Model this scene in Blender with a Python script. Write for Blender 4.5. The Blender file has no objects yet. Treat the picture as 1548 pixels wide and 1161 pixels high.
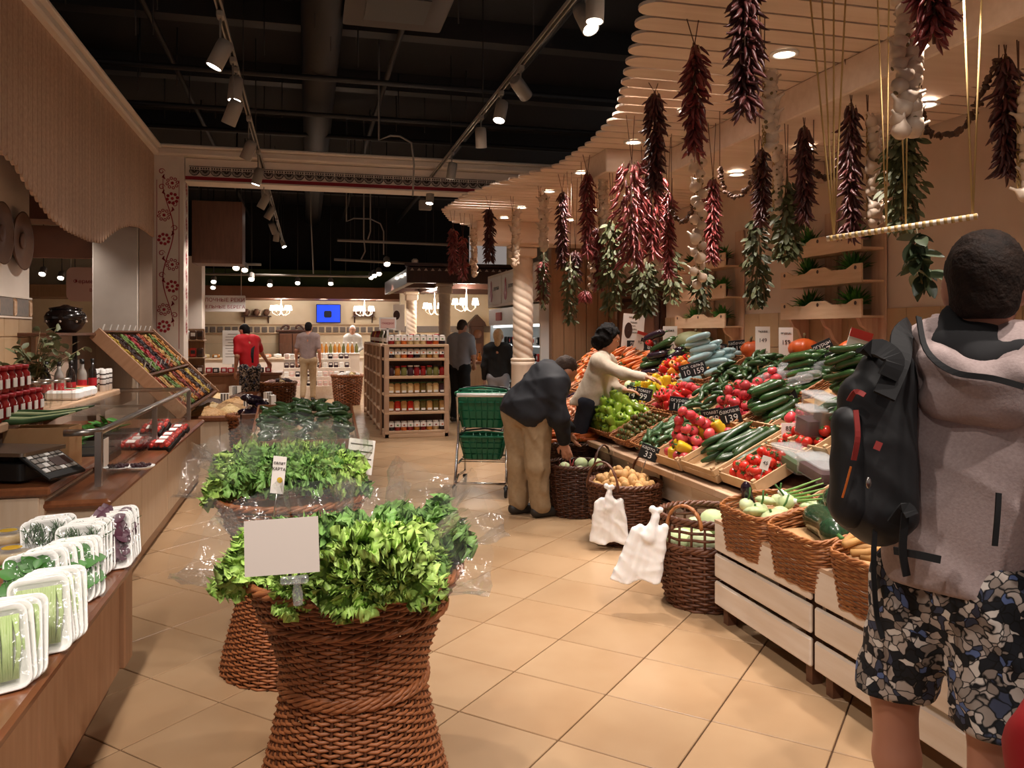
import bpy, math, random
import numpy as np
from mathutils import Matrix, Vector, Euler
R = random.Random(7)
NP = np.random.RandomState(5)
sc = bpy.context.scene
COL = sc.collection
PI = math.pi

# ------------------------------------------------------------------ camera
FPX, HOR, EYE = 1207.0, 503.0, 1.53
YAW = math.atan((774 - 465) / FPX)
SA, CA = math.sin(YAW), math.cos(YAW)
cam_d = bpy.data.cameras.new('camera')
cam_d.sensor_width = 36
cam_d.lens = 36 * FPX / 1548
cam_d.shift_y = -(580.5 - HOR) / 1548
cam_d.clip_start = 0.05
cam = bpy.data.objects.new('camera', cam_d)
COL.objects.link(cam)
cam.location = (0, 0, EYE)
cam.rotation_euler = (PI / 2, 0, -YAW)
sc.camera = cam

# ------------------------------------------------------------------ world and exposure
w = bpy.data.worlds.new('shop_ambient')
sc.world = w
w.use_nodes = True
w.node_tree.nodes['Background'].inputs[0].default_value = (1.0, 0.86, 0.80, 1)
w.node_tree.nodes['Background'].inputs[1].default_value = 0.23
sc.view_settings.view_transform = 'Standard'
sc.view_settings.look = 'None'
sc.view_settings.exposure = 0.15
sc.view_settings.gamma = 1.0
sc.view_settings.use_curve_mapping = False
LIGHT_COLOR = (1.0, 0.885, 0.80)
SPOT_W = 128.0
DOWN_W = 100.0


# ------------------------------------------------------------------ pixel rays (image taken as 1548x1161) to real places
def ray(px, py):
    t = (px - 774) / FPX
    return SA + CA * t, CA - SA * t, (HOR - py) / FPX

def at(px, py, d):
    r = ray(px, py)
    return Vector((r[0] * d, r[1] * d, EYE + r[2] * d))

def onZ(px, py, z):
    return at(px, py, (z - EYE) / ray(px, py)[2])

def onX(px, py, X):
    return at(px, py, X / ray(px, py)[0])

def onY(px, py, Y):
    return at(px, py, Y / ray(px, py)[1])

def proj(p):
    d = p[0] * SA + p[1] * CA
    return 774 + FPX * (p[0] * CA - p[1] * SA) / d, HOR - FPX * (p[2] - EYE) / d, d

def onPlane(px, py, o, n):
    r = Vector(ray(px, py))
    c = Vector((0, 0, EYE))
    d = (Vector(o) - c).dot(n) / r.dot(n)
    return c + r * d

ORD = 'first second third fourth fifth sixth seventh eighth ninth tenth eleventh twelfth thirteenth fourteenth fifteenth sixteenth seventeenth eighteenth nineteenth twentieth'.split()


# ------------------------------------------------------------------ materials
def hx(s):
    s = s.lstrip('#')
    o = []
    for i in (0, 2, 4):
        c = int(s[i:i + 2], 16) / 255
        o.append(c / 12.92 if c <= .04045 else ((c + .055) / 1.055) ** 2.4)
    return (*o, 1)

MATS = {}

def mat(name, col, rough=.6, col2=None, scale=8., stretch=(1, 1, 1), bump=0., bscale=None, metal=0., vary=0., spec=.5, emit=0., coat=0., detail=3., contrast=.25, sub=0., trans=0.):
    """principled material; col2: noise-mixed second colour; vary: per-object value change"""
    if name in MATS:
        return MATS[name]
    m = bpy.data.materials.new(name)
    m.use_nodes = True
    nt = m.node_tree
    N, L = nt.nodes, nt.links
    b = N['Principled BSDF']
    c = hx(col) if isinstance(col, str) else col
    b.inputs['Base Color'].default_value = c
    b.inputs['Roughness'].default_value = rough
    b.inputs['Metallic'].default_value = metal
    b.inputs['Specular IOR Level'].default_value = spec
    b.inputs['Coat Weight'].default_value = coat
    if sub:
        b.inputs['Subsurface Weight'].default_value = sub
        b.inputs['Subsurface Radius'].default_value = (.02, .01, .006)
    if trans:
        b.inputs['Transmission Weight'].default_value = trans
    if emit:
        b.inputs['Emission Color'].default_value = c
        b.inputs['Emission Strength'].default_value = emit
    sock = None
    if col2 or bump:
        tc = N.new('ShaderNodeTexCoord')
        mp = N.new('ShaderNodeMapping')
        mp.inputs['Scale'].default_value = stretch
        L.new(tc.outputs['Object'], mp.inputs[0])
        if vary:
            oi0 = N.new('ShaderNodeObjectInfo')
            ml = N.new('ShaderNodeMath')
            ml.operation = 'MULTIPLY'
            ml.inputs[1].default_value = 37.
            L.new(oi0.outputs['Random'], ml.inputs[0])
            L.new(ml.outputs[0], mp.inputs['Location'])
    if col2:
        nz = N.new('ShaderNodeTexNoise')
        nz.inputs['Scale'].default_value = scale
        nz.inputs['Detail'].default_value = detail
        L.new(mp.outputs[0], nz.inputs['Vector'])
        rp = N.new('ShaderNodeValToRGB')
        rp.color_ramp.elements[0].position = .5 - contrast
        rp.color_ramp.elements[1].position = .5 + contrast
        rp.color_ramp.elements[0].color = c
        rp.color_ramp.elements[1].color = hx(col2) if isinstance(col2, str) else col2
        L.new(nz.outputs['Fac'], rp.inputs[0])
        sock = rp.outputs[0]
    if vary:
        oi = N.new('ShaderNodeObjectInfo')
        mr = N.new('ShaderNodeMapRange')
        mr.inputs[3].default_value = 1 - vary
        mr.inputs[4].default_value = 1 + vary
        L.new(oi.outputs['Random'], mr.inputs[0])
        hs = N.new('ShaderNodeHueSaturation')
        L.new(mr.outputs[0], hs.inputs['Value'])
        if sock:
            L.new(sock, hs.inputs['Color'])
        else:
            hs.inputs['Color'].default_value = c
        sock = hs.outputs[0]
    if sock:
        L.new(sock, b.inputs['Base Color'])
        if emit:
            L.new(sock, b.inputs['Emission Color'])
    if bump:
        n2 = N.new('ShaderNodeTexNoise')
        n2.inputs['Scale'].default_value = bscale or scale
        n2.inputs['Detail'].default_value = 4
        L.new(mp.outputs[0], n2.inputs['Vector'])
        bp = N.new('ShaderNodeBump')
        bp.inputs['Strength'].default_value = bump
        bp.inputs['Distance'].default_value = .01
        L.new(n2.outputs['Fac'], bp.inputs['Height'])
        L.new(bp.outputs[0], b.inputs['Normal'])
    MATS[name] = m
    return m

def film(name, gloss=.12, tint=(.97, .98, .97, 1), rough=.12, milk=0.):
    """thin clear plastic: mostly see-through with a sharp sheen"""
    m = bpy.data.materials.new(name)
    m.use_nodes = True
    nt = m.node_tree
    N, L = nt.nodes, nt.links
    N.remove(N['Principled BSDF'])
    t = N.new('ShaderNodeBsdfTransparent')
    t.inputs[0].default_value = tint
    g = N.new('ShaderNodeBsdfGlossy')
    g.inputs['Roughness'].default_value = rough
    f = N.new('ShaderNodeLayerWeight')
    f.inputs[0].default_value = gloss
    x = N.new('ShaderNodeMixShader')
    fm = N.new('ShaderNodeMath')
    fm.operation = 'MULTIPLY_ADD'
    fm.inputs[1].default_value = .3
    fm.inputs[2].default_value = .02
    L.new(f.outputs['Fresnel'], fm.inputs[0])
    L.new(fm.outputs[0], x.inputs[0])
    L.new(t.outputs[0], x.inputs[1])
    L.new(g.outputs[0], x.inputs[2])
    nz = N.new('ShaderNodeTexNoise')
    nz.inputs['Scale'].default_value = 18
    tc = N.new('ShaderNodeTexCoord')
    L.new(tc.outputs['Object'], nz.inputs['Vector'])
    bp = N.new('ShaderNodeBump')
    bp.inputs['Strength'].default_value = .6
    bp.inputs['Distance'].default_value = .02
    L.new(nz.outputs['Fac'], bp.inputs['Height'])
    L.new(bp.outputs[0], g.inputs['Normal'])
    out = x.outputs[0]
    if milk:
        df = N.new('ShaderNodeBsdfDiffuse')
        df.inputs[0].default_value = (.85, .87, .87, 1)
        y = N.new('ShaderNodeMixShader')
        y.inputs[0].default_value = milk
        L.new(out, y.inputs[1])
        L.new(df.outputs[0], y.inputs[2])
        out = y.outputs[0]
    L.new(out, N['Material Output'].inputs[0])
    MATS[name] = m
    return m

mat('tile', '#b69876', .3, '#a58462', 2.2, vary=.05, bump=.03, bscale=14, spec=.4)
mat('grout', '#5e4430', .9)
mat('pine', '#d2b294', .6, '#bd9674', 3.5, (9, 1.2, 9), vary=.06, bump=.06, bscale=9)
mat('pine_y', '#d8b898', .6, '#c8a482', 3., (1.2, 9, 9), vary=.06, bump=.06, bscale=9)
mat('pine_z', '#cfae92', .6, '#b8937a', 3., (9, 9, 1.0), vary=.07, bump=.06, bscale=9)
mat('canopy_wood', '#e2cebd', .55, '#d6bfac', 2.5, (1.0, 9, 9), vary=.05, bump=.05, bscale=9)
mat('white_board', '#ece0d2', .5, '#dccab6', 2.5, (9, .9, 9), vary=.04, bump=.05)
mat('white_paint', '#e9ddd0', .6, '#ded0c2', 3, bump=.03)
mat('plaster', '#d0bba9', .8, '#c6b09d', 4, bump=.08, bscale=30)
mat('cream_wall', '#e6d8bd', .8, '#dccbab', 3)
mat('beige_tile', '#b99b78', .5, '#ab8c68', 5, vary=.05)
mat('counter_wood', '#8d5736', .28, '#74442a', 4, (9, 1, 9), vary=.04, coat=.3)
mat('counter_front', '#b98e6c', .5, '#a87c5a', 3, (9, 9, 1.2), vary=.03)
mat('counter_light', '#dcc6ac', .5, '#d0b698', 3, (9, 9, 1.2), vary=.03)
mat('dark_wood', '#4a2a1c', .45, '#38201a', 5, (8, 8, 1), coat=.15)
mat('brown_wood', '#6b4530', .5, '#5a3826', 4, (8, 8, 1))
mat('panel_wood', '#a5805f', .55, '#937050', 3, (8, 8, .8))
mat('black_ceiling', '#0f0b0a', .9)
mat('black_steel', '#171210', .6)
mat('black_plastic', '#151515', .4)
mat('steel', '#b9b4ae', .28, metal=1.)
mat('chrome', '#c9c9c9', .15, metal=1.)
mat('lamp_grey', '#8f8880', .5)
mat('track_grey', '#8d867c', .5)
mat('lamp_glow', '#fff6e8', emit=22.)
mat('down_glow', '#fff0dc', emit=14.)
mat('bulb_glow', '#fff4e6', emit=7.)
mat('white', '#f2f0ec', .5)
mat('paper', '#efe9e2', .7)
mat('foam', '#f4f3ef', .55)
mat('red_print', '#9e1524', .6)
mat('dark_print', '#3a2c26', .7)
mat('pink_sign', '#e3bdb4', .7)
mat('chalkboard', '#17191b', .75)
mat('chalk', '#e8e8e6', .9)
mat('label_red', '#c8392f', .6)
mat('clay', '#6e4c36', .6, '#5c3e2c', 12)
mat('black_glaze', '#231915', .2, coat=.5)
mat('wicker_red', '#a8673e', .45, '#824c2a', 26, vary=.02, bump=.1, bscale=60)
mat('wicker_brown', '#6d4128', .45, '#4c2a19', 26, bump=.1, bscale=60)
mat('wicker_dark', '#55301e', .4, '#3a2014', 26, bump=.1, bscale=60)
mat('wicker_gold', '#b0723f', .45, '#8c5430', 26, bump=.1, bscale=60)
mat('stake', '#5f3620', .5)
mat('lettuce', '#c4de7c', .42, '#98c658', 14, vary=.12, spec=.4)
mat('lettuce_dark', '#90b864', .45, '#67984c', 14, vary=.12, spec=.4)
mat('onion_pale', '#c3d49a', .45, '#a9c27a', 14, vary=.12)
mat('herb', '#3c6130', .6, '#2b4a24', 16, vary=.15)
mat('basil', '#4c8a35', .45, '#336a27', 12, vary=.15)
mat('purple_leaf', '#43202f', .5, '#5c3444', 12, vary=.15)
mat('bay', '#686d45', .6, '#484d30', 10, vary=.25)
mat('bay_dark', '#4d5a3c', .45, '#37452e', 9, vary=.2)
mat('stem', '#6b5a3a', .7)
mat('column_wood', '#dccab6', .6, '#cfbaa4', 4, vary=.02)
mat('chili', '#8f3a38', .36, '#5f2624', 9, vary=.35, spec=.5)
mat('chili_dark', '#5a2826', .45, '#3a1a18', 9, vary=.3)
mat('chili_stem', '#6e5a34', .7)
mat('garlic', '#dcc9b4', .5, '#c4a890', 16, (1, 1, .2), vary=.1)
mat('twine', '#b99a62', .8)
mat('cord', '#5b3b2c', .8)
mat('dried', '#5d3b24', .6, '#3b2418', 20, vary=.3)
mat('tomato', '#c3281f', .18, '#d23a28', 5, vary=.15, coat=.3)
mat('tomato_pink', '#cf3d48', .18, '#da5a5c', 5, vary=.15, coat=.3)
mat('kumato', '#5e3a24', .25, '#6f6a34', 5, vary=.2, coat=.2)
mat('calyx', '#3f6b2c', .6)
mat('pepper_green', '#9cb83c', .2, '#86a830', 4, vary=.12, coat=.4)
mat('pepper_yellow', '#e2bf2e', .2, '#d8aa22', 4, vary=.1, coat=.4)
mat('pepper_red', '#c02420', .2, vary=.15, coat=.4)
mat('pepper_orange', '#e0842a', .2, vary=.1, coat=.4)
mat('cuke', '#2f4d26', .3, '#22391c', 30, vary=.2, coat=.2)
mat('cuke_pale', '#4d6b45', .3, '#3a5736', 30, vary=.2, coat=.2)
mat('zucchini', '#26401f', .25, '#37582c', 18, (1, 1, .2), vary=.2, coat=.3)
mat('marrow', '#1f3320', .22, '#37573a', 9, (6, 6, .3), vary=.15, coat=.3)
mat('eggplant', '#231522', .15, vary=.2, coat=.4)
mat('carrot', '#e07a32', .45, '#cc6222', 12, vary=.12)
mat('potato', '#c99f66', .7, '#b78850', 14, vary=.12, bump=.1)
mat('cabbage', '#b9cf8c', .5, '#d4dfb4', 8, vary=.08)
mat('kohlrabi', '#cfdcae', .4, '#bccd92', 8, vary=.06)
mat('squash_green', '#8d8f68', .5, '#7a7c54', 10)
mat('pumpkin', '#cb5a22', .4, '#b84c1a', 8, vary=.08)
mat('beet', '#45202a', .6, '#331820', 12, vary=.2)
mat('root_tan', '#b98a4e', .7, '#9a6c38', 14, vary=.15)
mat('radish', '#c8304a', .3, vary=.15)
mat('wrap_teal', '#a9c6c8', .3, '#8fb2b6', 8, vary=.12, coat=.4)
mat('sausage', '#c97a56', .4, '#dba27e', 8, vary=.2)
mat('cardboard', '#c29a6e', .8, '#b48a5e', 8)
mat('crate_wood', '#cfae86', .7, '#b8946a', 4, (2, 2, 2), vary=.1)
mat('kraft', '#c09868', .8)
mat('bag_white', '#f4f2ef', .45, '#e9e6e2', 5, sub=.1, bump=.3, bscale=9)
mat('cart_green', '#0f6d4c', .4)
mat('cart_green_dark', '#0b4f39', .45)
mat('skin', '#d09a7c', .5, '#c78e72', 6, sub=.12)
mat('skin_dim', '#b9826a', .5, '#ab745c', 6, sub=.1)
mat('hair_dark', '#1a1310', .75, '#30221b', 40, bump=.5, bscale=90, spec=.2)
mat('hair_black', '#120e0d', .75, bump=.6, bscale=60, spec=.2)
mat('hair_brown', '#35261c', .75, '#453124', 60, bump=.5, bscale=60)
mat('hair_blond', '#c9a478', .5, '#b08a5c', 40, bump=.5, bscale=50)
mat('hoodie', '#b7a4a1', .85, '#a69390', 140, bump=.15, bscale=160)
mat('hoodie_lining', '#262628', .9)
mat('navy', '#161922', .75, '#11131b', 40)
mat('khaki', '#a28a6a', .8, '#937b5c', 30)
mat('coat_beige', '#cfc0ac', .75, '#c2b29c', 50)
mat('jeans', '#242a3a', .8)
mat('black_cloth', '#121214', .8)
mat('pack_black', '#0f0f11', .6, '#17171a', 30)
mat('pack_red', '#8e2a26', .6)
mat('polo', '#8a7672', .8, '#7e6a66', 40)
mat('shirt_grey', '#9a9aa0', .8)
mat('red_shirt', '#cf1420', .7)
mat('red_top', '#b3101a', .75, '#9c0d16', 12)
mat('chef_white', '#e6e4de', .7)
mat('shoe', '#2b2622', .5)
mat('screen_blue', '#1c3fd6', .3, emit=1.2)
mat('fridge_white', '#eef1f0', .4)
mat('fridge_glow', '#f4f8f8', emit=2.2)
mat('green_band', '#4d5a2a', .7, '#3f4a22', 3)
mat('jam', '#a01c1c', .2, '#7c1414', 8, vary=.3, coat=.3)
mat('amber', '#b8772c', .2, vary=.3, coat=.3)
mat('olive', '#6b6a3a', .3, vary=.3)
mat('lid_white', '#eeeae4', .4)
mat('lid_red', '#b0202a', .4)
mat('nut', '#c8a06c', .6, '#a87c48', 30, vary=.2)
mat('nut_pale', '#dcc496', .6, '#c8a870', 30, vary=.2)
film('clear_film', .3, (.985, .99, .985, 1), .12, .03)
film('clear_glass', .2, (.985, .995, .99, 1), .03)
film('box_plastic', .35, (.95, .96, .96, 1), .1, .14)


# camouflage-like leaf print for the two pairs of shorts
def print_mat(name, cols, scale):
    m = bpy.data.materials.new(name)
    m.use_nodes = True
    N, L = m.node_tree.nodes, m.node_tree.links
    b = N['Principled BSDF']
    b.inputs['Roughness'].default_value = .85
    tc = N.new('ShaderNodeTexCoord')
    nz = N.new('ShaderNodeTexNoise')
    nz.inputs['Scale'].default_value = scale * .35
    L.new(tc.outputs['Object'], nz.inputs['Vector'])
    mx = N.new('ShaderNodeMix')
    mx.data_type = 'RGBA'
    mx.inputs[0].default_value = .06
    L.new(tc.outputs['Object'], mx.inputs[6])
    L.new(nz.outputs['Color'], mx.inputs[7])
    vo = N.new('ShaderNodeTexVoronoi')
    vo.inputs['Scale'].default_value = scale
    vo.feature = 'F1'
    L.new(mx.outputs[2], vo.inputs['Vector'])
    ve = N.new('ShaderNodeTexVoronoi')
    ve.inputs['Scale'].default_value = scale
    ve.feature = 'DISTANCE_TO_EDGE'
    L.new(mx.outputs[2], ve.inputs['Vector'])
    sp = N.new('ShaderNodeSeparateColor')
    L.new(vo.outputs['Color'], sp.inputs[0])
    rp = N.new('ShaderNodeValToRGB')
    rp.color_ramp.interpolation = 'CONSTANT'
    while len(rp.color_ramp.elements) < len(cols):
        rp.color_ramp.elements.new(.5)
    for i, (p, c) in enumerate(cols):
        rp.color_ramp.elements[i].position = p
        rp.color_ramp.elements[i].color = hx(c)
    L.new(sp.outputs[0], rp.inputs[0])
    r2 = N.new('ShaderNodeValToRGB')
    r2.color_ramp.elements[0].position = .02
    r2.color_ramp.elements[0].color = hx('#101218')
    r2.color_ramp.elements[1].position = .10
    L.new(ve.outputs['Distance'], r2.inputs[0])
    m2 = N.new('ShaderNodeMix')
    m2.data_type = 'RGBA'
    m2.blend_type = 'MULTIPLY'
    m2.inputs[0].default_value = 1.
    L.new(rp.outputs[0], m2.inputs[6])
    L.new(r2.outputs[0], m2.inputs[7])
    L.new(m2.outputs[2], b.inputs['Base Color'])
    MATS[name] = m

print_mat('leaf_print', [(0, '#15181f'), (.25, '#b9aca2'), (.5, '#3c4258'), (.62, '#8d8076'), (.8, '#ddd4ca'), (.93, '#5a6c9a')], 46)


# ------------------------------------------------------------------ mesh builder
class MB:
    def __init__(s):
        s.v, s.f, s.m, s.s = [], [], [], []

    def add(s, vs, fs, mi=0, smooth=False, M=None):
        o = len(s.v)
        if M is not None:
            vs = [M @ Vector(p) for p in vs]
        s.v += [tuple(p) for p in vs]
        s.f += [tuple(i + o for i in f) for f in fs]
        s.m += [mi] * len(fs)
        s.s += [smooth] * len(fs)
        return s

    def box(s, c, d, mi=0, M=None, b=0.):
        """box of centre c, size d, chamfered by b"""
        x, y, z = d[0] / 2, d[1] / 2, d[2] / 2
        T = Matrix.Translation(c)
        if M is not None:
            T = M @ T
        if b <= 0:
            vs = [(i * x, j * y, k * z) for i in (-1, 1) for j in (-1, 1) for k in (-1, 1)]
            return s.add(vs, [(0, 1, 3, 2), (4, 6, 7, 5), (0, 4, 5, 1), (2, 3, 7, 6), (0, 2, 6, 4), (1, 5, 7, 3)], mi, False, T)
        vs = []
        fs = []
        idx = {}
        for i in (-1, 1):
            for j in (-1, 1):
                for k in (-1, 1):
                    for ax in range(3):
                        p = [i * (x - b), j * (y - b), k * (z - b)]
                        p[ax] = (i * x, j * y, k * z)[ax]
                        idx[(i, j, k, ax)] = len(vs)
                        vs.append(p)
        for ax in range(3):
            a1, a2 = (ax + 1) % 3, (ax + 2) % 3
            for sg in (-1, 1):
                q = []
                for u, v in ((-1, -1), (1, -1), (1, 1), (-1, 1)):
                    k = [0, 0, 0]
                    k[ax], k[a1], k[a2] = sg, u, v
                    q.append(idx[(*k, ax)])
                fs.append(q if sg > 0 else q[::-1])
            for u in (-1, 1):
                for v in (-1, 1):
                    q = []
                    for t in (-1, 1):
                        k = [0, 0, 0]
                        k[ax], k[a1], k[a2] = t, u, v
                        q.append((idx[(*k, a1)], idx[(*k, a2)]))
                    f = [q[0][0], q[1][0], q[1][1], q[0][1]]
                    fs.append(f if u * v > 0 else f[::-1])
        for i in (-1, 1):
            for j in (-1, 1):
                for k in (-1, 1):
                    f = [idx[(i, j, k, a)] for a in range(3)]
                    fs.append(f if i * j * k > 0 else f[::-1])
        return s.add(vs, fs, mi, False, T)

    def prism(s, pts, z0, z1, mi=0, M=None, smooth=False):
        """outline in xy extruded from z0 to z1"""
        n = len(pts)
        vs = [(p[0], p[1], z0) for p in pts] + [(p[0], p[1], z1) for p in pts]
        fs = [tuple(range(n))[::-1], tuple(range(n, 2 * n))] + [(i, (i + 1) % n, n + (i + 1) % n, n + i) for i in range(n)]
        return s.add(vs, fs, mi, smooth, M)

    def tube(s, pts, r, n=6, mi=0, closed=False, smooth=True, flat=1., M=None):
        pts = [Vector(p) for p in pts]
        k = len(pts)
        rs = r if isinstance(r, (list, tuple)) else [r] * k
        vs, fs = [], []
        u = None
        for i, p in enumerate(pts):
            a = pts[(i + 1) % k] if (closed or i < k - 1) else p
            b = pts[i - 1] if (closed or i > 0) else p
            t = (a - b).normalized()
            if u is None:
                u = t.orthogonal().normalized()
                if abs(t.z) < .9:
                    u = Vector((0, 0, 1)) - t * t.z
                    u.normalize()
            else:
                u = (u - t * u.dot(t))
                u = u.normalized() if u.length > 1e-6 else t.orthogonal().normalized()
            w_ = t.cross(u)
            for j in range(n):
                q = 2 * PI * j / n
                vs.append(p + (u * math.cos(q) + w_ * math.sin(q) * flat) * rs[i])
        for i in range(k if closed else k - 1):
            for j in range(n):
                i2, j2 = (i + 1) % k, (j + 1) % n
                fs.append((i * n + j, i * n + j2, i2 * n + j2, i2 * n + j))
        if not closed:
            fs.append(tuple(range(n))[::-1])
            fs.append(tuple((k - 1) * n + j for j in range(n)))
        return s.add(vs, fs, mi, smooth, M)

    def lathe(s, prof, n=20, mi=0, M=None, smooth=True, fn=None, cap=True):
        """prof: (r, z) from bottom to top; fn(angle, i) scales the radius"""
        vs, fs = [], []
        for i, (r, z) in enumerate(prof):
            for j in range(n):
                a = 2 * PI * j / n
                q = r * (fn(a, i) if fn else 1.)
                vs.append((q * math.cos(a), q * math.sin(a), z))
        for i in range(len(prof) - 1):
            for j in range(n):
                j2 = (j + 1) % n
                fs.append((i * n + j, i * n + j2, (i + 1) * n + j2, (i + 1) * n + j))
        if cap:
            fs.append(tuple(range(n))[::-1])
            fs.append(tuple((len(prof) - 1) * n + j for j in range(n)))
        return s.add(vs, fs, mi, smooth, M)

    def ell(s, c, r, n=10, k=7, mi=0, M=None, jit=0., rnd=None):
        pr = []
        vs, fs = [], []
        for i in range(k + 1):
            th = PI * i / k
            for j in range(n):
                a = 2 * PI * j / n
                q = 1 + (rnd.uniform(-jit, jit) if jit and 0 < i < k else 0)
                vs.append((c[0] + r[0] * math.sin(th) * math.cos(a) * q, c[1] + r[1] * math.sin(th) * math.sin(a) * q, c[2] - r[2] * math.cos(th)))
        for i in range(k):
            for j in range(n):
                j2 = (j + 1) % n
                fs.append((i * n + j, i * n + j2, (i + 1) * n + j2, (i + 1) * n + j))
        return s.add(vs, fs, mi, True, M)

    def mesh(s, name, mats):
        me = bpy.data.meshes.new(name)
        me.from_pydata(s.v, [], s.f)
        for m in (mats if isinstance(mats, (list, tuple)) else [mats]):
            me.materials.append(MATS[m] if isinstance(m, str) else m)
        me.polygons.foreach_set('material_index', s.m)
        me.polygons.foreach_set('use_smooth', s.s)
        me.update()
        return me

    def build(s, name, mats, parent=None, **kw):
        return put(name, s.mesh(name, mats), parent, **kw)

def put(name, me, parent=None, loc=None, rot=None, scale=None, M=None, label=None, kind=None):
    o = bpy.data.objects.new(name, me)
    COL.objects.link(o)
    if parent:
        o.parent = parent
    if M is not None:
        o.matrix_local = M
    if loc is not None:
        o.location = loc
    if rot is not None:
        o.rotation_euler = rot
    if scale is not None:
        o.scale = scale if isinstance(scale, (tuple, list)) else (scale,) * 3
    if label:
        o['label'] = label
    if kind:
        o['kind'] = kind
    return o

def tag(o, label, cat, group=None, kind=None):
    o['label'] = label
    o['category'] = cat
    if group:
        o['group'] = group
    if kind:
        o['kind'] = kind
    return o

def thing(name, label, cat, loc=(0, 0, 0), rot=(0, 0, 0), group=None, M=None, scale=None):
    o = bpy.data.objects.new(name, None)
    o.empty_display_size = .1
    COL.objects.link(o)
    if M is not None:
        o.matrix_world = M
    else:
        o.location = loc
        o.rotation_euler = rot
    if scale:
        o.scale = (scale,) * 3
    return tag(o, label, cat, group)

def struct(o, label=None):
    o['kind'] = 'structure'
    if label:
        o['label'] = label
    return o

def dup(src, label=None, M=None, loc=None, rot=None, scale=None, parent=None, group=None):
    kids = [c for c in list(src.children)]
    r = src.copy()
    COL.objects.link(r)
    r.parent = parent
    if M is not None:
        r.matrix_local = M
    if loc is not None:
        r.location = loc
    if rot is not None:
        r.rotation_euler = rot
    if scale is not None:
        r.scale = (scale,) * 3
    if label:
        r['label'] = label
    if group:
        r['group'] = group
    for c in kids:
        dup(c, parent=r)
    return r

def text(s, name, parent, size, m, loc, rot, align='CENTER', extrude=.0008):
    cu = bpy.data.curves.new(name, 'FONT')
    cu.body = s
    cu.size = size
    cu.align_x = align
    cu.align_y = 'CENTER'
    cu.extrude = extrude
    cu.resolution_u = 3
    t = bpy.data.objects.new(name, cu)
    me = bpy.data.meshes.new_from_object(t)
    bpy.data.objects.remove(t)
    me.materials.clear()
    me.materials.append(MATS[m])
    o = put(name, me, parent, loc, rot)
    o['kind'] = 'stuff'
    return o

def rrect(w_, h, r, n=4):
    """rounded rectangle outline centred on the origin"""
    pts = []
    for cx, cy, a0 in ((w_ / 2 - r, h / 2 - r, 0), (-w_ / 2 + r, h / 2 - r, PI / 2), (-w_ / 2 + r, -h / 2 + r, PI), (w_ / 2 - r, -h / 2 + r, 1.5 * PI)):
        for i in range(n + 1):
            a = a0 + PI / 2 * i / n
            pts.append((cx + r * math.cos(a), cy + r * math.sin(a)))
    return pts

def rotm(x=0, y=0, z=0):
    return Euler((x, y, z)).to_matrix().to_4x4()

def TR(loc, x=0, y=0, z=0, s=1):
    return Matrix.Translation(loc) @ rotm(x, y, z) @ Matrix.Scale(s, 4)


# ------------------------------------------------------------------ smooth bodies: blended capsules and ellipsoids turned into one skin
def _snet(F, org, h):
    ins = F < 0
    nx, ny, nz = F.shape
    S = np.zeros((nx - 1, ny - 1, nz - 1, 3))
    Cn = np.zeros((nx - 1, ny - 1, nz - 1))
    quads = []
    for ax in range(3):
        sl0 = [slice(None)] * 3
        sl1 = [slice(None)] * 3
        sl0[ax] = slice(0, -1)
        sl1[ax] = slice(1, None)
        A, B = F[tuple(sl0)], F[tuple(sl1)]
        I = np.argwhere((A < 0) != (B < 0))
        if not len(I):
            continue
        a = A[tuple(I.T)]
        b = B[tuple(I.T)]
        P = I.astype(float)
        P[:, ax] += a / (a - b)
        o1, o2 = (ax + 1) % 3, (ax + 2) % 3
        ring = []
        ok = np.ones(len(I), bool)
        for du, dv in ((-1, -1), (0, -1), (0, 0), (-1, 0)):
            Cc = I.copy()
            Cc[:, o1] += du
            Cc[:, o2] += dv
            good = (Cc >= 0).all(1) & (Cc < np.array([nx - 1, ny - 1, nz - 1])).all(1)
            ok &= good
            g = Cc[good]
            np.add.at(S, tuple(g.T), P[good])
            np.add.at(Cn, tuple(g.T), 1)
            ring.append(Cc)
        quads.append((np.stack(ring, 1)[ok], (a < 0)[ok]))
    idx = -np.ones(Cn.shape, int)
    m = Cn > 0
    idx[m] = np.arange(m.sum())
    V = S[m] / Cn[m][:, None] * h + org
    faces = []
    for q, sg in quads:
        f = idx[q[..., 0], q[..., 1], q[..., 2]]
        f[~sg] = f[~sg][:, ::-1]
        faces.append(f)
    return V, np.concatenate(faces)

def _dist(prims, X, k):
    D = None
    for p in prims:
        t = p[0]
        if t == 'c':
            a, ra, b, rb = (np.array(p[1], float), p[2], np.array(p[3], float), p[4])
            Y = X - a
            ba = b - a
            if len(p) > 5:
                n = np.array(p[5], float)
                n /= np.linalg.norm(n)
                Y = Y + np.outer(Y @ n, n) * (p[6] - 1)
                ba = ba + n * (ba @ n) * (p[6] - 1)
            q = np.clip(Y @ ba / max(ba @ ba, 1e-9), 0, 1)
            d = np.linalg.norm(Y - q[:, None] * ba, axis=1) - (ra + (rb - ra) * q)
            kk = k
        else:
            c, r = np.array(p[1], float), np.array(p[2], float)
            Y = X - c
            if len(p) > 3 and p[3] is not None:
                Y = Y @ np.array(p[3])
            q = Y / r
            k0 = np.linalg.norm(q, axis=1)
            d = k0 * (k0 - 1) / np.maximum(np.linalg.norm(q / r, axis=1), 1e-6)
            kk = k
        if t == 'E-':
            D = np.maximum(D, -d)
            continue
        if D is None:
            D = d
        else:
            hh = np.clip(.5 + .5 * (D - d) / kk, 0, 1)
            D = D * (1 - hh) + d * hh - kk * hh * (1 - hh)
    return D

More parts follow.
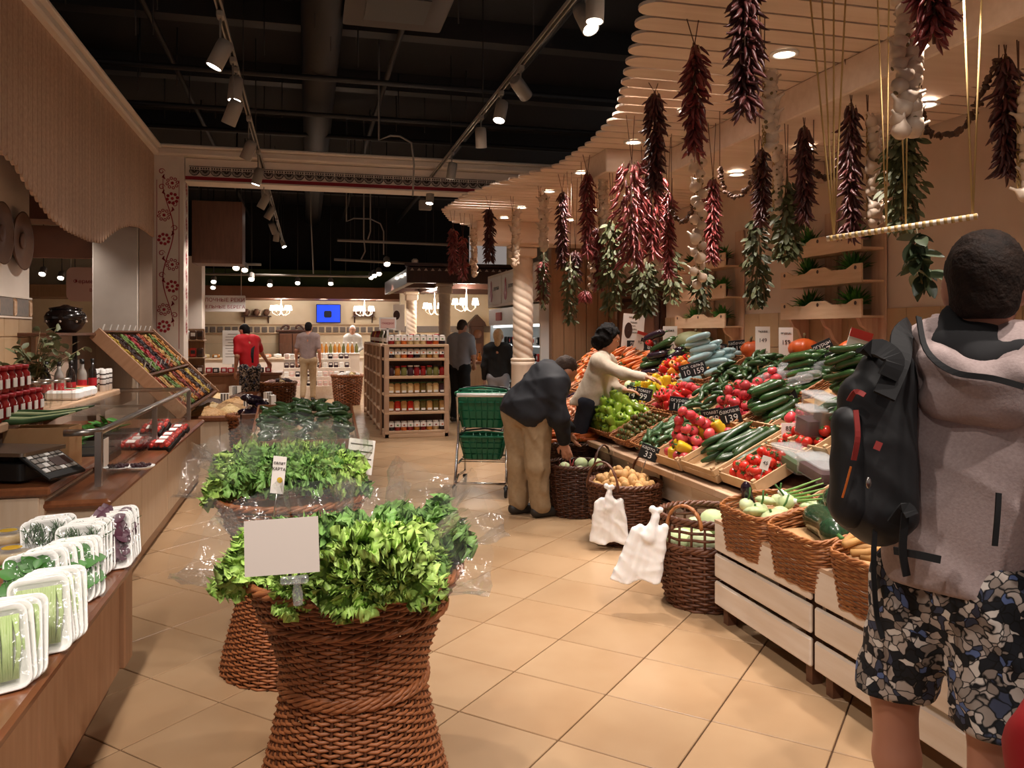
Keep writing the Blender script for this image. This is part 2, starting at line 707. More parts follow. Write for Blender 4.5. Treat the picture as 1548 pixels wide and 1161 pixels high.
def skin(name, prims, res, m, parent, base=(0, 0, 0), k=.04, wr=0., wf=30., cut=None, label=None, seed=0., loc=None, zs=1.):
    """prims in world coordinates; mesh stored relative to base"""
    P = []
    for p in prims:
        if p[0] == 'c':
            P += [np.array(p[1], float) - p[2], np.array(p[1], float) + p[2], np.array(p[3], float) - p[4], np.array(p[3], float) + p[4]]
        elif p[0] == 'e':
            r = max(p[2]) if len(p) > 3 and p[3] is not None else np.array(p[2])
            P += [np.array(p[1], float) - r, np.array(p[1], float) + r]
    P = np.array(P)
    lo = P.min(0) - 3 * res - wr
    hi = P.max(0) + 3 * res + wr
    n = np.ceil((hi - lo) / res).astype(int) + 1
    g = np.stack(np.meshgrid(*[lo[i] + res * np.arange(n[i]) for i in range(3)], indexing='ij'), -1)
    X = g.reshape(-1, 3)
    D = _dist(prims, X, k)
    if wr:
        x, y, z = X.T
        zz = z * zs
        s1 = np.abs(np.sin(wf * .5 * (x * .9 + y * .5 + .6 * zz) + 1.6 * np.sin(wf * .31 * (zz - x) + seed) + seed))
        s2 = np.abs(np.sin(wf * .8 * (zz * .9 - y * .7 + .3 * x) + 1.9 * np.sin(wf * .4 * (x + y) + 1) + 2 * seed))
        s3 = np.sin(wf * 2.1 * (zz * .7 + x * .6) + 2 * np.sin(wf * (y - zz) + seed))
        D = D + wr * (1.5 * s1 ** .7 * s2 ** .5 - .8 + .25 * s3)
    if cut:
        D = np.maximum(D, cut(X))
    V, Fq = _snet(D.reshape(n), lo, res)
    V = V - np.array(base)
    me = bpy.data.meshes.new(name)
    me.from_pydata(V.tolist(), [], Fq.tolist())
    me.materials.append(MATS[m])
    me.polygons.foreach_set('use_smooth', [True] * len(me.polygons))
    me.update()
    return put(name, me, parent, label=label, loc=loc)

# ================================================================== THE SETTING
# ---- floor: square tiles laid at 45 degrees to the aisle, each its own piece, grout bed below
floor = struct(MB().box((-1, 12, -.06), (22, 34, .1)).build('floor', 'grout'))
E1, E2 = Vector((1, 1, 0)) / 2 ** .5, Vector((-1, 1, 0)) / 2 ** .5
PA, PB, OA, OB = .44, .45, 2.228, 1.38
tile_me = MB().box((0, 0, 0), (PA - .006, PB - .006, .012), b=.0025).mesh('floor_tile', 'tile')
near_t, far_t = [], []
for i in range(-14, 46):
    for j in range(-24, 46):
        c = E1 * (OA + PA * (i + .5)) + E2 * (OB + PB * (j + .5))
        d = c.x * SA + c.y * CA
        if d < 1.2 or c.y > 26 or c.x < -8 or c.x > 6 or c.y < .5:
            continue
        px = proj((c.x, c.y, 0))[0]
        if -120 < px < 1700:
            near_t.append((d, c))
near_t.sort(key=lambda q: q[0])
def hidden_tile(c):
    return (c.x > 2.75) or (c.x < -1.25 and c.y < 9.5) or (c.x < -2.3)
vis = [q for q in near_t if not hidden_tile(q[1])]
for d, c in vis[:290]:
    put('floor_tile', tile_me, floor, M=Matrix.Translation((c.x, c.y, -.006)) @ rotm(z=PI / 4 + R.choice((0, PI))))
mb = MB()
for d, c in vis[290:] + [q for q in near_t if hidden_tile(q[1])]:
    mb.box((c.x, c.y, -.006), (PA - .006, PB - .006, .012), M=None) if False else mb.add([tuple(c + E1 * (PA / 2 - .003) * a + E2 * (PB / 2 - .003) * b) for a, b in ((-1, -1), (1, -1), (1, 1), (-1, 1))], [(0, 1, 2, 3)])
mb.build('floor_tile_far', 'tile', floor, kind='stuff')

# ---- dark open ceiling with ducts, beams and pipes
ceil = struct(MB().box((-1, 12, 5.3), (24, 36, .1)).build('ceiling', 'black_ceiling'))
for k, y in enumerate((4.6, 7.0, 9.4, 11.6, 14.5, 17.5, 20.5)):
    MB().box((-1, y, 5.12), (22, .22, .26)).build('ceiling_beam', 'black_steel', ceil)
for k, (x, r) in enumerate(((-1.6, .03), (.15, .22), (1.0, .035), (2.6, .05))):
    MB().tube([(x, 3, 4.85), (x, 24, 4.85)], r, 12).build('ceiling_duct', 'black_steel', ceil)
for y, z in ((6.2, 4.75), (9.9, 4.6), (11.2, 4.5), (13.2, 4.7)):
    MB().tube([(-6, y, z), (5, y, z)], .035, 8).build('ceiling_pipe', 'black_steel', ceil)
for k in range(26):
    x, y = R.uniform(-2.2, 2.2), R.uniform(6, 12)
    MB().tube([(x, y, 4.5), (x, y, 5.2)], .008, 5).build('hanger_rod', 'black_steel', ceil)
p = onZ(600, 12, 4.7)
ac = thing('air_conditioner', 'square cassette air conditioner set in the dark ceiling', 'air conditioner', (p.x, p.y, 4.7))
MB().box((0, 0, .15), (.95, .95, .3)).build('housing', 'black_steel', ac)
MB().prism(rrect(1.0, 1.0, .04), -.02, 0).build('face_panel', 'lamp_grey', ac).data.materials[0] = mat('ac_grey', '#3b332e', .6)
MB().box((0, 0, -.025), (.6, .6, .01)).build('grille', 'black_plastic', ac)
MB().box((-.1, -.42, -.025), (.3, .025, .012)).build('air_flap', 'lamp_grey', ac)

# ---- wall on the produce side: plaster above a beige tiled wainscot
wr = struct(MB().box((4.4, 6, 1.55), (.2, 13.2, 3.1)).build('wall_right', 'plaster'))
wt = MB().box((0, 0, 0), (.016, .325, .325), b=.004).mesh('wall_tile', 'beige_tile')
for i in range(34):
    for k in range(3):
        put('wall_tile', wt, wr, loc=(4.294, 1.2 + i * .33, .9 + k * .33 - .165 + .16))
wp = struct(MB().box((3.95, 10.9, 1.55), (1.2, .16, 3.1)).build('wall_panelled', 'panel_wood'))
for k in range(7):
    MB().box((3.44 + k * .17, 10.81, 1.55), (.16, .03, 3.08), b=.006).build('wall_panel', 'panel_wood', wp)

# ---- slatted canopy hung over the produce, wavy edge of round-ended boards
cy = [-1, 1.5, 2.3, 2.8, 3.28, 4.06, 4.99, 5.82, 6.7, 7.76, 8.39, 9.5, 10.44, 10.9, 11.2]
cx = [2.4, 2.3, 1.9, 1.52, 1.43, 1.68, 1.99, 2.10, 2.11, 1.76, 1.61, 1.55, 1.82, 2.2, 2.7]  # near edge, out of view, pulled back so the track lamps shine past
canopy = struct(MB().box((3.55, 5.1, 3.09), (1.5, 12.2, .05)).build('ceiling_canopy', 'dark_wood'), 'pale slatted wooden canopy with a wavy edge over the produce')  # dark backing board stands for the shade in the plank gaps
CZ = 3.0
n = 0
y = -.9
while y < 11.15:
    xe = float(np.interp(y, cy, cx))
    r = .0755
    out = [(4.28, -r), (4.28, r)] + [(xe + r - r * math.sin(a), r * math.cos(a)) for a in np.linspace(.0, PI, 9)]
    out = [(4.28 - 0, -r)] + [(4.28, r)] + [(xe + r - r * math.sin(a), r * math.cos(a)) for a in np.linspace(0, PI, 9)]
    MB().prism([(q[0] - xe, q[1]) for q in out], 0, .016).build('canopy_plank', 'canopy_wood', canopy, loc=(xe, y, CZ))
    y += .17
MB().box((3.08, 2.4, 2.905), (.56, 7.1, .19), b=.008).build('canopy_beam', 'canopy_wood', canopy)
MB().box((3.3, 6.22, 2.905), (2.0, .5, .19), b=.008).build('canopy_beam', 'canopy_wood', canopy)
MB().box((3.22, 10.45, 2.86), (2.16, .5, .28), b=.008).build('canopy_beam', 'canopy_wood', canopy)

# ---- valance of upright boards on the other side, scalloped lower edge
vs = [(-60, 200), (0, 232), (20, 250), (45, 290), (75, 330), (100, 350), (135, 366), (152, 368), (165, 356), (180, 346), (195, 342), (210, 344), (222, 352), (232, 360)]
VX = -2.12
pts = [onX(a, b, VX) for a, b in vs]
vy, vz = [p.y for p in pts], [p.z for p in pts]
ZT = 4.06
val = struct(MB().box((VX - .1, 7.2, 3.7), (.1, 10.4, .7)).build('wall_valance', 'pine_z'), 'valance of upright pine boards with a scalloped lower edge')
y = 2.6
while y < 12.2:
    z0 = float(np.interp(y, vy, vz)) if y > vy[0] else vz[0] + .25 * math.sin((y - vy[0]) * 2)
    r = .052
    out = [(-r, ZT), (r, ZT)] + [(r * math.cos(a), z0 + r - r * math.sin(a)) for a in np.linspace(0, PI, 7)]
    M = Matrix(((0, 0, 1, 0), (-1, 0, 0, 0), (0, 1, 0, 0), (0, 0, 0, 1)))
    MB().prism(out, -.01, .014).build('valance_board', 'pine_z', val, M=Matrix.Translation((VX, y, 0)) @ M)
    y += .11
trim = struct(MB().box((VX + .03, 7.3, 4.1), (.12, 9.9, .09), b=.02).box((VX + .05, 7.3, 4.16), (.16, 9.9, .04), b=.01).build('trim_1', 'white_paint'))

# ---- painted column and the lace-painted beam that crosses the hall
colm = struct(MB().box((-1.92, 12.42, 2.03), (.42, .42, 4.06), b=.006).build('column', 'white_paint'), 'white square column painted with a red vine of flowers')
bm = struct(MB().box((1.35, 12.45, 3.87), (6.1, .36, .34)).build('beam', 'white_paint'), 'white beam with a red and brown lace frieze')
struct(MB().box((1.1, 12.3, 4.1), (6.5, .36, .1), b=.02).box((1.1, 12.27, 4.17), (6.5, .42, .04), b=.01).build('trim_2', 'white_paint'))
MB().box((1.35, 12.262, 3.755), (6.1, .008, .05)).build('red_band', 'red_print', bm)
MB().box((1.35, 12.25, 3.71), (6.1, .05, .03), b=.006).build('lower_moulding', 'white_paint', bm)
rb = MB()
for a in range(9):
    t = PI + PI * a / 8
    c, s_ = math.cos(t), math.sin(t)
    rb.box((.052 * c, 0, .052 * s_), (.006, .006, .05), M=None)
    rb.v[-8:] = [(.0 + (math.cos(t) * (.032 + q[2] - .052 * s_)) + (q[0] - .052 * c) * -s_, q[1], math.sin(t) * (.032 + q[2] - .052 * s_) + (q[0] - .052 * c) * c) for q in rb.v[-8:]]
rb.tube([(.028 * math.cos(t), 0, .028 * math.sin(t)) for t in np.linspace(PI, 2 * PI, 9)], .006, 4)
rb.tube([(.066 * math.cos(t), 0, .066 * math.sin(t)) for t in np.linspace(PI, 2 * PI, 9)], .007, 4)
for q in (-.05, -.017, .017, .05):
    rb.box((q, 0, .035), (.018, .006, .022))
rb.box((0, 0, .008), (.13, .006, .008))
rb.box((0, 0, .062), (.14, .006, .008))
rme = rb.mesh('lace_rosette', 'dark_print')
x = -1.58
while x < 2.9:
    put('lace_rosette', rme, bm, loc=(x, 12.266, 3.865))
    x += .146

# vine on the column faces
def ribbon(pts, wd):
    b = MB()
    P = [Vector((q[0], 0, q[1])) for q in pts]
    L_, R_ = [], []
    for i, q in enumerate(P):
        t = (P[min(i + 1, len(P) - 1)] - P[max(i - 1, 0)]).normalized()
        nrm = Vector((-t.z, 0, t.x))
        ww = wd * (1 - .5 * abs(2 * i / (len(P) - 1) - 1) ** 3)
        L_.append(q + nrm * ww / 2)
        R_.append(q - nrm * ww / 2)
    n_ = len(P)
    vv = L_ + R_ + [q + Vector((0, -.003, 0)) for q in L_ + R_]
    ff = []
    for i in range(n_ - 1):
        ff += [(2 * n_ + i, 3 * n_ + i, 3 * n_ + i + 1, 2 * n_ + i + 1), (i, 2 * n_ + i, 2 * n_ + i + 1, i + 1), (n_ + i, n_ + i + 1, 3 * n_ + i + 1, 3 * n_ + i)]
    return b.add(vv, ff)

def disc(c, r, n_=10, hole=0.):
    b = MB()
    o = [(c[0] + r * math.cos(2 * PI * k / n_), c[1] + r * math.sin(2 * PI * k / n_)) for k in range(n_)]
    if not hole:
        return b.add([(q[0], -.003, q[1]) for q in o], [tuple(range(n_))])
    i_ = [(c[0] + (q[0] - c[0]) * hole, c[1] + (q[1] - c[1]) * hole) for q in o]
    return b.add([(q[0], -.003, q[1]) for q in o + i_], [(k, (k + 1) % n_, n_ + (k + 1) % n_, n_ + k) for k in range(n_)])

def flower(ring):
    b = MB()
    for k in range(8):
        a = 2 * PI * k / 8 + .2
        q = disc((.062 * math.cos(a), .062 * math.sin(a)), .021, 10, .5 if ring else 0)
        b.add(q.v, q.f)
    q = disc((0, 0), .02)
    return b.add(q.v, q.f).mesh('vine_flower', 'red_print')

fl = [flower(0), flower(1)]
def curl(c, r, sgn, a0):
    return [(c[0] + sgn * r * (1 - t * .75) * math.cos(a0 + t * 7.5), c[1] + r * (1 - t * .75) * math.sin(a0 + t * 7.5)) for t in np.linspace(0, 1, 18)]

vine = [(.07 * math.sin(z * 4.6 + .4), z) for z in np.linspace(1.62, 3.72, 60)]
cp = put('vine_panel', MB().add([(-.15, 0, 0), (.15, 0, 0), (.15, 0, 4), (-.15, 0, 4)], [(0, 1, 2, 3)]).mesh('vine_panel', 'white_paint'), colm, loc=(-1.92, 12.207, 0))
ribbon(vine, .014).build('vine_stem', 'red_print', cp)
for s_ in (-.15, .145):
    MB().box((s_, -.002, 2.5), (.007, .004, 2.4)).build('border_line', 'red_print', cp)
for k, z in enumerate((1.62, 1.86, 2.19, 2.5, 2.86, 3.2, 3.44, 3.66)):
    sgn = 1 if math.sin(z * 4.6 + .4) < 0 else -1
    put('vine_flower', fl[k % 2], cp, loc=(sgn * .055, 0, z), scale=1.1)
    ribbon(curl((-sgn * .085, z + .16), .045, sgn, 0), .011).build('vine_curl', 'red_print', cp)
    for q in range(3):
        ribbon([(-sgn * (.04 + .02 * q) + sgn * .03 * t * (q - 1), z + .05 + .05 * t + .01 * q) for t in np.linspace(0, 1, 5)], .018).build('vine_leaf', 'red_print', cp)
cs = put('vine_panel', MB().add([(-.12, 0, 0), (.12, 0, 0), (.12, 0, 4), (-.12, 0, 4)], [(0, 1, 2, 3)]).mesh('vine_panel', 'white_paint'), colm, loc=(-1.707, 12.42, 0), rot=(0, 0, PI / 2))
for k in range(9):
    put('vine_flower', fl[k % 2], cs, loc=(0, 0, 1.6 + k * .25))
    ribbon([(.06 * math.sin(7 * t), 1.5 + k * .25 + .22 * t) for t in np.linspace(0, 1, 9)], .014).build('vine_stem', 'red_print', cs)

# ---- plain pillar beyond and the wall with the plates
struct(MB().box((-2.78, 13.3, 2.0), (.62, .6, 4.0), b=.01).build('column_plain', 'white_paint'), 'plain white pillar behind the painted column')
struct(MB().box((-2.36, 13.3, 2.0), (.2, .5, 4.0)).build('column_shaded_side', 'plaster'))  # darker plaster block paints the shaded side of the white pillar
wl = struct(MB().box((-2.55, 5.4, 2.0), (.3, 5.1, 4.0)).build('wall_left', 'white_paint'))
for k in range(15):
    for q in range(3):
        MB().box((-2.394, 3.05 + k * .34, 1.0 + q * .33), (.016, .333, .323), b=.004).build('wall_tile', 'beige_tile', wl)
MB().box((-2.39, 5.4, 1.83), (.03, 5.1, .014)).build('frieze_rail', 'white_board', wl)
MB().box((-2.39, 5.4, 1.66), (.03, 5.1, .014)).build('frieze_rail', 'white_board', wl)
fr = mat('frieze_blue', '#6d6a66', .5, '#84766c', 30)
ft = MB().box((0, 0, 0), (.014, .30, .15), b=.004).mesh('frieze_tile', 'frieze_blue')
fd = MB().box((0, 0, 0), (.016, .07, .14), b=.02).mesh('frieze_tile', 'pine')
for k in range(13):
    put('frieze_tile', ft, wl, loc=(-2.385, 3.1 + k * .385, 1.745))
    put('frieze_tile', fd, wl, loc=(-2.384, 3.1 + k * .385 + .19, 1.745))
for k, (px, py) in enumerate(((-3, 352), (29, 364))):
    c = onX(px, py, -2.37)
    o = thing('wall_plate', 'round turned wooden plate on the white wall, ' + ('the nearer one cut by the frame' if k == 0 else 'the one nearer the open end'), 'plate', c, (0, PI / 2, 0))
    MB().lathe([(.05, -.02), (.2, 0.0), (.245, .03), (.25, .038), (.235, .036), (.15, .012), (.06, .02), (.045, .035), (.0, .04)], 28).build('dish', 'clay', o)
    MB().lathe([(.06, .02), (.07, .03), (.06, .036)], 20).build('raised_ring', 'brown_wood', o)

# ---- neighbouring hall seen under the valance
hall = struct(MB().box((-5.6, 10.6, 3.4), (6.4, 6.4, .12)).build('ceiling_hall', 'brown_wood'))
struct(MB().box((-5.6, 13.9, 2.95), (6.4, .12, .5)).build('beam_hall', mat('soffit_brown', '#7a4a30', .6, '#6b3f28', 3).name))
struct(MB().box((-5.6, 12.2, 3.2), (6.4, .6, .3)).build('beam_hall', 'soffit_brown'))
struct(MB().box((-8, 23.0, 2.25), (9.5, .2, 4.5)).build('wall_hall', 'cream_wall'))
struct(MB().box((-8, 22.2, 2.55), (9.5, 1.4, .3)).build('beam_far_hall', 'panel_wood'))
struct(MB().box((-9.3, 14, 2.2), (.2, 18, 4.4)).build('wall_far_left', 'plaster'))

# ---- back wall behind the counters: cream, a tile frieze at eye level, wooden soffit, green band above
wb = struct(MB().box((-1.2, 24.15, 1.5), (8.6, .3, 3.0)).build('wall_back', 'cream_wall'))
for k in range(36):
    MB().box((-4.0 + k * .2, 23.99, 1.62), (.15, .03, .16), b=.01).build('frieze_tile', 'frieze_blue', wb)
MB().box((-.6, 23.98, 1.76), (7.2, .04, .03)).build('frieze_rail', 'beige_tile', wb)
MB().box((-.6, 23.98, 1.5), (7.2, .04, .03)).build('frieze_rail', 'beige_tile', wb)
struct(MB().box((-1.0, 23.2, 2.62), (8.4, 1.6, .32)).build('beam_back', 'soffit_brown'))
struct(MB().box((-.2, 23.4, 3.05), (7.2, .3, .5)).build('wall_green_band', 'green_band'))
struct(MB().box((-1.2, 24.2, 4.3), (12, .3, 2.2)).build('wall_back_top', 'black_ceiling'))
struct(MB().box((5.2, 15.5, 2.2), (.2, 10, 4.4)).build('wall_cafe_side', 'cream_wall'))
wc = struct(MB().box((3.8, 20.6, 1.5), (3.0, .2, 3.0)).build('wall_cafe_back', 'cream_wall'))
MB().box((3.8, 20.48, 1.62), (3.0, .03, .16)).build('frieze_rail', 'frieze_blue', wc)

# ---- café pavilion: dark fascia, cream soffit with beams
pv = struct(MB().box((3.5, 17.4, 2.66), (3.1, 4.6, .06)).build('ceiling_pavilion', 'cream_wall'), 'cream soffit of the café pavilion with dark beams')
for (c, d_) in (((3.45, 15.05, 2.62), (3.3, .12, .3)), ((1.9, 17.4, 2.62), (.12, 4.8, .3)), ((3.5, 17.0, 2.56), (3.1, .2, .16)), ((3.5, 19.3, 2.56), (3.1, .2, .16)), ((2.7, 17.4, 2.56), (.2, 4.6, .16))):
    MB().box(c, d_, b=.01).build('pavilion_beam', 'dark_wood', pv)
tn = MB().prism([(-.05, 0), (.05, 0), (0, .07)], -.01, .01, M=rotm(x=PI / 2)).mesh('fascia_tooth', 'plaster')
for k in range(24):
    put('fascia_tooth', tn, pv, loc=(1.9 + k * .13, 14.97, 2.70), scale=.7)
MB().prism([(1.75, 14.9), (5.1, 14.9), (4.3, 19.5), (2.6, 19.5)], 2.78, 2.84).build('pavilion_roof', 'dark_wood', pv)
MB().box((1.95, 14.97, 2.85), (.12, .12, .14), b=.03).build('roof_finial', 'white_paint', pv)


# ================================================================== LAMPS
def track_lamp(px, py, X, zt, aim, label, group, on=True, power=SPOT_W, k=1.):
    c = onX(px, py, X) if px is not None else Vector(py)
    top = Vector((X, c.y, zt))
    o = thing('track_spotlight', label, 'spotlight', top, group=group)
    head = Vector((c.x, c.y, c.z)) - top
    MB().box((0, 0, -.025), (.05, .1, .05), b=.008).build('adapter', 'track_grey', o)
    dr = (Vector(aim) - c).normalized()
    q = dr.to_track_quat('-Z', 'Y').to_matrix().to_4x4()
    MB().tube([(0, 0, -.04), (0, 0, head.z * .5), tuple(head)], .008, 6).build('bracket', 'track_grey', o)
    Mh = Matrix.Translation(head) @ q
    MB().lathe([(.045, .11), (.058, .10), (.062, .06), (.062, -.11), (.056, -.112), (.054, -.09), (.05, -.085)], 20, cap=False, M=None).lathe([(.001, .112), (.045, .11)], 20, cap=False).build('housing', 'lamp_grey', o, M=Mh)
    MB().lathe([(.0005, -.106), (.054, -.107)], 20, cap=False).build('lens', 'lamp_glow' if on else 'lamp_grey', o, M=Mh)
    if on:
        ld = bpy.data.lights.new('bulb', 'SPOT')
        ld.energy = power * k
        ld.color = LIGHT_COLOR
        ld.spot_size = math.radians(78)
        ld.spot_blend = .7
        ld.shadow_soft_size = .05
        lo = bpy.data.objects.new('bulb', ld)
        COL.objects.link(lo)
        lo.parent = o
        lo.matrix_local = Mh @ Matrix.Translation((0, 0, -.13))
    return o

XL, XR, ZK = -.63, 1.85, 3.92
for X, y0, y1, nm in ((XL, -.5, 23.5, 'slim grey lighting track over the basket side of the aisle'), (XR, -.5, 12.9, 'slim grey lighting track running beside the wavy canopy')):
    o = thing('lighting_track', nm, 'lighting track', (X, y0, ZK))
    for s_ in (-.018, .018):
        MB().box((s_, (y1 - y0) / 2, .015), (.012, y1 - y0, .03)).build('rail', 'track_grey', o)
    MB().box((0, (y1 - y0) / 2, .028), (.03, y1 - y0, .008)).build('rail_web', 'black_steel', o)
    for k in range(int((y1 - y0) / 2)):
        MB().tube([(0, 1 + k * 2, .03), (0, 1 + k * 2, 1.3)], .006, 5).build('suspension_rod', 'black_steel', o)
LL = [(333, 82, (-2.0, 6.2, .6)), (356, 135, (-.9, 7.2, .4)), (352, 170, (-1.8, 8.0, .6)), (376, 227, (-1.9, 9.8, .6)), (390, 267, (-1.5, 11.0, .5)), (401, 290, (-.4, 12.2, .3)), (399, 305, (-2.2, 12.8, .6)), (408, 322, (-2.2, 14.8, .8)), (413, 345, (.6, 17, .4)), (418, 357, (-1.0, 18, .6)), (428, 368, (.6, 20.5, .2))]
for k, (px, py, aim) in enumerate(LL):
    track_lamp(px, py, XL, ZK, aim, f'grey cylinder spotlight, {ORD[k]} along the track above the lettuce side', 'spotlights over the lettuce side')
for k, (yy, aim) in enumerate(((-.3, (-.4, 1.9, .0)), (.4, (-.9, 2.6, .5)), (1.4, (.3, 2.6, .6)), (2.6, (.0, 3.6, .6)), (4.9, (.3, 7.6, .0)))):  # lamps added overhead to brighten the herb counter, baskets and near floor
    track_lamp(None, (XL, yy, 3.7), XL, ZK, aim, f'grey track spotlight added overhead, {ORD[k]} one before the lettuce baskets', 'added spotlights overhead')
RL = [(885, 28, (2.6, 3.2, .3), 1), (787, 133, (3.5, 8.5, 2.6), 0), (757, 168, (.9, 6.6, 0), 1), (727, 208, (2.2, 9.6, .4), 1), (683, 258, (1.4, 11.0, .4), 1), (650, 298, (1.5, 11.6, .6), 1)]
for k, (px, py, aim, on) in enumerate(RL):
    track_lamp(px, py, XR, ZK, aim, f'grey cylinder spotlight, {ORD[k]} along the track beside the canopy', 'spotlights beside the canopy', bool(on), k=1.2)
for k, (yy, aim) in enumerate(((.1, (1.5, 1.75, 1.1)), (1.0, (.6, 2.6, 0)), (1.9, (1.7, 3.4, 0)), (5.0, (1.6, 4.7, .0)))):  # more lamps added on this track to brighten the hoodie man and floor
    track_lamp(None, (XR, yy, 3.7), XR, ZK, aim, f'grey track spotlight added overhead, {ORD[k]} one before the canopy', 'added spotlights overhead', k=1.)
p = onX(625, 325, XR)
o = thing('junction_box', 'pale square junction box at the end of the canopy track', 'junction box', (XR, 12.9, 3.6))
MB().box((0, 0, 0), (.2, .12, .16), b=.01).build('case', 'lamp_grey', o)
MB().tube([(0, 0, .08), (0, 0, .33)], .01, 6).build('stem_pipe', 'black_steel', o)

def downlight(loc, label, group, power=DOWN_W, r=.055, size=120, glow='down_glow', light=True):
    o = thing('recessed_downlight', label, 'downlight', loc, group=group)
    MB().lathe([(r * .9, .0), (r * 1.35, -.004), (r * 1.35, -.012), (r, -.014), (r * .95, .0)], 20, cap=False).build('trim_ring', 'white', o)
    MB().lathe([(.0005, -.005), (r, -.006)], 18, cap=False).build('lens', glow, o)
    if light:
        ld = bpy.data.lights.new('bulb', 'SPOT')
        ld.energy = power
        ld.color = LIGHT_COLOR
        ld.spot_size = math.radians(size)
        ld.spot_blend = .6
        ld.shadow_soft_size = .05
        lo = bpy.data.objects.new('bulb', ld)
        COL.objects.link(lo)
        lo.parent = o
        lo.location = (0, 0, -.03)
    return o

k = 0
for yy in (2.6, 3.7, 4.8, 5.7, 6.9, 7.9, 9.0, 9.85):  # beyond a few known fixtures, even pairs added to light the produce
    for xx in (2.42, 3.3):
        downlight((xx, yy, 2.795 if xx > 3 and yy < 6.4 else 2.715 if 10.15 < yy < 10.75 else 2.998), f'small round downlight of the added canopy pairs, {ORD[k % 2]} of pair {ORD[k // 2]} from the camera', 'canopy downlights', DOWN_W * (1.0 if xx < 3 else .8), size=84)
        k += 1
for k, (px, py) in enumerate(((66, 313),)):
    p = onZ(px, py, 3.33)
    downlight((p.x, p.y, 3.335), 'round downlight in the brown hall ceiling under the valance', 'hall downlights', 60, .09)
for k, (x, y) in enumerate(((-5.5, 10), (-4.0, 12.9), (-6.5, 13.2))):
    downlight((x, y, 3.335), f'round downlight deeper in the brown hall ceiling, number {ORD[k]}', 'hall downlights', 60, .09)
for k, px in enumerate((420, 489, 535, 575)):
    p = onY(px, 447, 22.6)
    downlight((p.x, 22.6, 2.455), f'recessed light under the wooden soffit of the back wall, {ORD[k]} from the milk sign', 'soffit lights', 45, .09)
for k, (px, py, Y) in enumerate(((678, 432, 16.3), (703, 437, 17.6), (715, 432, 16.3), (660, 438, 18.5))):
    p = onY(px, py, Y)
    downlight((p.x, Y, 2.625), f'recessed light in the pavilion ceiling, {ORD[k]} of four', 'pavilion lights', 45, .07)
# bright bare spots hung in the dark beyond the painted beam
for k, (px, py, Y) in enumerate(((323, 425, 20), (322, 434, 21), (408, 430, 20), (450, 427, 20), (500, 428, 20), (585, 398, 15), (573, 413, 18), (566, 416, 19), (561, 419, 20), (380, 421, 17.5), (370, 407, 16), (357, 404, 15.5), (64, 413, 17), (92, 419, 18), (112, 424, 19))):
    c = onY(px, py, Y)
    o = thing('hanging_spotlight', f'small bright spotlight hung in the dark over the far counters, {ORD[k]} of the cluster', 'spotlight', c, group='far spotlights')
    MB().lathe([(.03, .16), (.06, .12), (.065, -.02), (.06, -.03)], 12, cap=False, M=rotm(x=-.7)).build('housing', 'lamp_grey', o)
    MB().ell((0, 0, 0), (.055, .055, .04), 10, 6, M=rotm(x=-.7)).build('lens', 'lamp_glow', o)
    MB().tube([(0, .07, .1), (0, .07, 5.27 - c.z)], .008, 5).build('suspension_rod', 'black_steel', o)
    if k % 2 == 0:
        ld = bpy.data.lights.new('bulb', 'SPOT')
        ld.energy = 85
        ld.color = LIGHT_COLOR
        ld.spot_size = math.radians(130)
        ld.spot_blend = .5
        lo = bpy.data.objects.new('bulb', ld)
        COL.objects.link(lo)
        lo.parent = o
        lo.location = (0, 0, -.08)
# grey conduits and rods hanging in the dark gap
for k, (a, b, Y) in enumerate((((510, 363), (680, 370), 14.5), ((505, 392), (668, 401), 15.5), ((300, 414), (560, 418), 18), ((300, 398), (395, 400), 17))):
    p, q = onY(*a, Y), onY(*b, Y)
    o = tag(MB().tube([p, q], .025, 8).build('conduit_pipe', 'lamp_grey'), f'thin grey pipe hanging level in the dark gap, {ORD[k]} from the painted beam', 'pipe', 'hanging pipes')
    for t in (.15, .85):
        c = p.lerp(q, t)
        MB().tube([c, (c.x, c.y, 5.27)], .008, 5).build('hanger_rod', 'black_steel', o)
for k, (pts_, Y) in enumerate(([((524, 335), (535, 330), (560, 331), (575, 338), (580, 350), (580, 385)), 14], [((550, 315), (550, 360), (552, 380), (546, 392)), 14], [((560, 295), (560, 350), (556, 362)), 13.5], [((470, 330), (474, 414)), 16], [((573, 212), (590, 205), (605, 206), (622, 216), (626, 250), (624, 296)), 10])):
    P = [onY(a, b, Y) for a, b in pts_]
    P = [V_ for V_ in [Vector((P[0].x, P[0].y, 5.27))] + P]
    tag(MB().tube(P, .012, 6).build('hanging_cable', 'lamp_grey'), f'looping grey cable in the dark ceiling space, {ORD[k]} of five', 'cable', 'ceiling cables')

